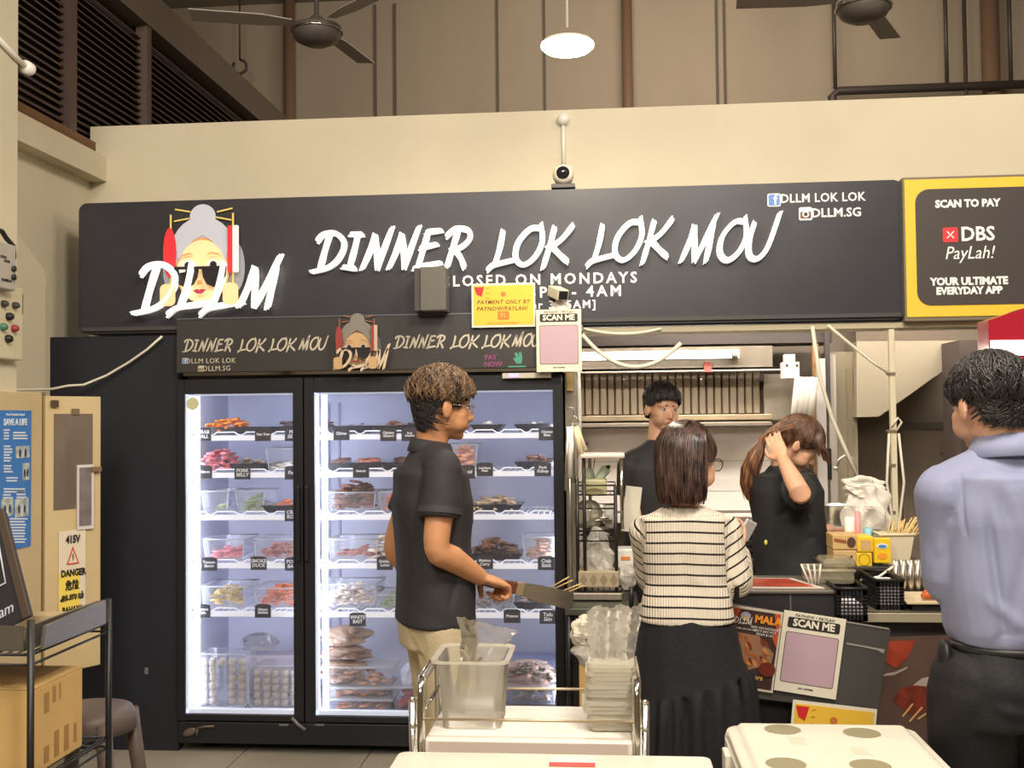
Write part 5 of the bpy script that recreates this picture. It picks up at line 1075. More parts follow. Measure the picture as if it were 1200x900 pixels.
# tilted black display board with its posters
TB = CY-.10
dbd = thing('display_board', 'tilted dark display board with scuffed corner hung on the counter front', 'board', (P(985, 830, TB).x, TB, P(985, 835, TB).z))
def quad(Y, pts, mat, name, par, d): MB().prism([(P(x, y, Y).x, P(x, y, Y).z) for x, y in pts][::-1], plane_T((0, Y, 0)), d).build(name, mat, par)
quad(TB+.02, [(912, 716), (1042, 737), (1027, 834), (872, 815), (862, 840), (848, 705)], M('board_dark', (74, 72, 70), .5, var=.08), 'board_panel', dbd, .018)
quad(TB+.001, [(988, 727), (1042, 736), (1041.5, 738), (988, 729)], M('board_edge', (140, 136, 128), .5), 'board_edge', dbd, .002)
quad(TB+.001, [(992, 753), (1020, 758), (1037, 761), (1035, 766), (1028, 762), (1010, 758), (992, 755)], M('scuff', (150, 148, 140), .6), 'scuff_mark', dbd, .001)
ang = math.atan2(-12, 72)
def tilted(Y, cx, cy, rot): p = P(cx, cy, Y); return plane_T((p.x, Y, p.z)) @ rot2(rot)
pxC = (P(1000, 760, TB).x-P(900, 760, TB).x)/100
# mala menu poster
Tm_ = tilted(TB-.004, 881, 760, radians(-8.5)); w, h = 62*pxC, 97*pxC
mp = thing('menu_poster', 'mala skewer menu poster with a food picture on the tilted board', 'poster', Tm_.translation-Vector((0, 0, h/2)))
MB().prism([(-w/2, -h/2), (w/2, -h/2), (w/2, h/2), (-w/2, h/2)], Tm_, .003).build('poster_sheet', M('poster_cream', (206, 196, 178), .5), mp)
T2 = Tm_ @ Matrix.Translation((0, 0, .003))
MB().prism([(-w*.46, -h*.47), (w*.46, -h*.47), (w*.46, h*.47), (-w*.46, h*.47)], T2, .001).build('dark_field', M('poster_dark', (62, 42, 38), .45), mp)
T3 = Tm_ @ Matrix.Translation((0, 0, .0042))
MB().prism([(-w*.46, h*.47), (-w*.30, h*.47), (-w*.40, h*.25), (-w*.46, h*.15)], T3, .0008).build('red_corner', M('poster_orange', (190, 84, 46), .45, var=.2), mp)
MB().prism([(w*.46, h*.47), (w*.34, h*.47), (w*.40, h*.3), (w*.36, h*.16), (w*.46, h*.05)], T3, .0008).build('red_corner', M('poster_orange', (190, 84, 46), .45, var=.2), mp)
MB().prism([(-w*.46, h*.18), (w*.10, h*.17), (w*.42, -h*.02), (w*.40, -h*.14), (0, -h*.26), (-w*.3, -h*.25), (-w*.46, -h*.15)], T3, .0008).build('printed_plate', M('poster_plate', (150, 110, 80), .45), mp)
rm = random.Random(8)
for i in range(26):
    u_, v_ = rm.uniform(-.42, .3), rm.uniform(-.2, .14); a_ = rm.uniform(-1.2, -.4)
    MB().prism([(w*u_+w*.085*cos(q_)*cos(a_)-h*.02*sin(q_)*sin(a_), h*v_+w*.085*cos(q_)*sin(a_)+h*.02*sin(q_)*cos(a_)) for q_ in [k*pi/5 for k in range(10)]], T3 @ Matrix.Translation((0, 0, .0009+.0001*i)), .0004).build('printed_skewer', (M('pm1', (176, 92, 50), .45, var=.4, vscale=40), M('pm2', (204, 140, 70), .45, var=.3, vscale=40), M('pm3', (120, 50, 40), .45))[i % 3], mp)
MB().prism(ell(w*.33, -h*.22, w*.16, h*.09, 16), T3 @ Matrix.Translation((0, 0, .004)), .0006).build('printed_sauce', M('pm4', (110, 44, 30), .4), mp)
T4 = Tm_ @ Matrix.Translation((0, 0, .0055))
text('lettering', 'MALA', h*.125, T4 @ Matrix.Translation((w*.235, h*.37, 0)), M('mala_orange', (236, 150, 44), .5), mp, bold=.0016)
brush_word('DLLM', T4 @ Matrix.Translation((-w*.42, h*.29, 0)), w*.36, h*.075, .0017, .0006, white_pl, mp, 3, names='letter')
MB().prism(ell(-w*.20, h*.39, w*.10, h*.05, 14), T3, .0006).build('emblem_hair', hair_s, mp); MB().prism(ell(-w*.20, h*.365, w*.07, h*.035, 14), T3 @ Matrix.Translation((0, 0, .0007)), .0006).build('emblem_face', M('printed_emblem_skin', (196, 160, 116), .5), mp)
for i, (s_, x_, y_, z_) in enumerate((('ADD ON NOODLES', .2, .27, .033), ('SPICY DRY POT', .2, .23, .033), ('FROM $1.50', .2, .19, .033), ('DINNER LOK LOK MOU', -.18, .23, .022), ('Mala Skewers', -.12, -.34, .075), ('BUNDLE DEAL', -.15, -.41, .04))):
    text('lettering', s_, h*z_*1.2, T4 @ Matrix.Translation((w*x_, h*y_, 0)), white_pl if i != 4 else M('mala_yellow', (236, 190, 90), .5), mp, shear=.25 if i == 4 else 0)
# scan me poster
Ts_ = tilted(TB-.006, 949, 767, radians(-8.5)); w, h = 73*pxC, 96*pxC
sm = thing('scan_poster', 'white scan me poster with a pale pink panel on the tilted board', 'poster', Ts_.translation-Vector((0, 0, h/2)))
MB().prism([(-w/2, -h/2), (w/2, -h/2), (w/2, h/2), (-w/2, h/2)], Ts_, .003).build('paper', paper, sm); scan_board(sm, Ts_ @ Matrix.Translation((0, 0, .003)), w, h)
Tn_ = tilted(TB-.012, 979, 836, radians(-8)); w, h = 98*pxC, 60*pxC
pn = thing('payment_poster', 'yellow payment notice partly hidden behind the white cooler', 'poster', Tn_.translation-Vector((0, 0, h/2)))
h = 76*pxC; Tn_ = tilted(TB-.012, 975, 863, radians(-6))
MB().prism([(-w/2, -h/2), (w/2, -h/2), (w/2, h/2), (-w/2, h/2)], Tn_, .003).build('paper', paper, pn); payment_notice(pn, Tn_ @ Matrix.Translation((0, 0, .003)), w, h)
# ---- things on the counter
def CP_(px, py, Y): return P(px, py, Y)
mn = MB().prism([(P(x, y, 1).x, 0) for x, y in ()] or [(0, 0), (.27, 0), (.20, .22), (-.02, .22)], Matrix.Translation((P(872, 690, CY).x, CY+.0, z9+.001)), .003)
mn_ = thing('menu_sheet', 'laminated red menu sheet lying on the left counter top', 'menu', (P(915, 690, CY+.1).x, CY+.1, z9))
mn.build('sheet', M('menu_white', (214, 206, 196), .35), mn_)
MB().prism([(.02, .02), (.24, .02), (.18, .20), (.0, .20)], Matrix.Translation((P(872, 690, CY).x, CY, z9+.0045)), .0008).build('red_print', M('menu_red', (176, 70, 48), .4, var=.5, vscale=14), mn_)
def basket(px0, px1, ytop, ybot, Y, label, n=7, m=6, dep=.2):
    a = P(px0, ybot, Y); b = P(px1, ytop, Y); x0, x1, z0, z1 = a.x, b.x, a.z, b.z
    t = thing('black_basket', label, 'basket', ((x0+x1)/2, Y+dep/2, z0), 'black mesh baskets on the counter')
    mb = MB(); e = .012; sx_ = (x1-x0-2*e)/n; sz_ = (z1-z0-.05)/m
    def face(T, mb):
        L_ = x1-x0
        mb.box(0, L_, 0, .003, z1-z0-.022, z1-z0, T=T).box(0, L_, 0, .003, 0, .018, T=T)
        for i in range(n+1): x_ = e+i*sx_; mb.box(x_-.0018, x_+.0018, 0, .003, 0, z1-z0, T=T)
        for j in range(m+1): z_ = .02+j*sz_; mb.box(0, L_, 0, .003, z_-.0018, z_+.0018, T=T)
        mb.box(0, e, 0, .003, 0, z1-z0, T=T).box(L_-e, L_, 0, .003, 0, z1-z0, T=T)
    mb2 = MB(); face(Matrix.Translation((x0, Y, z0)), mb); face(Matrix.Translation((x0, Y+dep, z0)), mb2)
    fs = MB(); 
    for X_ in (x0, x1):
        fs = MB()
        fs.box(X_-.0015, X_+.0015, Y, Y+dep, z1-z0-.022+z0, z1).box(X_-.0015, X_+.0015, Y, Y+dep, z0, z0+.018)
        for i in range(9): y_ = Y+.01+i*(dep-.02)/8; fs.box(X_-.0015, X_+.0015, y_-.003, y_+.003, z0, z1)
        for j in range(m+1): z_ = z0+.02+j*sz_; fs.box(X_-.0015, X_+.0015, Y, Y+dep, z_-.003, z_+.003)
        fs.build('side_mesh', blackp, t)
    mb.build('basket_mesh', blackp, t); mb2.build('rear_mesh', blackp, t)
    MB().box(x0, x1, Y, Y+dep, z0, z0+.003).build('basket_floor', blackp, t)
    MB().tube([(x0, Y, z1), (x1, Y, z1), (x1, Y+dep, z1), (x0, Y+dep, z1), (x0, Y, z1)], .006, 6).build('rim', blackp, t)
    return x0, x1, z0, z1, Y
B1 = basket(981, 1016, 690, 728, CY-.05, 'small black mesh basket at the counter edge, left of the larger basket', 6, 5, .18)
MB
B2 = basket(1027, 1059, 680, 716, CY+.05, 'larger black mesh basket of pale packets, right of the small basket', 6, 5, .22)
for i, B in enumerate((B1, B2)):
    x0, x1, z0, z1, Y = B
    pk = thing('packet_stack', ['white packets seen through the small black basket', 'white packets seen through the larger black basket'][i], 'packets', ((x0+x1)/2, Y+.1, z0+.004))
    for k in range(3 if i == 0 else 5):
        h_ = (z1-z0)*(.45 if i == 0 else .85)/(3 if i == 0 else 5); MB().box(x0+.012, x1-.012, Y+.006, Y+.14, z0+.006+k*h_, z0+.006+(k+.96)*h_).build('packet', M('packet_lilac', (250, 244, 252), .4), pk, .002)
# clear container left of baskets
a, b = P(947, 690, CY+.12), P(1000, 668, CY+.12)
t = thing('clear_container', 'clear rectangular food container left of the black baskets', 'container', ((a.x+b.x)/2, CY+.2, z9))
cc_ = clear('container_film', (214, 206, 176), .45, .15)
MB().box(a.x, b.x, CY+.1, CY+.25, z9+.001, b.z).build('container_body', cc_, t, .008)
MB().tube([(a.x, CY+.1, b.z), (b.x, CY+.1, b.z), (b.x, CY+.25, b.z), (a.x, CY+.25, b.z), (a.x, CY+.1, b.z)], .005, 6).build('container_rim', clear('container_rim', (224, 214, 186), .8, .2), t)
a2, b2 = P(963, 670, CY+.2), P(1001, 657, CY+.2); MB().box(a2.x, b2.x, CY+.16, CY+.3, b.z+.002, b2.z+.01).build('container_lid', cc_, t, .012)
fkz = P(950, 672, CY+.05); fk = thing('plastic_forks', 'clear plastic forks sticking out beside the container', 'forks', (fkz.x, CY+.06, z9))
for k in range(4): MB().tube([(fkz.x+.01*k, CY+.07, z9+.004), (fkz.x-.03+.022*k, CY+.06, fkz.z+.03)], .0035, 5).build('fork', white_pl, fk)
# boxes behind
KY = 4.05
ZC = czt
def cbox(name, label, cat, x0, y0, x1, y1, Y, d, mat, group=None, print_=None):
    a = P(x0, y1, Y); b = P(x1, y0, Y); t = thing(name, label, cat, ((a.x+b.x)/2, Y+d/2, a.z), group); MB().box(a.x, b.x, Y, Y+d, a.z, b.z).build('body', mat, t, .003); return t, a, b
kraft = M('kraft_print', (206, 172, 116), .6, var=.1)
# raised shelf that carries the boxes
a = P(972, 664, KY); b = P(1080, 664, KY)
sh_ = thing('raised_shelf', 'dark raised shelf on the counter carrying the boxes and cups', 'shelf', ((a.x+b.x)/2, KY+.12, ZC))
MB().box(a.x-.01, b.x+.05, KY, KY+.28, a.z-.02, a.z).build('shelf_top', M('shelf_darkm', (62, 58, 58), .4), sh_, .003)
for x_ in (a.x+.0, b.x+.02): MB().box(x_, x_+.02, KY+.03, KY+.26, ZC, a.z-.02).build('shelf_side', M('shelf_darkm', (62, 58, 58), .4), sh_)
t, a1, b1 = cbox('kraft_carton', 'lower kraft snack carton with dark print on the raised shelf', 'carton', 977, 645, 1004, 662, KY+.02, .12, kraft)
for k in range(6): q = P(980+k*3.6, 657-(k % 2), KY+.018); MB().box(q.x-.004, q.x+.004, KY+.0185, KY+.02, q.z-.012, q.z+.008+.004*(k % 3)).build('print_figure', M('print_dark', (86, 58, 40), .6), t)
t, a1, b1 = cbox('kraft_carton', 'upper kraft snack carton with a face print on the raised shelf', 'carton', 976, 627, 1005, 644, KY+.025, .12, kraft)
q = P(998, 636, KY+.02); MB().prism(ell(q.x, q.z, .016, .02, 16), plane_T((0, KY+.0245, 0)), .001).build('print_face', M('print_dark', (86, 58, 40), .6), t)
for k in range(6): q = P(979+k*2.4, 633+k*.4, KY+.02); MB().box(q.x-.003, q.x+.003, KY+.023, KY+.025, q.z-.006, q.z+.006).build('print_letter', M('print_red', (150, 70, 40), .6), t)
yb_ = M('box_yellow', (242, 204, 40), .45)
t, a1, b1 = cbox('yellow_carton', 'small yellow carton with a window beside the kraft cartons', 'carton', 1005, 629, 1024, 647, KY+.02, .1, yb_)
q0, q1 = P(1009, 645, KY+.018), P(1021, 633, KY+.018); MB().box(q0.x, q1.x, KY+.0185, KY+.02, q0.z, q1.z).build('window_print', kraft, t)
t, a1, b1 = cbox('yellow_carton', 'plain yellow carton with a thin outline under the windowed carton', 'carton', 1004, 648, 1022, 664, KY+.018, .1, yb_)
q = P(1013, 656, KY+.016); MB().tube([(q.x+.02*cos(k*pi/6), KY+.017, q.z+.022*sin(k*pi/6)) for k in range(13)], .001, 4).build('outline_print', M('print_dark', (86, 58, 40), .6), t)
t, a1, b1 = cbox('yellow_box', 'tall yellow box with a blue oval logo in front of the white tub', 'box', 1025, 631, 1044, 660, KY-.0, .03, yb_)
q = P(1034, 640, KY-.002); MB().prism(ell(q.x, q.z, .021, .010, 18), plane_T((0, KY-.0005, 0)), .001).build('oval_logo', M('oval_white', (226, 236, 240), .5), t)
MB().prism(ell(q.x, q.z-.001, .015, .006, 18), plane_T((0, KY-.0016, 0)), .001).build('oval_centre', M('oval_blue', (84, 140, 190), .5), t)
q = P(1034, 652, KY-.002); MB().prism(ell(q.x, q.z, .018, .012, 14), plane_T((0, KY-.0005, 0)), .001).build('snack_print', M('snack_orange', (240, 160, 50), .5), t)
# white tub with skewers
a, b = P(1030, 661, KY+.06), P(1071, 626, KY+.06); wt = thing('white_tub', 'white tub full of bamboo skewers on the counter', 'tub', ((a.x+b.x)/2, KY+.14, a.z))
mb = MB(); x0, x1, z0, z1 = a.x+.01, b.x-.01, a.z, b.z
mb.add([(x0, KY+.05, z0), (x1-.012, KY+.05, z0), (x1-.012, KY+.19, z0), (x0, KY+.19, z0), (x0-.006, KY+.04, z1), (x1+.006, KY+.04, z1), (x1+.006, KY+.2, z1), (x0-.006, KY+.2, z1)], [(0, 1, 2, 3), (0, 4, 5, 1), (1, 5, 6, 2), (2, 6, 7, 3), (3, 7, 4, 0)])
mb.build('tub_body', M('tub_ivory', (226, 214, 186), .4), wt, recalc=False); MB().tube([(x0-.006, KY+.04, z1), (x1+.006, KY+.04, z1), (x1+.006, KY+.2, z1), (x0-.006, KY+.2, z1), (x0-.006, KY+.04, z1)], .006, 6).build('tub_rim', M('tub_ivory', (226, 214, 186), .4), wt)
bam = M('bamboo', (226, 194, 130), .55, var=.15, vscale=20)
rs = random.Random(12); tpl = None
for k in range(34):
    a_ = Vector((rs.uniform(x0+.01, x1-.03), KY+rs.uniform(.07, .16), z0+.01)); b_ = P(rs.uniform(1042, 1082), rs.uniform(604, 622), KY+rs.uniform(.05, .18))
    tag(MB().tube([a_, b_], .0024, 5).build('bamboo_skewer', bam), 'plain bamboo skewer fanning out of the white tub', 'skewer', 'bamboo skewers in the white tub')
# small cups left of tub
for (x0, y0, x1, y1, c, l_) in ((991, 606, 1003, 628, (236, 228, 214), 'white paper cup behind the kraft cartons'), (1003, 600, 1010, 628, (236, 150, 150), 'slim pink bottle behind the yellow cartons'), (1013, 619, 1024, 630, (140, 196, 206), 'light blue cap behind the yellow cartons'), (992, 623, 1004, 628, (236, 160, 96), 'orange lid just above the kraft cartons')):
    a = P(x0, y1, KY+.15); b = P(x1, y0, KY+.15); zt_c = b.z
    z0c = P(1000, 664, KY).z
    lab(MB().lathe(((a.x+b.x)/2, KY+.17, z0c), [(.001, 0), ((b.x-a.x)/2*.85, 0), ((b.x-a.x)/2, zt_c-z0c), (.001, zt_c-z0c)], 16).build('condiment_cup', M('cup_%d' % x0, c, .45)), l_, 'cup')
# cutlery canisters
for i in range(5):
    px = 1046+i*8.5; a = P(px, 680, KY-.06); b = P(px+7.5, 657, KY-.06); r_ = (b.x-a.x)/2
    lab(MB().lathe((a.x+r_, KY-.06, ZC+.002), [(.001, 0), (r_, 0), (r_, b.z-ZC), (r_*.9, b.z-ZC), (r_*.9, .01)], 18).build('steel_canister', steel), 'slim steel canister in the row beside the white tub, %s from the left' % ['first', 'second', 'third', 'fourth', 'fifth'][i], 'canister', None)
sc_ = thing('clear_scoop', 'bent clear plastic lids and scoop lying behind the baskets', 'scoop', P(1040, 672, CY+.3))
MB().prism([(0, 0), (.12, 0), (.10, .09), (.02, .09)], Matrix.Translation(P(1022, 675, CY+.28)) @ Matrix.Rotation(.5, 4, 'Y') @ Matrix.Rotation(-.6, 4, 'X'), .004).build('scoop_sheet', M('scoop_cream', (206, 198, 160), .4), sc_)
MB().tube([P(1008, 680, CY+.25), P(1030, 676, CY+.25), P(1048, 663, CY+.27)], .005, 6).build('scoop_handle', white_pl, sc_)
# sausage tray and board
a, b = P(1058, 699, CY+.12), P(1125, 685, CY+.3)
bo = thing('serving_tray', 'white serving tray of grilled sausages at the counter right', 'tray', (P(1090, 700, CY+.1).x, CY+.12, ZC))
xA, xB = P(1059, 700, CY+.06).x, P(1122, 700, CY+.06).x; zt_ = P(1090, 702, CY+.03).z
MB().box(xA+.02, xB+.02, CY+.03, CY+.22, zt_-.055, zt_-.018).build('tray_base', blackp, bo, .004)
MB().prism([(xA, CY+.02), (xB+.04, CY+.02), (xB+.03, CY+.25), (xA+.01, CY+.25)], Matrix.Translation((0, 0, zt_-.016)), .006).build('tray_top', M('tray_cream', (222, 206, 170), .4), bo)
sa = M('sausage_orange', (222, 112, 52), .35, var=.35, vscale=30)
for k in range(4):
    c = Vector((xA+.06+.012*k, CY+.06+.03*k, zt_+.004)); tag(MB().tube([c, c+Vector((.05, .004, .006)), c+Vector((.10, 0, .002)), c+Vector((.13, -.006, -.002))], [.009, .012, .012, .007], 8).build('grilled_sausage', sa), 'orange grilled sausage on the serving tray, %s from the front' % ['first', 'second', 'third', 'fourth'][k], 'sausage', 'grilled sausages on the serving tray')
a, b = P(1057, 690, CY+.3), P(1105, 674, CY+.3)
lab(MB().box(a.x, b.x, CY+.3, CY+.42, a.z, b.z).build('white_carton', M('carton_white', (226, 220, 208), .5), None, .006), 'white carton lid behind the serving tray, left of the blue shirt', 'box')
# big white bag on the counter
bb = thing('white_plastic_bag', 'big white plastic bag standing behind the cartons, under the hanging cable', 'bag', P(1018, 626, 4.45))
crumple(MB(), P(1016, 600, 4.45), .125, .08, .13, 61, 22, .40, .15).build('bag_body', M('bag_solid', (226, 220, 208), .45, var=.06, subsurf=0), bb)
crumple(MB(), P(1013, 572, 4.45), .105, .05, .055, 62, 16, .65).build('bag_neck', M('bag_solid', (226, 220, 208), .45, var=.06), bb)
lab(MB().box(P(985, 626, 4.4).x, P(1050, 626, 4.4).x, 4.36, 4.55, ZC, P(1018, 628, 4.45).z).build('storage_box', M('storage_grey', (150, 140, 126), .6), None, .006), 'grey box under the big white plastic bag', 'box')

# ================================================================== FOREGROUND
a = P(462, 880, 2.42); tz = a.z
tb = thing('white_table', 'white table top at the bottom edge of the view', 'table', (P(650, 890, 2.3).x, 2.2, 0))
xl, xr = P(468, 880, 2.42).x, P(832, 880, 2.42).x
MB().prism(rrect(xl, xr, 1.75, 2.42, .02), Matrix.Translation((0, 0, tz-.03)), .03).build('table_top', M('table_cream', (226, 220, 204), .35, var=.03), tb, .004)
for x_ in (xl+.05, xr-.05):
    for y_ in (1.82, 2.36): MB().tube([(x_, y_, 0), (x_, y_, tz-.03)], .018, 10).build('leg', chrome, tb)
q = P(671, 885, 2.38); qz = tz
lb_ = thing('table_sticker', 'white and red sticker on the back edge of the white table', 'sticker', (q.x, 2.36, qz))
MB().box(q.x-.05, q.x+.05, 2.355, 2.40, tz+.0005, tz+.0015).build('sticker_white', white_pl, lb_)
MB().box(q.x-.05, q.x+.05, 2.33, 2.356, tz+.0005, tz+.0018).build('sticker_red', M('sticker_redp', (220, 84, 84), .5), lb_)
# trolley tray with chrome frame
t0, t1, t2, t3 = P(498, 868, 2.48), P(741, 868, 2.48), P(520, 831, 2.76), P(737, 830, 2.76)
TZ = (t0.z+t1.z)/2
tx0, tx1 = t0.x, t1.x
tr2 = thing('serving_trolley', 'white trolley shelf with chrome side frames in front of the fridge', 'trolley', ((tx0+tx1)/2, 2.62, 0))
MB().box(tx0, tx1, 2.48, 2.78, TZ-.032, TZ).build('trolley_shelf', M('trolley_white', (238, 232, 222), .35), tr2, .004)
MB().box(tx0+.01, tx1-.01, 2.476, 2.48, TZ-.032, TZ-.004).build('shelf_front', M('trolley_pink', (206, 190, 178), .35), tr2)
MB().box(tx0, tx1, 2.48, 2.78, .30, .33).build('lower_shelf', M('trolley_white', (238, 232, 222), .35), tr2, .004)
hz_ = P(505, 785, 2.6).z
for x_, s in ((tx0-.012, -1), (tx1+.012, 1)):
    MB().tube([(x_, 2.49, .06), (x_, 2.49, hz_-.03), (x_, 2.50, hz_-.01), (x_, 2.53, hz_), (x_, 2.73, hz_), (x_, 2.76, hz_-.01), (x_, 2.77, hz_-.03), (x_, 2.77, .06)], .011, 10).build('side_frame', chrome, tr2)
    MB().tube([(x_, 2.50, TZ+.05), (x_, 2.76, TZ+.05)], .005, 8).build('side_rail', chrome, tr2)
    MB().tube([(x_+.012*s, 2.49, .06), (x_+.02*s, 2.49, TZ+.09)], .008, 8).build('outer_tube', chrome, tr2)
    for y_ in (2.49, 2.77): MB().cyl((x_-.012, y_, .03), (x_+.012, y_, .03), .03, n=14).build('castor', blackp, tr2)
    for z_ in (TZ+.03, TZ+.09): MB().ball((x_+.018*s, 2.485, z_), .007, 8).build('cap_nut', chrome, tr2)
for y_, z_ in ((2.485, TZ+.045), (2.775, TZ+.045)): MB().tube([(tx0-.01, y_, z_), (tx1+.01, y_, z_)], .0035, 6).build('cross_rail', M('rail_brass', (196, 178, 150), .3, .7), tr2)
# frosted tub with bag
fa_, fb_ = P(519, 840, 2.62), P(590, 772, 2.62)
fz1 = P(550, 774, 2.56).z
ft = thing('frosted_tub', 'frosted clear food tub standing on the white trolley', 'tub', ((fa_.x+fb_.x)/2, 2.64, TZ))
fr_ = clear('frosted_film', (232, 226, 208), .42, .25)
def tub3(par, x0, x1, y0, y1, z0, z1, fl, mat, name):
    mb = MB(); n = 8
    pa_ = rrect(x0+fl, x1-fl, y0+fl, y1-fl, .02); pb2 = rrect(x0, x1, y0, y1, .025); m_ = len(pa_)
    mb.add([(x, y, z0) for x, y in pa_]+[(x, y, z1) for x, y in pb2], [tuple(range(m_))]+[(i, (i+1) % m_, m_+(i+1) % m_, m_+i) for i in range(m_)], True)
    return mb.build(name, mat, par, recalc=False)
x0, x1 = fa_.x-.005, fb_.x+.008
tub3(ft, x0, x1, 2.55, 2.72, TZ+.002, fz1, .012, fr_, 'tub_wall')
MB().prism(rrect(x0-.012, x1+.012, 2.535, 2.735, .02), Matrix.Translation((0, 0, fz1-.001)), .0012)
rim = MB(); o_ = rrect(x0-.014, x1+.014, 2.533, 2.737, .025); i_ = rrect(x0, x1, 2.55, 2.72, .025); m_ = len(o_)
rim.add([(x, y, fz1+.003) for x, y in o_]+[(x, y, fz1) for x, y in i_]+[(x, y, fz1-.004) for x, y in o_], [(i, (i+1) % m_, m_+(i+1) % m_, m_+i) for i in range(m_)]+[(2*m_+i, 2*m_+(i+1) % m_, (i+1) % m_, i) for i in range(m_)])
rim.build('tub_rim', clear('rim_frost', (240, 234, 220), .8, .2), ft, recalc=False)
def sheet(pts_rows, name, mat, label, cat, seed=1, amp=.006, par=None):
    "thin rumpled film through a grid of points"
    rnd = random.Random(seed); R_ = len(pts_rows); Cn = len(pts_rows[0]); k = 5; G = np.array([[list(p) for p in row] for row in pts_rows]); 
    nr, nc = (R_-1)*k+1, (Cn-1)*k+1; out = np.zeros((nr, nc, 3))
    for i in range(nr):
        for j in range(nc):
            a_, b_ = i/k, j/k; i0, j0 = min(int(a_), R_-2), min(int(b_), Cn-2); u_, v_ = a_-i0, b_-j0
            out[i, j] = (1-u_)*(1-v_)*G[i0, j0]+u_*(1-v_)*G[i0+1, j0]+(1-u_)*v_*G[i0, j0+1]+u_*v_*G[i0+1, j0+1]
            out[i, j] += [rnd.uniform(-amp, amp) for _ in range(3)]
    mb = MB(); mb.add(out.reshape(-1, 3).tolist(), [(i*nc+j, i*nc+j+1, (i+1)*nc+j+1, (i+1)*nc+j) for i in range(nr-1) for j in range(nc-1)], True)
    o = mb.build(name, mat, par, recalc=False)
    return o if par is not None else tag(o, label, cat)
film = clear('loose_film', (238, 230, 206), .34, .12)
g = [[P(536, 722, 2.66), P(556, 727, 2.62), P(582, 734, 2.60), P(607, 738, 2.62)], [P(541, 745, 2.66), P(560, 750, 2.62), P(580, 752, 2.60), P(597, 752, 2.62)], [P(538, 775, 2.66), P(552, 778, 2.60), P(570, 776, 2.58), P(588, 774, 2.60)], [P(530, 835, 2.66), P(545, 836, 2.60), P(562, 834, 2.58), P(576, 832, 2.60)]]
sheet(g, 'open_plastic_bag', film, 'open clear plastic bag standing up inside the frosted tub', 'bag', 4, .003)
# stack of clear bags
st_ = thing('bag_stack', 'stack of clear plastic bags with ruffled tops on the right end of the trolley', 'bag', (P(716, 840, 2.6).x, 2.62, TZ))
bst = clear('stack_film', (246, 240, 222), .72, .3, 1.25)
xs0, xs1 = P(688, 800, 2.6).x, P(743, 800, 2.6).x; zs = P(716, 775, 2.6).z
nl = 16; rs = random.Random(2)
for k in range(nl):
    z_ = TZ+.004+k*(zs-TZ)/nl; dx = rs.uniform(-.005, .005); hh_ = (zs-TZ)/nl*1.5
    rw = MB(); pts = rrect(xs0+dx-(.008 if 3 < k < 7 else 0), xs1+dx*.6, 2.55+rs.uniform(-.004, .004), 2.68, .018, 4)
    pts = [(x+rs.uniform(-.002, .002), y+rs.uniform(-.002, .002)) for x, y in pts]
    rw.prism(pts, Matrix.Translation((0, 0, z_)) @ Matrix.Rotation(rs.uniform(-.03, .03), 4, 'Y') if False else Matrix.Translation((0, 0, z_)), hh_*.62); rw.build('folded_bag', bst, st_)
g = []
for r_, (yy, xa_, xb_) in enumerate(((722, 684, 751), (735, 687, 748), (752, 690, 745), (775, 691, 743))):
    g.append([P(xa_+(xb_-xa_)*j/5, yy+(0 if r_ else [5, -3, 2, -4, 1, -5][j]), 2.60+(.035 if j % 2 else -.02)) for j in range(6)])
sheet(g, 'loose_bag_top', clear('top_film', (244, 238, 226), .62, .45, 1.2), '', '', 6, .004, st_)
g2 = [[p+Vector((.004, .07, .01)) for p in row] for row in g]; sheet(g2, 'loose_bag_back', clear('top_film', (244, 238, 226), .62, .45, 1.2), '', '', 8, .004, st_)
# cooler
cz = .76
cm2 = M('cooler_ivory', (226, 220, 204), .45, var=.03)
c0, c1 = PZ(872, 848, cz), PZ(1052, 851, cz); cyb = (c0.y+c1.y)/2+.045
co = thing('cooler_box', 'ivory cooler box with round recesses in its lid at the bottom right', 'cooler', ((c0.x+c1.x)/2, cyb-.28, 0))
X0, X1 = c0.x-.02, c1.x+.025; Y1_, Y0_ = cyb, cyb-.56
cxm, cym = (X0+X1)/2, (Y0_+Y1_)/2; hw, hd_ = (X1-X0)/2+.03, (Y1_-Y0_)/2+.01
cups = [PZ(px, py, cz) for (px, py) in ((917, 854), (1010, 858), (921, 894), (1020, 896))]
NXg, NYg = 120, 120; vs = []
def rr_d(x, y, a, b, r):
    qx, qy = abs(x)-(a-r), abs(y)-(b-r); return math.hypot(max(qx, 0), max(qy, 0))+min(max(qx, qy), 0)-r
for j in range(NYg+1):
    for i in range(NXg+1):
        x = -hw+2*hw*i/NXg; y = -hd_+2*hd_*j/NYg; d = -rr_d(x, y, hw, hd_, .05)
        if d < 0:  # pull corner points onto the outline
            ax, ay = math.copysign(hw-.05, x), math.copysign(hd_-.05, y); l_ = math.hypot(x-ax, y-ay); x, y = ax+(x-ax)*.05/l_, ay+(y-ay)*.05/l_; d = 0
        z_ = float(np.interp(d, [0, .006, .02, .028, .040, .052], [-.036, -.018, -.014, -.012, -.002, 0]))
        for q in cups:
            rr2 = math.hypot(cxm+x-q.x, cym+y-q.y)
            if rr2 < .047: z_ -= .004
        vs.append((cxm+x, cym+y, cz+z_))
lid = MB(); lid.add(vs, [(j*(NXg+1)+i, j*(NXg+1)+i+1, (j+1)*(NXg+1)+i+1, (j+1)*(NXg+1)+i) for j in range(NYg) for i in range(NXg)], True)
base = rrect(cxm-hw, cxm+hw, cym-hd_, cym+hd_, .05, 8); lid.prism(base, Matrix.Translation((0, 0, cz-.085)), .049)
lo = lid.build('cooler_lid', cm2, co, recalc=False)
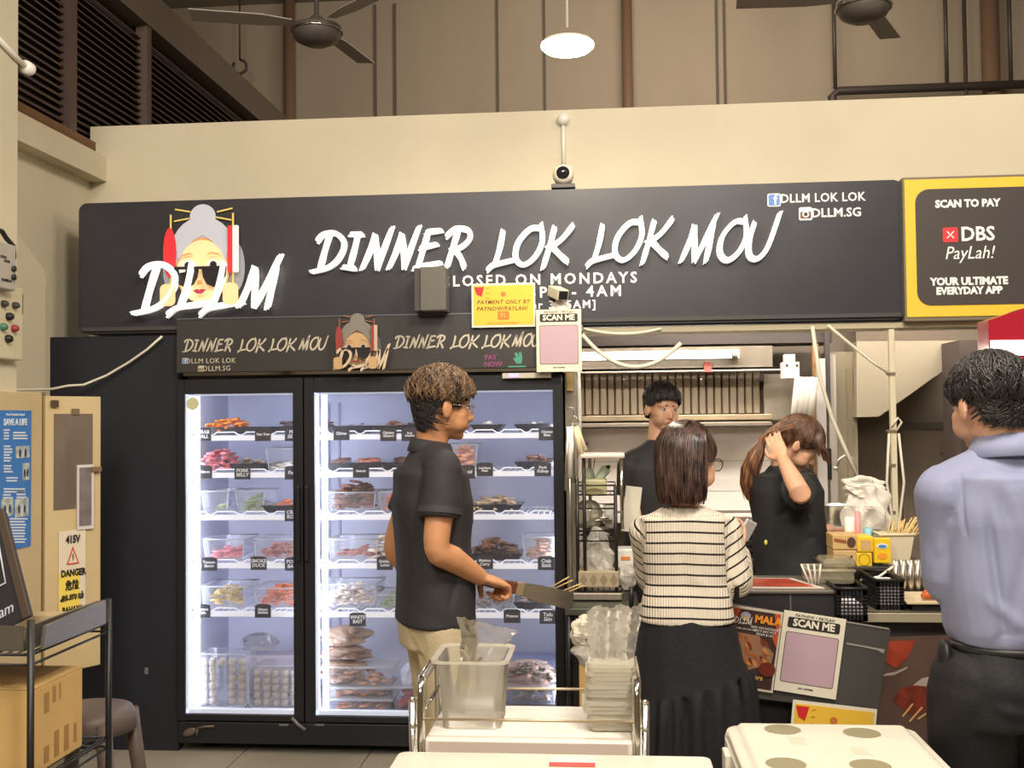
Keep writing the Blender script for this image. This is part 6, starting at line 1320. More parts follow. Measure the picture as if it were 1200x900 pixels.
for q in cups: MB().lathe((q.x, q.y, cz-.0016), [(.001, 0), (.046, 0)], 28).build('cup_recess', M('recess_olive', (150, 142, 112), .5), co)
MB().prism(rrect(X0-.015, X1+.015, Y0_+.02, Y1_, .05), Matrix.Translation((0, 0, .02)), cz-.11).build('cooler_body', cm2, co)
for (px, py) in ((935, 868), (1008, 880)):
    q = PZ(px, py, cz)
    for k in range(5): MB().box(q.x-.022+.003*(k % 2), q.x+.022-.006*(k % 3), q.y-.03+.012*k, q.y-.027+.012*k, cz, cz+.0008).build('embossed_line', M('emboss', (196, 190, 170), .5), co)
MB().box(X0-.045, X0-.028, cym+.10, cym+.17, cz-.10, cz-.04).build('lid_latch', cm2, co, .004)
# skewers on the rack behind the blade
skz = kp(668, 690, 4.5); tpl = None
for i, (x0, y0, x1, y1) in enumerate(((651, 687, 667, 676), (654, 688, 671, 680), (662, 691, 681, 684), (668, 693, 684, 686))):
    tag(MB().tube([P(x0-14, y0+6, 4.5), P(x1, y1, 4.45)], .0032, 6).build('rack_skewer', bam), 'bamboo skewer tip behind the blade, %s from the left' % ['first', 'second', 'third', 'fourth'][i], 'skewer', 'bamboo skewer tips behind the blade')
# ================================================================== PEOPLE
def V(*a): return Vector(a)
skinA = M('skin_tan', (204, 146, 104), .5, var=.06, vscale=12, subsurf=.12)
skinB = M('skin_light', (222, 172, 140), .5, var=.05, vscale=12, subsurf=.12)
def remesh(mb, name, mat, parent, vox, smooth=4, fn=None, sf=.5):
    o = mb.build(name, mat, parent, recalc=False)
    m = o.modifiers.new('r', 'REMESH'); m.mode = 'VOXEL'; m.voxel_size = vox; m.use_smooth_shade = True
    if smooth: s = o.modifiers.new('s', 'SMOOTH'); s.iterations = smooth; s.factor = sf
    dg = bpy.context.evaluated_depsgraph_get(); me = bpy.data.meshes.new_from_object(o.evaluated_get(dg)); old = o.data; o.modifiers.clear(); o.data = me; bpy.data.meshes.remove(old)
    me.name = name
    if not me.materials: me.materials.append(mat)
    if fn is not None:
        n = len(me.vertices); co = np.empty(n*3); no = np.empty(n*3); me.vertices.foreach_get('co', co); me.vertices.foreach_get('normal', no)
        co = co.reshape(-1, 3); no = no.reshape(-1, 3); wl = np.array(wloc(parent)); new = fn(co+wl, no, me)-wl
        me.vertices.foreach_set('co', new.ravel()); me.update()
    for p in me.polygons: p.use_smooth = True
    return o
def loft(mb, secs, n=28, sup=2.4):
    "secs: (centre, lateral vec, forward vec) with half sizes baked into the vectors"
    vs = []
    for c, L, Fw in secs:
        for k in range(n):
            a = 2*pi*k/n; ca, sa = cos(a), sin(a); ca = math.copysign(abs(ca)**(2/sup), ca); sa = math.copysign(abs(sa)**(2/sup), sa); vs.append(Vector(c)+L*ca+Fw*sa)
    m = len(secs); fs = [(i*n+k, i*n+(k+1) % n, (i+1)*n+(k+1) % n, (i+1)*n+k) for i in range(m-1) for k in range(n)]
    fs += [tuple(range(n))[::-1], tuple(range((m-1)*n, m*n))]
    mb.add(vs, fs, True); return mb
def limb(mb, pts, rad, n=14):
    "smooth capped limb"
    P_ = [Vector(p) for p in pts]; Q = []; R_ = []
    m = len(P_)
    for i in range(m-1):
        p0, p1, p2, p3 = P_[max(i-1, 0)], P_[i], P_[i+1], P_[min(i+2, m-1)]
        for k in range(4):
            t = k/4; Q.append(.5*((2*p1)+(-p0+p2)*t+(2*p0-5*p1+4*p2-p3)*t*t+(-p0+3*p1-3*p2+p3)*t*t*t)); R_.append(rad[i]*(1-t)+rad[i+1]*t)
    Q.append(P_[-1]); R_.append(rad[-1])
    mb.tube(Q, R_, n); mb.ball(Q[0], R_[0]*.99, n); mb.ball(Q[-1], R_[-1]*.99, n); return mb
def basis(fwd, up=V(0, 0, 1)):
    f_ = fwd.normalized(); r_ = f_.cross(up).normalized(); u_ = r_.cross(f_); return Matrix(((r_.x, f_.x, u_.x), (r_.y, f_.y, u_.y), (r_.z, f_.z, u_.z)))
def head(mb, c, R, k=1.0, female=False):
    def e(p, r): mb.ball(c+R @ (V(*p)*k), tuple(x*k for x in r), 20, R)
    e((0, -.012, .030), (.077, .096, .086)); e((0, .022, -.020), (.064, .066, .075)); e((0, .030, -.062), (.048, .050, .040))
    e((0, .062, -.092), (.020, .018, .016)); e((0, .048, -.088), (.030, .030, .020))
    for s in (-1, 1): e((s*.042, .050, -.028), (.022, .024, .024)); e((s*.030, .066, .020), (.028, .014, .010)); e((s*.042, .012, -.056), (.013, .030, .022))
    mb.tube([c+R @ (V(0, .080, .004)*k), c+R @ (V(0, .094, -.018)*k), c+R @ (V(0, .104, -.034)*k)], [.006*k, .008*k, .010*k], 10)
    e((0, .098, -.037), (.011, .012, .009))
    for s in (-1, 1): e((s*.011, .091, -.038), (.007, .009, .007))
    e((0, .084, -.058), (.022, .010, .007)); e((0, .082, -.068), (.019, .010, .007))
    for s in (-1, 1):
        Re = R @ Matrix.Rotation(s*.35, 3, 'Z')
        mb.ball(c+R @ (V(s*.082, -.004, -.010)*k), (.009*k, .021*k, .034*k), 14, Re); e((s*.034, .046, -.048), (.028, .036, .036))
def face_parts(par, c, R, k=1, lids=True, skin=None, eyes=True):
    ew = M('eye_white', (226, 218, 208), .3); ir = M('iris_dark', (40, 26, 20), .2); lipm = M('lip_pink', (190, 104, 92), .45); brm = M('brow_dark', (44, 34, 30), .7)
    if eyes:
        for s in (-1, 1):
            o = MB().ball(c+R @ (V(s*.030, .0735, .001)*k), (.0125*k, .0085*k, .0055*k), 12, R).build('eye', ew, par)
            MB().ball(c+R @ (V(s*.030+.001, .0815, .001)*k), (.0045*k, .002*k, .0045*k), 10, R).build('iris', ir, o)
            MB().tube([c+R @ (V(s*(.017+.006*j), .0775+.004*sin(j*pi/4)-.001*j, .0035+.0035*sin(j*pi/4))*k) for j in range(5)], .0014*k, 5).build('eyelid', brm, par)
        for s in (-1, 1): MB().tube([c+R @ (V(s*(.013+.008*j), .0815-.0022*j-.0006*j*j, .020+.003*sin(j*.8))*k) for j in range(5)], [.002*k, .003*k, .003*k, .0025*k, .001*k], 6).build('eyebrow', brm, par)
    MB().tube([c+R @ (V(-.018+.006*j, .0905+.003*sin(j*pi/6), -.0605-.0006*sin(j*pi/6))*k) for j in range(7)], [.001*k, .003*k, .0042*k, .0044*k, .0042*k, .003*k, .001*k], 6).build('lips', lipm, par)
def hand(mb, w, d, nrm, side, curl=.35, k=1.0, spread=.12, thumb=.6):
    "w wrist, d finger direction, nrm palm facing normal, side=+1 thumb to d x nrm"
    d = d.normalized(); nrm = (nrm-d*nrm.dot(d)).normalized(); x = d.cross(nrm)*side
    Rm = Matrix((x, d, nrm)).transposed()
    mb.ball(w+d*.045*k, (.040*k, .052*k, .015*k), 16, Rm); mb.ball(w+d*.065*k, (.042*k, .03*k, .013*k), 16, Rm)
    mb.ball(w+d*.03*k+x*.022*k+nrm*.006*k, (.018*k, .03*k, .014*k), 12, Rm)
    for i, (off, L) in enumerate(((.030, .070), (.010, .078), (-.010, .072), (-.029, .058))):
        p = w+d*.085*k+x*off*k; a = 0; pts = [p-d*.012*k, p]; dirn = (d+x*off*spread*10*.3).normalized()
        for s_, fr in enumerate((.42, .32, .26)):
            a += curl*(1.0 if s_ else .8); v = dirn*cos(a)+nrm*sin(a); p = p+v*L*fr*k; pts.append(p)
        mb.tube(pts, [.0090*k, .0088*k, .0082*k, .0074*k, .0060*k], 10); mb.ball(pts[-1], .0062*k, 8)
    p = w+d*.022*k+x*.030*k; q = p+(x*.7+d*.75+nrm*.2).normalized()*.036*k; r_ = q+(d*(1-thumb*.4)+x*.15+nrm*thumb).normalized()*.030*k; t_ = r_+(d*(1-thumb*.5)-x*.2*thumb+nrm*thumb).normalized()*.024*k
    mb.tube([p, q, r_, t_], [.013*k, .011*k, .0095*k, .0075*k], 10); mb.ball(t_, .0076*k, 8)
def folds(spec, amp=.006):
    "spec: list of (p0, p1, width, depth) creases in world space + fine ripples"
    def fn(co, no, me):
        d = np.zeros(len(co))
        for p0, p1, w, a in spec:
            p0 = np.array(p0); p1 = np.array(p1); ab = p1-p0; t = np.clip(((co-p0)@ab)/(ab@ab), 0, 1); dist = np.linalg.norm(co-(p0+t[:, None]*ab), axis=1)
            d += a*np.exp(-(dist/w)**2)*np.sin(pi*np.clip(t, .02, .98))**.4
        x, y, z = co.T
        d += amp*.5*(np.sin(13*x+9*z+3*np.sin(7*y+5*z))*np.sin(6*z+11*y+2*np.sin(9*x)))+amp*.25*np.sin(31*x+17*y+22*z+2*np.sin(14*z))
        return co+no*d[:, None]
    return fn
def strands(mb, roots, n_seg, r, seed, wob=.0):
    for pts in roots: mb.tube(pts, [r*.9]+[r]*(len(pts)-2)+[r*.25], 4, cap=False)
def hairmat(name, rgb, rgb2, rough=.38):
    m = M(name, rgb, rough, rgb2=rgb2, var=.2, vscale=55, stretch=(1, 1, .35), spec=.6); return m
def scalp(c, R, k, u, v, lift=0):
    "u azimuth (0 = front, + = right), v polar from crown"
    sx, sy, sz = .080+lift, .099+lift, .090+lift
    if v > pi/2:
        t = v-pi/2; g = 1-.10*t-.07*t*t
        return c+R @ (V(sx*g*sin(u), -.012+sy*(g if cos(u) > 0 else g-.10*t)*cos(u), .028-t*.092)*k)
    return c+R @ (V(sx*sin(v)*sin(u), -.012+sy*sin(v)*cos(u), .028+sz*cos(v))*k)
def short_hair(par, name, c, R, k, mat, seed, vf, vs_, vb, n=900, r=.0042, ln=.06, lift=.014, messy=.5, crown_u=pi, mat2=None, v2=1.05):
    "vf, vs_, vb: polar limit at front / side / back"
    rnd = random.Random(seed); mb = MB(); mb2 = MB()
    def lim(u): 
        a = abs((u+pi) % (2*pi)-pi)/pi; return float(np.interp(a, [0, .24, .40, .50, .58, .66, 1], [vf, vf+.12, vs_, vs_, vs_-.05, vb-.12, vb]))
    # base cap
    cap = MB(); NU, NV = 36, 12; vs = []
    for j in range(NV+1):
        for i in range(NU): u = 2*pi*i/NU-pi; v = lim(u)*j/NV; vs.append(scalp(c, R, k, u, v, .006*(1-.8*(j/NV)**3)))
    cap.add(vs, [(j*NU+i, j*NU+(i+1) % NU, (j+1)*NU+(i+1) % NU, (j+1)*NU+i) for j in range(NV) for i in range(NU)], True)
    h = cap.build(name, mat if mat2 is None else mat2, par, recalc=False)
    for i in range(n):
        u = rnd.uniform(-pi, pi); L_ = lim(u); v = L_*rnd.random()**.7
        du = rnd.gauss(0, .3*messy); top = v < v2
        l0 = ln*(1 if top else .40)*rnd.uniform(.7, 1.15); dv = l0/.09/5; pts = []
        for s_ in range(5):
            vv = min(v+dv*s_, L_+.10); uu = u+du*s_*.25/max(.4, sin(v)); lf = (lift if top else lift*.45 if mat2 is None else lift*.33)*(1-.55*s_/4)*rnd.uniform(.8, 1.2)+(rnd.uniform(0, .006)*messy if top else 0)
            pts.append(scalp(c, R, k, uu, vv, lf))
        rq = r if (top or mat2 is None) else r*.6
        (mb if top or mat2 is None else mb2).tube(pts, [rq*.9, rq, rq, rq*.8, rq*.25], 4, cap=False)
    t = mb.build('hair_strands', mat, h, recalc=False); t['kind'] = 'stuff'
    if mat2 is not None and mb2.v: t = mb2.build('undercut', mat2, h, recalc=False); t['kind'] = 'stuff'
    return h
def person(label, loc): return thing('person', label, 'person', loc)
def legs(mb, hipc, fwd, foot_z=0, k=1.0, w=.10, kn=(0, 0), sep=.02, extra=0):
    r_ = fwd.cross(V(0, 0, 1))
    for s in (-1, 1):
        h = hipc+r_*s*w*k; a = V(h.x, h.y, 0)+r_*s*sep+V(0, 0, .09); kne = (h+a)/2+fwd*.025+V(0, 0, .02)
        limb(mb, [h, kne, a], [.085*k+extra, .058*k+extra, .042*k+extra*1.6], 16)
def shoes(par, hipc, fwd, k, w, sep, mat):
    r_ = fwd.cross(V(0, 0, 1)); ob = []
    for s in (-1, 1):
        a = V(hipc.x, hipc.y, 0)+r_*s*(w*k+sep); R = basis(fwd)
        mb = MB(); mb.ball(a+V(0, 0, .045)+fwd*.05, (.047, .135, .045), 16, R); mb.v = [(x, y, max(z, .0)) for x, y, z in mb.v]; mb.build('shoe', mat, par)
def foot_body(mb, hipc, fwd, k, w, sep):
    r_ = fwd.cross(V(0, 0, 1))
    for s in (-1, 1):
        a = V(hipc.x, hipc.y, 0)+r_*s*(w*k+sep); mb.ball(a+V(0, 0, .045)+fwd*.05, (.038, .12, .035), 12, basis(fwd))
UP = V(0, 0, 1)

# ------------------------------------------------------------------ 1. man in the black polo
Y0 = 3.60
fw = V(.93, .36, 0).normalized(); rt = fw.cross(UP)
hd = P(521, 478, Y0); neck = P(505, 522, Y0); hips = P(512, 735, Y0); hips.z = .93
base = V(neck.x, Y0, 0)
p1 = person('person in a black polo shirt and khaki trousers holding a blade', V(hips.x, Y0, 0))
cen = V(P(506, 560, Y0).x, Y0, 0)
def ZP(py, Y=Y0, px=510): return P(px, py, Y).z
zs_ = ZP(538); 
shR = V(cen.x, Y0, zs_-.02)+rt*.185+fw*.0; shL = V(cen.x, Y0, zs_-.02)-rt*.185
elR = P(512, 643, 3.38); wrR = P(562, 676, 3.50)
elL = P(463, 640, 3.80); wrL = P(500, 700, 3.92)
Rh = basis(V(.92, .38, -.10).normalized()); hc = P(519, 476, Y0); kh = 1.02
b = MB(); head(b, hc, Rh, kh)
limb(b, [hc+Rh @ V(0, -.025, -.05), neck+V(0, 0, -.02), V(cen.x, Y0, zs_-.03)], [.055, .056, .07])
loft(b, [(V(hips.x, Y0, .86), rt*.15, fw*.10), (V(hips.x, Y0, .98), rt*.155, fw*.105), (V(cen.x-.005, Y0, 1.10), rt*.135, fw*.092), (V(cen.x, Y0, 1.28), rt*.155, fw*.105), (V(cen.x, Y0, 1.38), rt*.16, fw*.095), (V(cen.x, Y0, zs_-.01), rt*.12, fw*.06)])
for s, e_, w_ in ((shR, elR, wrR), (shL, elL, wrL)): limb(b, [s, (s+e_)/2, e_, e_.lerp(w_, .35), w_], [.055, .047, .041, .043, .028])
hdir = (P(600, 688, 3.60)-wrR).normalized()
hand(b, wrR, hdir, V(.1, .3, -1), 1, 1.25, 1.22, .05, 1.0)
hand(b, wrL, (wrL-elL).normalized(), V(0, 0, -1), -1, .6)
legs(b, V(hips.x, Y0, .88), fw, 0, 1, .09); foot_body(b, hips, fw, 1, .09, .02)
remesh(b, 'body', skinA, p1, .0055, 3)
face_parts(p1, hc, Rh, kh)
poloM = M('polo_black', (48, 46, 50), .75, bump=.25, bscale=220)
s_ = MB(); sl = .022
loft(s_, [(V(hips.x-.005, Y0, ZP(727)), rt*.195, fw*.128), (V(hips.x-.005, Y0, 1.02), rt*.187, fw*.125), (V(cen.x-.0, Y0, 1.14), rt*.170, fw*.122), (V(cen.x-.0, Y0, 1.28), rt*.176, fw*.132), (V(cen.x-.004, Y0, 1.38), rt*.172, fw*.120), (V(cen.x-.004, Y0, zs_-.01), rt*.14, fw*.085), (V(cen.x, Y0, zs_+.03), rt*.085, fw*.07)], sup=2.6)
for q_ in (shL, shR): limb(s_, [V(cen.x, Y0, zs_+.005), q_], [.068, .058], 16)
for s, e_, t_ in ((shR, elR, .62), (shL, elL, .60)):
    m_ = s.lerp(e_, t_); d_ = (e_-s).normalized()
    s_.tube([s-d_*.03, s, s.lerp(e_, .3), m_], [.045, .060, .064, .068], 20)
limb(s_, [V(cen.x, Y0, zs_-.01), neck+V(0, 0, -.015)], [.075, .064], 18)
fo = [(shR+fw*-.07, V(cen.x, Y0, 1.2)+rt*.13-fw*.1, .012, -.008), (shR-fw*.05+V(0, 0, -.08), V(cen.x, Y0, 1.1)+rt*.17, .014, .007), (V(hips.x, Y0, 1.0)-fw*.12, V(cen.x, Y0, 1.15)+rt*.17, .016, -.006), (shR+fw*.03, shR.lerp(elR, .5)+fw*.05, .012, -.006), (V(cen.x, Y0, 1.35)-fw*.11+rt*.08, V(cen.x, Y0, 1.0)-fw*.11+rt*.12, .02, -.006), (V(hips.x, Y0, .95)+rt*.19, V(hips.x, Y0, 1.1)+rt*.17+fw*.05, .012, -.006)]
remesh(s_, 'polo_shirt', poloM, p1, .0065, 5, folds(fo, .005))
cufm = M('polo_cuff', (60, 58, 60), .7)
m_ = shR.lerp(elR, .60); d_ = (elR-shR).normalized(); MB().tube([m_-d_*.028, m_-d_*.006], [.0705, .0715], 24, cap=False).build('cuff_band', cufm, p1)
col_ = MB(); nk = neck+V(0, 0, -.004)
for rr, dz in ((.062, .012), (.069, -.012)): pass
NC = 28; vs = []
for j, (rr, dz) in enumerate(((.060, .018), (.066, .020), (.080, -.022), (.078, -.026))):
    for i in range(NC): a = 2*pi*i/NC; vs.append(nk+rt*rr*cos(a)+fw*rr*1.02*sin(a)+V(0, 0, dz-.012*sin(a)))
col_.add(vs, [(j*NC+i, j*NC+(i+1) % NC, (j+1)*NC+(i+1) % NC, (j+1)*NC+i) for j in range(3) for i in range(NC)], True); col_.build('collar', poloM, p1, recalc=False)
kh_ = M('khaki', (204, 188, 152), .75, bump=.2, bscale=120)
t_ = MB(); loft(t_, [(V(hips.x, Y0, .80), rt*.165, fw*.125), (V(hips.x, Y0, .90), rt*.168, fw*.13), (V(hips.x, Y0, 1.0), rt*.150, fw*.112)]); legs(t_, V(hips.x, Y0, .88), fw, 0, 1, .09, extra=.018)
hp_ = V(hips.x, Y0, .85)
remesh(t_, 'trousers', kh_, p1, .008, 5, folds([(hp_+rt*.1-fw*.12, hp_+rt*.16+fw*.02+V(0, 0, -.2), .014, -.008), (hp_+rt*.15+fw*.0, hp_+rt*.12+fw*.1+V(0, 0, -.25), .014, .008), (hp_+rt*.17+fw*.04+V(0, 0, .1), hp_+rt*.15+fw*.11+V(0, 0, -.05), .008, -.008), (hp_-fw*.12+V(0, 0, -.1), hp_+rt*.1-fw*.05+V(0, 0, -.35), .016, .007)], .006))
shoes(p1, hips, fw, 1, .09, .02, M('shoe_dark', (60, 56, 54), .5))
hb1 = hairmat('hair_brown_top', (140, 110, 80), (42, 32, 28)); hd1 = hairmat('hair_dark_side', (44, 36, 34), (26, 22, 22), .6)
short_hair(p1, 'hair', hc, Rh, kh, hb1, 3, 1.22, 1.85, 2.78, 2600, .0031, .05, .020, .9, mat2=hd1, v2=1.38)
gl = MB(); gm = M('glasses_metal', (200, 190, 180), .2, 1)
gls = thing('spectacles', 'thin clear rimmed spectacles worn by the man in the black polo', 'glasses', hc+Rh @ V(0, .1, 0))
for s in (-1, 1):
    MB().tube([hc+Rh @ (V(s*.030+.021*cos(t*pi/8), .096, -.002+.017*sin(t*pi/8))*kh) for t in range(17)], .0013, 5).build('rim', gm, gls)
    MB().tube([hc+Rh @ (V(s*.051, .096, .003)*kh), hc+Rh @ (V(s*.078, .078, .006)*kh), hc+Rh @ (V(s*.083, .0, .006)*kh)], .0014, 5).build('temple', gm, gls)
    MB().prism([(s*.030+.020*cos(t*pi/8), -.002+.016*sin(t*pi/8)) for t in range(16)], Matrix.Translation(hc+Rh @ V(0, .098, 0)) @ Rh.to_4x4() @ Matrix.Rotation(pi/2, 4, 'X'), .0008).build('lens', clear('lens_clear', (240, 244, 250), .08, .05, 1.03), gls)
# blade
g0, g1, g2 = P(577, 683, 3.56), P(604, 686, 3.60), P(613, 688, 3.61); ed = P(670, 703, 3.66)
dx_ = (ed-g0).normalized(); upb = (V(0, 0, 1)-dx_*dx_.z).normalized(); Tk = plane_T(g0, right=dx_, up=upb)
L1, L2, L3 = (g1-g0).length, (g2-g0).length, (ed-g0).length
kn = thing('broad_blade', 'broad steel blade with a dark wooden handle held by the man in black', 'knife', g0)
MB().prism([(-.06, -.014), (L1*.5, -.018), (L1, -.021), (L1, .021), (L1*.5, .018), (-.06, .014)], Tk @ Matrix.Translation((0, 0, -.009)), .018).build('handle', M('handle_wood', (104, 56, 42), .45, var=.3, vscale=18, stretch=(1, 1, 4)), kn, .004)
MB().prism([(L1, -.021), (L2, -.023), (L2, .023), (L1, .021)], Tk @ Matrix.Translation((0, 0, -.008)), .016).build('bolster', M('bolster_brass', (196, 178, 140), .3, .8), kn, .003)
MB().prism([(L2, -.023), (L3*.6, -.030), (L3, -.034), (L3+.006, .0), (L3, .026), (L3*.6, .026), (L2, .023)], Tk @ Matrix.Translation((0, 0, -.0015)), .003).build('blade', M('blade_steel', (170, 160, 146), .28, .9, var=.15, vscale=8, stretch=(1, 1, 9)), kn)

# ------------------------------------------------------------------ 2. woman in the striped top
Y2 = 3.36; fw2 = V(.10, .99, 0).normalized(); rt2 = fw2.cross(UP)
cx = P(803, 620, Y2).x; hip2 = V(P(806, 760, Y2).x, Y2, .86)
zsh = P(800, 598, Y2).z; hc2 = P(808, 540, Y2+.02); k2 = .93
R2 = basis(V(.80, .60, -.12).normalized())
p2 = person('person with long brown hair in a white striped top and black tiered skirt', V(hip2.x, Y2, 0))
b = MB(); head(b, hc2, R2, k2, True)
nk2 = V(cx, Y2, zsh+.03)
limb(b, [hc2+R2 @ V(0, -.02, -.05), nk2, V(cx, Y2, zsh-.03)], [.044, .044, .06])
loft(b, [(V(hip2.x, Y2, .78), rt2*.15, fw2*.10), (V(hip2.x, Y2, .92), rt2*.14, fw2*.095), (V(cx, Y2, 1.02), rt2*.115, fw2*.08), (V(cx, Y2, 1.16), rt2*.125, fw2*.09), (V(cx, Y2, zsh-.03), rt2*.12, fw2*.07)])
sR2 = V(cx, Y2, zsh-.060)+rt2*.128; sL2 = V(cx, Y2, zsh-.065)-rt2*.128
eR2 = P(865, 684, 3.36); wR2 = P(867, 646, 3.56); eL2 = P(764, 680, 3.52); wL2 = P(805, 650, 3.72)
for s, e_, w_ in ((sR2, eR2, wR2), (sL2, eL2, wL2)): limb(b, [s, (s+e_)/2, e_, e_.lerp(w_, .4), w_], [.045, .038, .034, .034, .023])
hand(b, wR2, (P(868, 622, 3.60)-wR2).normalized(), V(-.6, -.3, .0), -1, .55, .85, thumb=.8)
hand(b, wL2, V(.8, .5, .3), V(0, -.3, 1), 1, .5, .85)
legs(b, V(hip2.x, Y2, .80), fw2, 0, .9, .085); foot_body(b, hip2, fw2, .9, .085, .02)
remesh(b, 'body', skinB, p2, .0055, 3); face_parts(p2, hc2, R2, k2)
# striped knit
def stripes():
    m = bpy.data.materials.new('striped_knit'); m.use_nodes = True; nt = m.node_tree; b_ = nt.nodes['Principled BSDF']; N = nt.nodes; L = nt.links
    at = N.new('ShaderNodeAttribute'); at.attribute_name = 'stripe'; at2 = N.new('ShaderNodeAttribute'); at2.attribute_name = 'rib'
    md = N.new('ShaderNodeMath'); md.operation = 'FRACT'; L.new(at.outputs['Fac'], md.inputs[0])
    lt = N.new('ShaderNodeMath'); lt.operation = 'LESS_THAN'; lt.inputs[1].default_value = .19; L.new(md.outputs[0], lt.inputs[0])
    mx_ = N.new('ShaderNodeMix'); mx_.data_type = 'RGBA'; mx_.inputs['A'].default_value = (*lin((226, 216, 198)), 1); mx_.inputs['B'].default_value = (*lin((48, 36, 38)), 1); L.new(lt.outputs[0], mx_.inputs['Factor']); L.new(mx_.outputs['Result'], b_.inputs['Base Color'])
    sn = N.new('ShaderNodeMath'); sn.operation = 'SINE'; ml = N.new('ShaderNodeMath'); ml.operation = 'MULTIPLY'; ml.inputs[1].default_value = 760; L.new(at2.outputs['Fac'], ml.inputs[0]); L.new(ml.outputs[0], sn.inputs[0])
    bp = N.new('ShaderNodeBump'); bp.inputs['Strength'].default_value = .5; bp.inputs['Distance'].default_value = .003; L.new(sn.outputs[0], bp.inputs['Height']); L.new(bp.outputs[0], b_.inputs['Normal']); b_.inputs['Roughness'].default_value = .85
    return m
hem2 = P(808, 727, Y2).z
s_ = MB(); loft(s_, [(V(hip2.x, Y2, hem2), rt2*.146, fw2*.112), (V(hip2.x, Y2, hem2+.06), rt2*.140, fw2*.108), (V(cx+.005, Y2, 1.05), rt2*.130, fw2*.098), (V(cx, Y2, 1.16), rt2*.138, fw2*.104), (V(cx, Y2, 1.25), rt2*.145, fw2*.098), (V(cx, Y2, zsh-.02), rt2*.125, fw2*.075), (V(cx, Y2, zsh+.015), rt2*.06, fw2*.055)])
for q_ in (sL2, sR2): limb(s_, [V(cx, Y2, zsh-.025), q_], [.052, .046], 16)
for s, e_, w_ in ((sR2, eR2, wR2), (sL2, eL2, wL2)): limb(s_, [s, (s+e_)/2, e_, e_.lerp(w_, .5), w_.lerp(e_, .12)], [.047, .046, .046, .044, .036], 16)
def stripe_fn(co, no, me):
    n = len(co); st_ = np.zeros(n); best = np.full(n, 1e9); rib = np.zeros(n)
    r_ = np.array(rt2); lat = (co-np.array((cx, Y2, 0)))@r_
    zt_ = co[:, 2]-.010*np.cos(lat/.15*1.5)-.02*(lat/.15)**2*0
    st_ = (zt_-hem2-.012)/.0322; st_[co[:, 2] > zsh-.012] = .5; rib = lat.copy()
    for (s, e_, w_, sg_) in ((sR2, eR2, wR2, 1), (sL2, eL2, wL2, -1)):
        l0 = (e_-s).length
        for a_, b_, off in ((s, e_, 0), (e_, w_, l0)):
            a_, b_ = np.array(a_), np.array(b_); ab = b_-a_; tu = ((co-a_)@ab)/(ab@ab); t = np.clip(tu, 0, 1); dist = np.linalg.norm(co-(a_+t[:, None]*ab), axis=1); t = np.clip(tu, -.6 if off == 0 else 0, 1)
            m = (dist < .066)&(lat*sg_ > .118+(.0 if off == 0 else -.3)) & (dist < best); best[m] = dist[m]; st_[m] = -(off+t[m]*np.linalg.norm(ab))/.0345+8.3; st_[m] -= .42*(lat[m]*sg_-.13)/.0345; rib[m] = (co[m, 1])
    for nm_, arr in (('stripe', st_), ('rib', rib)):
        a = me.attributes.new(nm_, 'FLOAT', 'POINT'); a.data.foreach_set('value', arr.astype(np.float32))
    return folds([(V(cx, Y2, 1.0)+rt2*.12-fw2*.05, V(cx, Y2, 1.08)+rt2*.02-fw2*.1, .014, .004), (V(cx, Y2, 1.22)-fw2*.1, V(cx, Y2, 1.0)-fw2*.1, .02, -.005)], .003)(co, no, me)
remesh(s_, 'striped_top', stripes(), p2, .006, 5, stripe_fn)
# tiered skirt
def skirt():
    mb = MB(); n = 120; rows = []
    ctr = V(hip2.x+.0, Y2, 0)
    for (z, a, bb, amp, fr) in ((hem2+.02, .135, .108, 0, 0), (.90, .150, .12, .001, 9), (.80, .168, .14, .002, 9), (.745, .178, .152, .002, 9), (.735, .182, .156, .0, 0), (.725, .186, .160, .010, 22), (.66, .192, .170, .013, 22), (.56, .200, .18, .013, 22), (.46, .205, .185, .012, 22), (.45, .206, .186, .0, 0), (.44, .21, .19, .016, 30), (.36, .225, .205, .018, 30), (.28, .235, .215, .018, 30)):
        row = []
        for i in range(n):
            t = 2*pi*i/n; d = amp*(sin(fr*t+2*sin(3*t))+.5*sin(fr*.53*t+1)); zz = z+(.006*sin(22*t) if amp > .009 and z in (.725, .44) else 0)
            tilt = .05*(cos(t)) if .5 < z < .78 else 0
            row.append(ctr+rt2*(a+d)*cos(t)+fw2*(bb+d)*sin(t)+V(0, 0, zz+tilt*.5+(.02 if .5 < z < .76 else 0)*cos(t)))
        rows.append(row)
    mb.add([v for r_ in rows for v in r_], [(j*n+i, j*n+(i+1) % n, (j+1)*n+(i+1) % n, (j+1)*n+i) for j in range(len(rows)-1) for i in range(n)], True)
    return mb
skirt().build('tiered_skirt', M('skirt_black', (20, 19, 23), .85, bump=.25, bscale=70), p2, recalc=False)
shoes(p2, hip2, fw2, .9, .085, .02, M('shoe_light', (200, 196, 190), .5))
hbr = hairmat('hair_long_brown', (84, 60, 50), (30, 23, 23), .30)
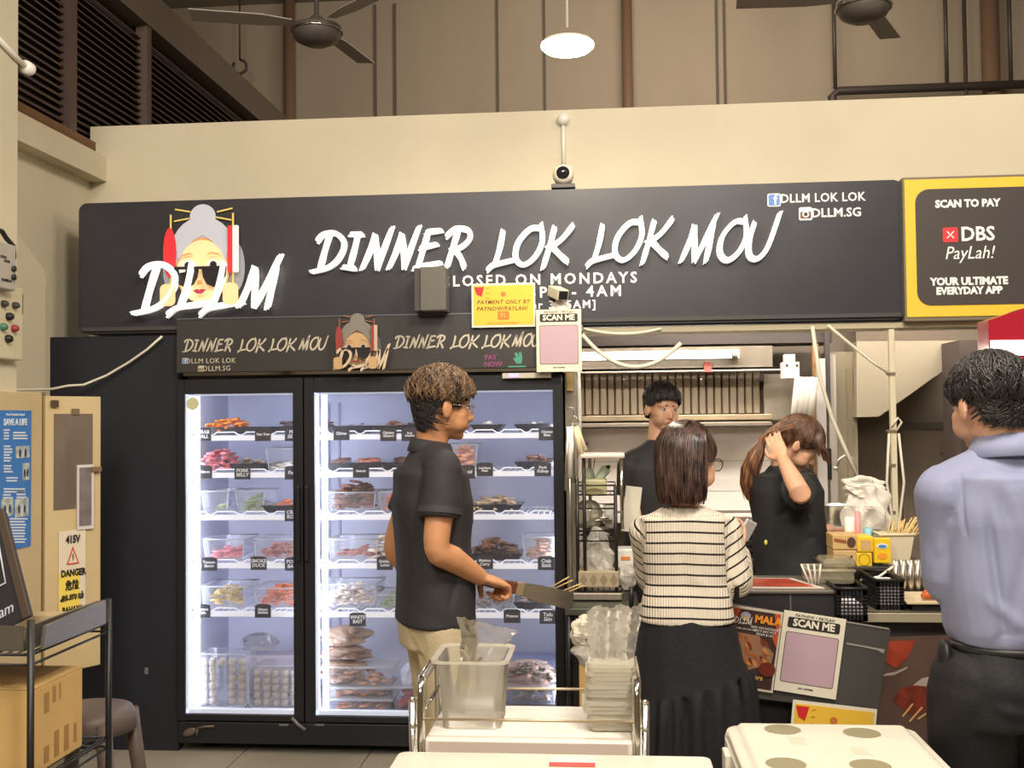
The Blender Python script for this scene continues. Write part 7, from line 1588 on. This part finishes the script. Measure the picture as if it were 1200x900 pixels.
def long_hair(par, c, R, k, mat, zend, seed, back, n=900, spread=1.0, r=.0042, ymin=.25, du_front=.0, lim=1.15):
    rnd = random.Random(seed); cap = MB(); NU, NV = 36, 12; vs = []
    for j in range(NV+1):
        for i in range(NU):
            u = 2*pi*i/NU-pi; a = abs(u); L_ = 1.05+(1.9-1.05)*min(1, max(0, (a-.5)/.6)); vs.append(scalp(c, R, k, u, L_*j/NV, .009))
    cap.add(vs, [(j*NU+i, j*NU+(i+1) % NU, (j+1)*NU+(i+1) % NU, (j+1)*NU+i) for j in range(NV) for i in range(NU)], True); h = cap.build('hair', mat, par, recalc=False)
    mb = MB()
    for i in range(n):
        sg_ = rnd.choice((-1, 1)); u = sg_*(lim+(.30 if sg_ > 0 else 0)+(pi-lim-(.30 if sg_ > 0 else 0))*rnd.random()**.9); sgn = 1 if u > 0 else -1
        pts = []; v0 = rnd.uniform(.05, .5); lf = rnd.uniform(.008, .018)
        for s_ in range(5):
            v = v0+(1.62-v0)*s_/4; uu = u*(.75+.25*s_/4) if abs(u) < 2.4 else u; pts.append(scalp(c, R, k, u if s_ > 1 else uu, v, lf))
        end = pts[-1]; zt_ = zend+rnd.uniform(-.02, .03); dirb = back*rnd.uniform(.0, .03)
        for s_ in range(1, 6):
            t = s_/5; q = end+dirb*t+V(rnd.uniform(-.002, .002), rnd.uniform(-.002, .002), 0); q.z = end.z+(zt_-end.z)*t
            w = (end-c); w.z = 0; q = q-w*(.10*spread*t*t); pts.append(q)
        mb.tube(pts, [r*.7]+[r]*(len(pts)-2)+[r*.3], 4, cap=False)
    t = mb.build('hair_strands', mat, h, recalc=False); t['kind'] = 'stuff'; return h
long_hair(p2, hc2, R2, k2, hbr, P(800, 582, Y2).z, 5, -fw2, 1500, 1.0, lim=1.25)
gl2 = thing('spectacles', 'dark thin rimmed spectacles worn by the woman in the striped top', 'glasses', hc2+R2 @ V(0, .1, 0))
gd = M('glasses_dark', (50, 40, 40), .3)
for s in (-1, 1):
    MB().tube([hc2+R2 @ (V(s*.030+.024*cos(t*pi/8), .100, -.004+.021*sin(t*pi/8))*k2) for t in range(17)], .0016, 5).build('rim', gd, gl2)
    MB().tube([hc2+R2 @ (V(s*.054, .100, .003)*k2), hc2+R2 @ (V(s*.080, .075, .006)*k2), hc2+R2 @ (V(s*.085, .0, .006)*k2)], .0014, 5).build('temple', gd, gl2)
ph = thing('mobile_phone', 'small phone held in the raised right hand of the woman in stripes', 'phone', P(872, 628, 3.60))
Tph = Matrix.Translation(P(873, 626, 3.62)) @ Matrix.Rotation(.5, 4, 'Y') @ Matrix.Rotation(.9, 4, 'Z')
MB().box(-.035, .035, -.004, .004, -.02, .05, T=Tph).build('phone_body', M('phone_white', (226, 224, 226), .3), ph, .003)

# ------------------------------------------------------------------ 3. man in the blue shirt, seen from behind
Y3 = 2.85; fw3 = V(-.16, .99, 0).normalized(); rt3 = fw3.cross(UP)
cx3 = P(1184, 620, Y3).x; hip3 = V(cx3+.01, Y3, .93); zs3 = P(1180, 540, Y3).z; hc3 = P(1158, 474, Y3); k3 = 1.04
R3 = basis(V(-.40, .91, -.10).normalized())
p3 = person('person seen from behind in a light blue long sleeved shirt and black trousers', V(cx3, Y3, 0))
b = MB(); head(b, hc3, R3, k3)
nk3 = V((hc3.x+cx3)/2+.01, Y3-.01, zs3+.05)
limb(b, [hc3+R3 @ V(0, -.02, -.05), nk3, V(cx3, Y3, zs3-.03)], [.060, .062, .08])
loft(b, [(V(cx3, Y3, .86), rt3*.145, fw3*.10), (V(cx3, Y3, 1.0), rt3*.14, fw3*.10), (V(cx3, Y3, 1.15), rt3*.15, fw3*.10), (V(cx3, Y3, 1.3), rt3*.17, fw3*.11), (V(cx3, Y3, zs3-.02), rt3*.14, fw3*.08)])
sL3 = V(cx3, Y3, zs3-.075)-rt3*.175; sR3 = V(cx3, Y3, zs3-.075)+rt3*.19
eL3 = P(1110, 678, 2.88); wL3 = P(1128, 672, 3.10); eR3 = sR3+V(.05, .02, -.28); wR3 = eR3+V(-.1, .22, .03)
for s, e_, w_ in ((sL3, eL3, wL3), (sR3, eR3, wR3)): limb(b, [s, (s+e_)/2, e_, e_.lerp(w_, .4), w_], [.055, .048, .042, .042, .028]); hand(b, w_, (w_-e_).normalized(), V(0, 0, -1), 1 if s is sL3 else -1, .5)
legs(b, V(cx3, Y3, .88), fw3, 0, 1.05, .095); foot_body(b, hip3, fw3, 1.05, .095, .02)
remesh(b, 'body', skinB, p3, .006, 3); face_parts(p3, hc3, R3, k3)
blue = M('shirt_blue', (146, 152, 184), .6, bump=.08, bscale=200)
hem3 = P(1150, 752, Y3).z
s_ = MB(); loft(s_, [(V(cx3+.01, Y3, hem3), rt3*.160, fw3*.120), (V(cx3+.01, Y3, hem3+.035), rt3*.172, fw3*.140), (V(cx3+.006, Y3, 1.12), rt3*.182, fw3*.14), (V(cx3, Y3, 1.28), rt3*.192, fw3*.138), (V(cx3, Y3, 1.40), rt3*.178, fw3*.12), (V(cx3, Y3, zs3-.02), rt3*.15, fw3*.09), (V(cx3, Y3, zs3+.035), rt3*.08, fw3*.075)], sup=2.6)
for q_ in (sL3, sR3): limb(s_, [V(cx3, Y3, zs3+.0), q_], [.078, .066], 16)
for s, e_, w_ in ((sL3, eL3, wL3), (sR3, eR3, wR3)): limb(s_, [s, (s+e_)/2, e_, e_.lerp(w_, .5), w_.lerp(e_, .1)], [.072, .066, .066, .056, .044], 16)
B_ = lambda x, z: V(cx3, Y3, z)+rt3*x-fw3*.125
fo3 = [(B_(-.17, 1.385), B_(.17, 1.395), .004, -.006), (V(cx3, Y3, 1.42)-rt3*.16-fw3*.06, V(cx3, Y3, 1.20)-rt3*.17-fw3*.10, .005, -.007), (B_(-.13, 1.36), B_(-.09, 1.02), .012, -.016), (B_(-.155, 1.37), B_(-.145, 1.18), .012, .014), (B_(-.10, 1.38), B_(-.02, 1.10), .018, -.010), (B_(-.06, 1.36), B_(.04, 1.0), .02, .010), (B_(0, 1.34), B_(-.1, .98), .02, -.008), (B_(-.15, 1.12), B_(.0, 1.0), .016, .010), (B_(-.12, 1.0), B_(.1, 1.06), .018, -.009), (B_(.05, 1.3), B_(.0, 1.08), .018, .008), (sL3+V(0, -.06, -.05), eL3+V(.02, -.05, .08), .012, -.008), (sL3+V(-.03, -.05, -.1), eL3+V(-.03, -.04, .03), .012, .006), (eL3+V(-.05, 0, .05), eL3+V(.05, -.05, .03), .01, -.007)]
remesh(s_, 'blue_shirt', blue, p3, .007, 4, folds(fo3, .008))
NC = 32; vs = []; nkc = nk3+V(.0, 0, -.02)
for j, (rr, dz) in enumerate(((.066, .030), (.071, .032), (.094, -.022), (.090, -.026))):
    for i in range(NC): a = 2*pi*i/NC; vs.append(nkc+rt3*rr*1.05*cos(a)+fw3*rr*sin(a)+V(0, 0, dz-.012*sin(a)))
c_ = MB(); c_.add(vs, [(j*NC+i, j*NC+(i+1) % NC, (j+1)*NC+(i+1) % NC, (j+1)*NC+i) for j in range(3) for i in range(NC)], True); c_.build('shirt_collar', blue, p3, recalc=False)
bt = M('trouser_black', (15, 14, 19), .7, bump=.15, bscale=90)
t_ = MB(); loft(t_, [(V(cx3, Y3, .78), rt3*.185, fw3*.15), (V(cx3, Y3, .88), rt3*.185, fw3*.15), (V(cx3+.01, Y3, hem3+.02), rt3*.152, fw3*.112)]); legs(t_, V(cx3, Y3, .86), fw3, 0, 1.05, .10, extra=.03)
H3 = V(cx3, Y3, .8)-fw3*.14
remesh(t_, 'trousers', bt, p3, .009, 5, folds([(H3-rt3*.2, H3-rt3*.05+V(0, 0, -.08), .014, .010), (H3-rt3*.2+V(0, 0, .06), H3-rt3*.02+V(0, 0, .02), .012, .009), (H3-rt3*.2+V(0, 0, -.12), H3+V(0, 0, -.15), .016, .010)], .008))
MB().tube([V(cx3+.01, Y3, hem3-.005)+rt3*.160*cos(t*pi/16)+fw3*.120*sin(t*pi/16) for t in range(33)], .012, 8).build('belt', blackp, p3)
shoes(p3, hip3, fw3, 1.05, .10, .02, blackp)
pc = P(1107, 772, Y3-.02); po = thing('belt_pouch', 'black pouch hanging at the hip of the man in the blue shirt', 'pouch', pc-V(0, 0, .04))
MB().ball(pc, (.018, .035, .050), 16).build('pouch_body', blackp, po); MB().ball(pc+V(-.005, -.05, -.035), .006, 8).build('stud', chrome, po)
hk_ = hairmat('hair_black', (56, 50, 48), (22, 20, 22), .42)
short_hair(p3, 'hair', hc3, R3, k3, hk_, 9, 1.15, 1.80, 2.50, 3000, .0030, .05, .014, .6, v2=1.5)

# ------------------------------------------------------------------ 4. young man in the kitchen
Y4 = 5.45; fw4 = V(.30, -.95, 0).normalized(); rt4 = fw4.cross(UP)
cx4 = P(771, 560, Y4).x; zs4 = P(771, 527, Y4).z; hc4 = P(776, 479, Y4); k4 = 1.0
R4 = basis(V(.42, -.90, -.10).normalized(), V(.06, 0, 1))
p4 = person('person with a black bowl cut and black t-shirt standing in the kitchen', V(cx4, Y4, 0))
b = MB(); head(b, hc4, R4, k4)
limb(b, [hc4+R4 @ V(0, -.02, -.05), V(cx4, Y4, zs4+.02), V(cx4, Y4, zs4-.04)], [.052, .054, .07])
loft(b, [(V(cx4, Y4, .86), rt4*.15, fw4*.10), (V(cx4, Y4, 1.1), rt4*.135, fw4*.09), (V(cx4, Y4, 1.3), rt4*.155, fw4*.10), (V(cx4, Y4, zs4-.03), rt4*.13, fw4*.07)])
sR4 = V(cx4, Y4, zs4-.065)+rt4*.15; sL4 = V(cx4, Y4, zs4-.065)-rt4*.15
eR4 = P(737, 588, Y4-.02); wR4 = P(746, 606, Y4-.22); eL4 = P(808, 590, Y4); wL4 = P(790, 615, Y4-.22)
for s, e_, w_, sd in ((sR4, eR4, wR4, 1), (sL4, eL4, wL4, -1)): limb(b, [s, (s+e_)/2, e_, e_.lerp(w_, .4), w_], [.052, .045, .039, .040, .027]); hand(b, w_, (w_-e_).normalized(), V(0, 0, -1), sd, .5)
legs(b, V(cx4, Y4, .88), fw4, 0, 1, .09); foot_body(b, V(cx4, Y4, 0), fw4, 1, .09, .02)
remesh(b, 'body', skinB, p4, .006, 2); face_parts(p4, hc4, R4, k4)
tee = M('tee_black', (40, 38, 39), .75, bump=.15, bscale=150)
s_ = MB(); loft(s_, [(V(cx4, Y4, .88), rt4*.18, fw4*.13), (V(cx4, Y4, 1.12), rt4*.165, fw4*.12), (V(cx4, Y4, 1.3), rt4*.175, fw4*.122), (V(cx4, Y4, zs4-.03), rt4*.155, fw4*.085), (V(cx4, Y4, zs4+.015), rt4*.08, fw4*.066)], sup=2.6)
for q_ in (sL4, sR4): limb(s_, [V(cx4, Y4, zs4+.012), q_], [.06, .056], 16)
limb(s_, [V(cx4, Y4, zs4-.02), V(cx4, Y4, zs4+.005)], [.075, .068], 16)
for s, e_ in ((sR4, eR4), (sL4, eL4)): s_.tube([s+(s-e_).normalized()*.02, s, s.lerp(e_, .4), s.lerp(e_, .82)], [.05, .064, .064, .062], 18)
remesh(s_, 't_shirt', tee, p4, .008, 5, folds([(sR4, V(cx4, Y4, 1.1)+fw4*.1, .02, -.006)], .005))
t_ = MB(); loft(t_, [(V(cx4, Y4, .80), rt4*.165, fw4*.125), (V(cx4, Y4, .92), rt4*.15, fw4*.115)]); legs(t_, V(cx4, Y4, .88), fw4, 0, 1, .09, extra=.02); remesh(t_, 'trousers', bt, p4, .012, 3)
shoes(p4, V(cx4, Y4, 0), fw4, 1, .09, .02, blackp)
short_hair(p4, 'hair', hc4, R4, k4, hairmat('hair_soft_black', (46, 40, 42), (24, 20, 24), .4), 12, 1.16, 1.66, 2.45, 2200, .0034, .06, .018, .45)

# ------------------------------------------------------------------ 5. woman with her hand at her head
Y5 = 4.62; fw5 = V(.95, .20, 0).normalized(); rt5 = fw5.cross(UP)
cx5 = P(921, 600, Y5).x; zs5 = P(915, 556, Y5).z; hc5 = P(936, 520, Y5); k5 = .95
R5 = basis(V(.80, -.10, -.62).normalized())
p5 = person('person in a black t-shirt bowing and touching her brown ponytail', V(cx5, Y5, 0))
b = MB(); head(b, hc5, R5, k5, True)
nk5 = P(915, 548, Y5)
limb(b, [hc5+R5 @ V(0, -.03, -.05), nk5, V(cx5-.02, Y5, zs5-.05)], [.046, .046, .065])
wz = P(925, 690, Y5).z; hx5 = P(929, 690, Y5).x
loft(b, [(V(hx5, Y5, .72), rt5*.15, fw5*.12), (V(hx5, Y5, wz), rt5*.14, fw5*.11), (V(cx5+.0, Y5, 1.12), rt5*.12, fw5*.10), (V(cx5-.01, Y5, 1.24), rt5*.125, fw5*.11), (V(cx5-.02, Y5, zs5-.03), rt5*.12, fw5*.07)])
sR5 = V(cx5-.01, Y5, zs5-.05)+rt5*.15; sL5 = V(cx5-.01, Y5, zs5-.05)-rt5*.15
eR5 = P(938, 578, 4.22); wR5 = P(917, 538, 4.42); eL5 = V(cx5+.02, Y5+.17, 1.08); wL5 = V(cx5+.2, Y5+.12, 1.06)
limb(b, [sR5, (sR5+eR5)/2, eR5, eR5.lerp(wR5, .35), wR5], [.050, .044, .040, .038, .024]); hand(b, wR5, (P(902, 505, 4.50)-wR5).normalized(), V(.2, .9, .3), 1, .22, .92, .9, .3)
limb(b, [sL5, (sL5+eL5)/2, eL5, wL5], [.048, .042, .036, .024]); hand(b, wL5, V(1, -.2, 0), V(0, 0, -1), -1, .4, .9)
legs(b, V(hx5, Y5, .78), fw5, 0, .9, .085); foot_body(b, V(hx5, Y5, 0), fw5, .9, .085, .02)
remesh(b, 'body', skinB, p5, .005, 3); face_parts(p5, hc5, R5, k5)
tee5 = M('tee_black_b', (40, 40, 42), .72, bump=.15, bscale=150)
s_ = MB(); loft(s_, [(V(hx5, Y5, wz-.08), rt5*.17, fw5*.155), (V(hx5, Y5, wz+.05), rt5*.165, fw5*.15), (V(cx5+.01, Y5, 1.12), rt5*.145, fw5*.145), (V(cx5-.0, Y5, 1.24), rt5*.15, fw5*.155), (V(cx5-.02, Y5, 1.32), rt5*.15, fw5*.13), (V(cx5-.025, Y5, zs5-.02), rt5*.13, fw5*.09), (nk5+V(0, 0, -.01), rt5*.062, fw5*.058)], sup=2.5)
for q_ in (sL5, sR5): limb(s_, [nk5+V(-.01, 0, -.03), q_], [.058, .056], 16)
s_.tube([sR5+(sR5-eR5).normalized()*.02, sR5, sR5.lerp(eR5, .4), sR5.lerp(eR5, .74)], [.05, .066, .070, .066], 20)
s_.tube([sL5, sL5.lerp(eL5, .8)], [.06, .06], 16)
remesh(s_, 't_shirt', tee5, p5, .0065, 4, folds([(sR5+V(-.04, 0, 0), sR5.lerp(eR5, .6)+V(-.04, 0, -.03), .010, -.009), (sR5+V(-.06, .02, -.03), sR5.lerp(eR5, .5)+V(-.06, .0, -.06), .010, .009), (sR5+V(-.02, -.03, -.08), V(cx5-.05, Y5-.14, 1.15), .016, -.009), (sR5+V(.05, -.0, -.1), V(cx5+.1, Y5-.12, 1.05), .016, .008), (V(cx5-.1, Y5-.1, 1.02), V(cx5+.1, Y5-.14, 1.06), .012, -.008)], .007))
q = P(898, 636, 4.46); bd = MB().ball((q.x, q.y+.01, q.z), (.007, .003, .011), 10).build('shirt_badge', M('badge_yellow', (232, 222, 96), .5), p5)
t_ = MB(); loft(t_, [(V(hx5, Y5, .66), rt5*.165, fw5*.14), (V(hx5, Y5, wz-.02), rt5*.155, fw5*.13)]); legs(t_, V(hx5, Y5, .76), fw5, 0, .9, .085, extra=.02); remesh(t_, 'trousers', bt, p5, .012, 3)
shoes(p5, V(hx5, Y5, 0), fw5, .9, .085, .02, blackp)
hb5 = hairmat('hair_brown_sheen', (112, 78, 56), (38, 26, 26), .3)
h5 = short_hair(p5, 'hair', hc5, R5, k5, hb5, 21, 1.28, 1.85, 2.45, 2400, .0032, .08, .010, .25, v2=3)
rnd = random.Random(14); mb = MB()
for i in range(200):
    u = rnd.uniform(.15, 1.25); pts = [scalp(hc5, R5, k5, u*.7, .5+.1*j, .012) for j in range(3)]+[scalp(hc5, R5, k5, u, .9, .013), scalp(hc5, R5, k5, u, 1.25, .014)]
    e0 = pts[-1]; L_ = rnd.uniform(.04, .085)
    for j in (1, 2, 3): pts.append(e0+V(.006*j, -.003*j, -L_*j/3))
    mb.tube(pts, [.0026]*(len(pts)-1)+[.0008], 4, cap=False)
t = mb.build('face_framing_hair', hb5, h5, recalc=False); t['kind'] = 'stuff'
rnd = random.Random(4); mb = MB(); tie = P(893, 517, Y5-.02)
cols_ = []
for i in range(420):
    a = tie+V(rnd.uniform(-.012, .012), rnd.uniform(-.02, .02), rnd.uniform(-.012, .012)); off = V(rnd.gauss(0, .009), rnd.gauss(0, .012), 0)
    r0 = scalp(hc5, R5, k5, rnd.uniform(2.0, 4.2), rnd.uniform(.7, 1.6), .012)
    pts = [r0, r0.lerp(a, .6)+V(0, 0, .01), a, P(887, 530, Y5-.02)+off*1.2, P(880, 548, Y5-.02)+off*1.4, P(877, 566, Y5-.02)+off*1.2, P(879, 584+rnd.uniform(-6, 3), Y5-.02)+off*.8]
    mb.tube(pts, [.002, .003, .0035, .0042, .0042, .0035, .001], 4, cap=False)
t = mb.build('ponytail', hairmat('hair_pony', (150, 104, 70), (60, 40, 34), .3), h5, recalc=False); t['kind'] = 'stuff'
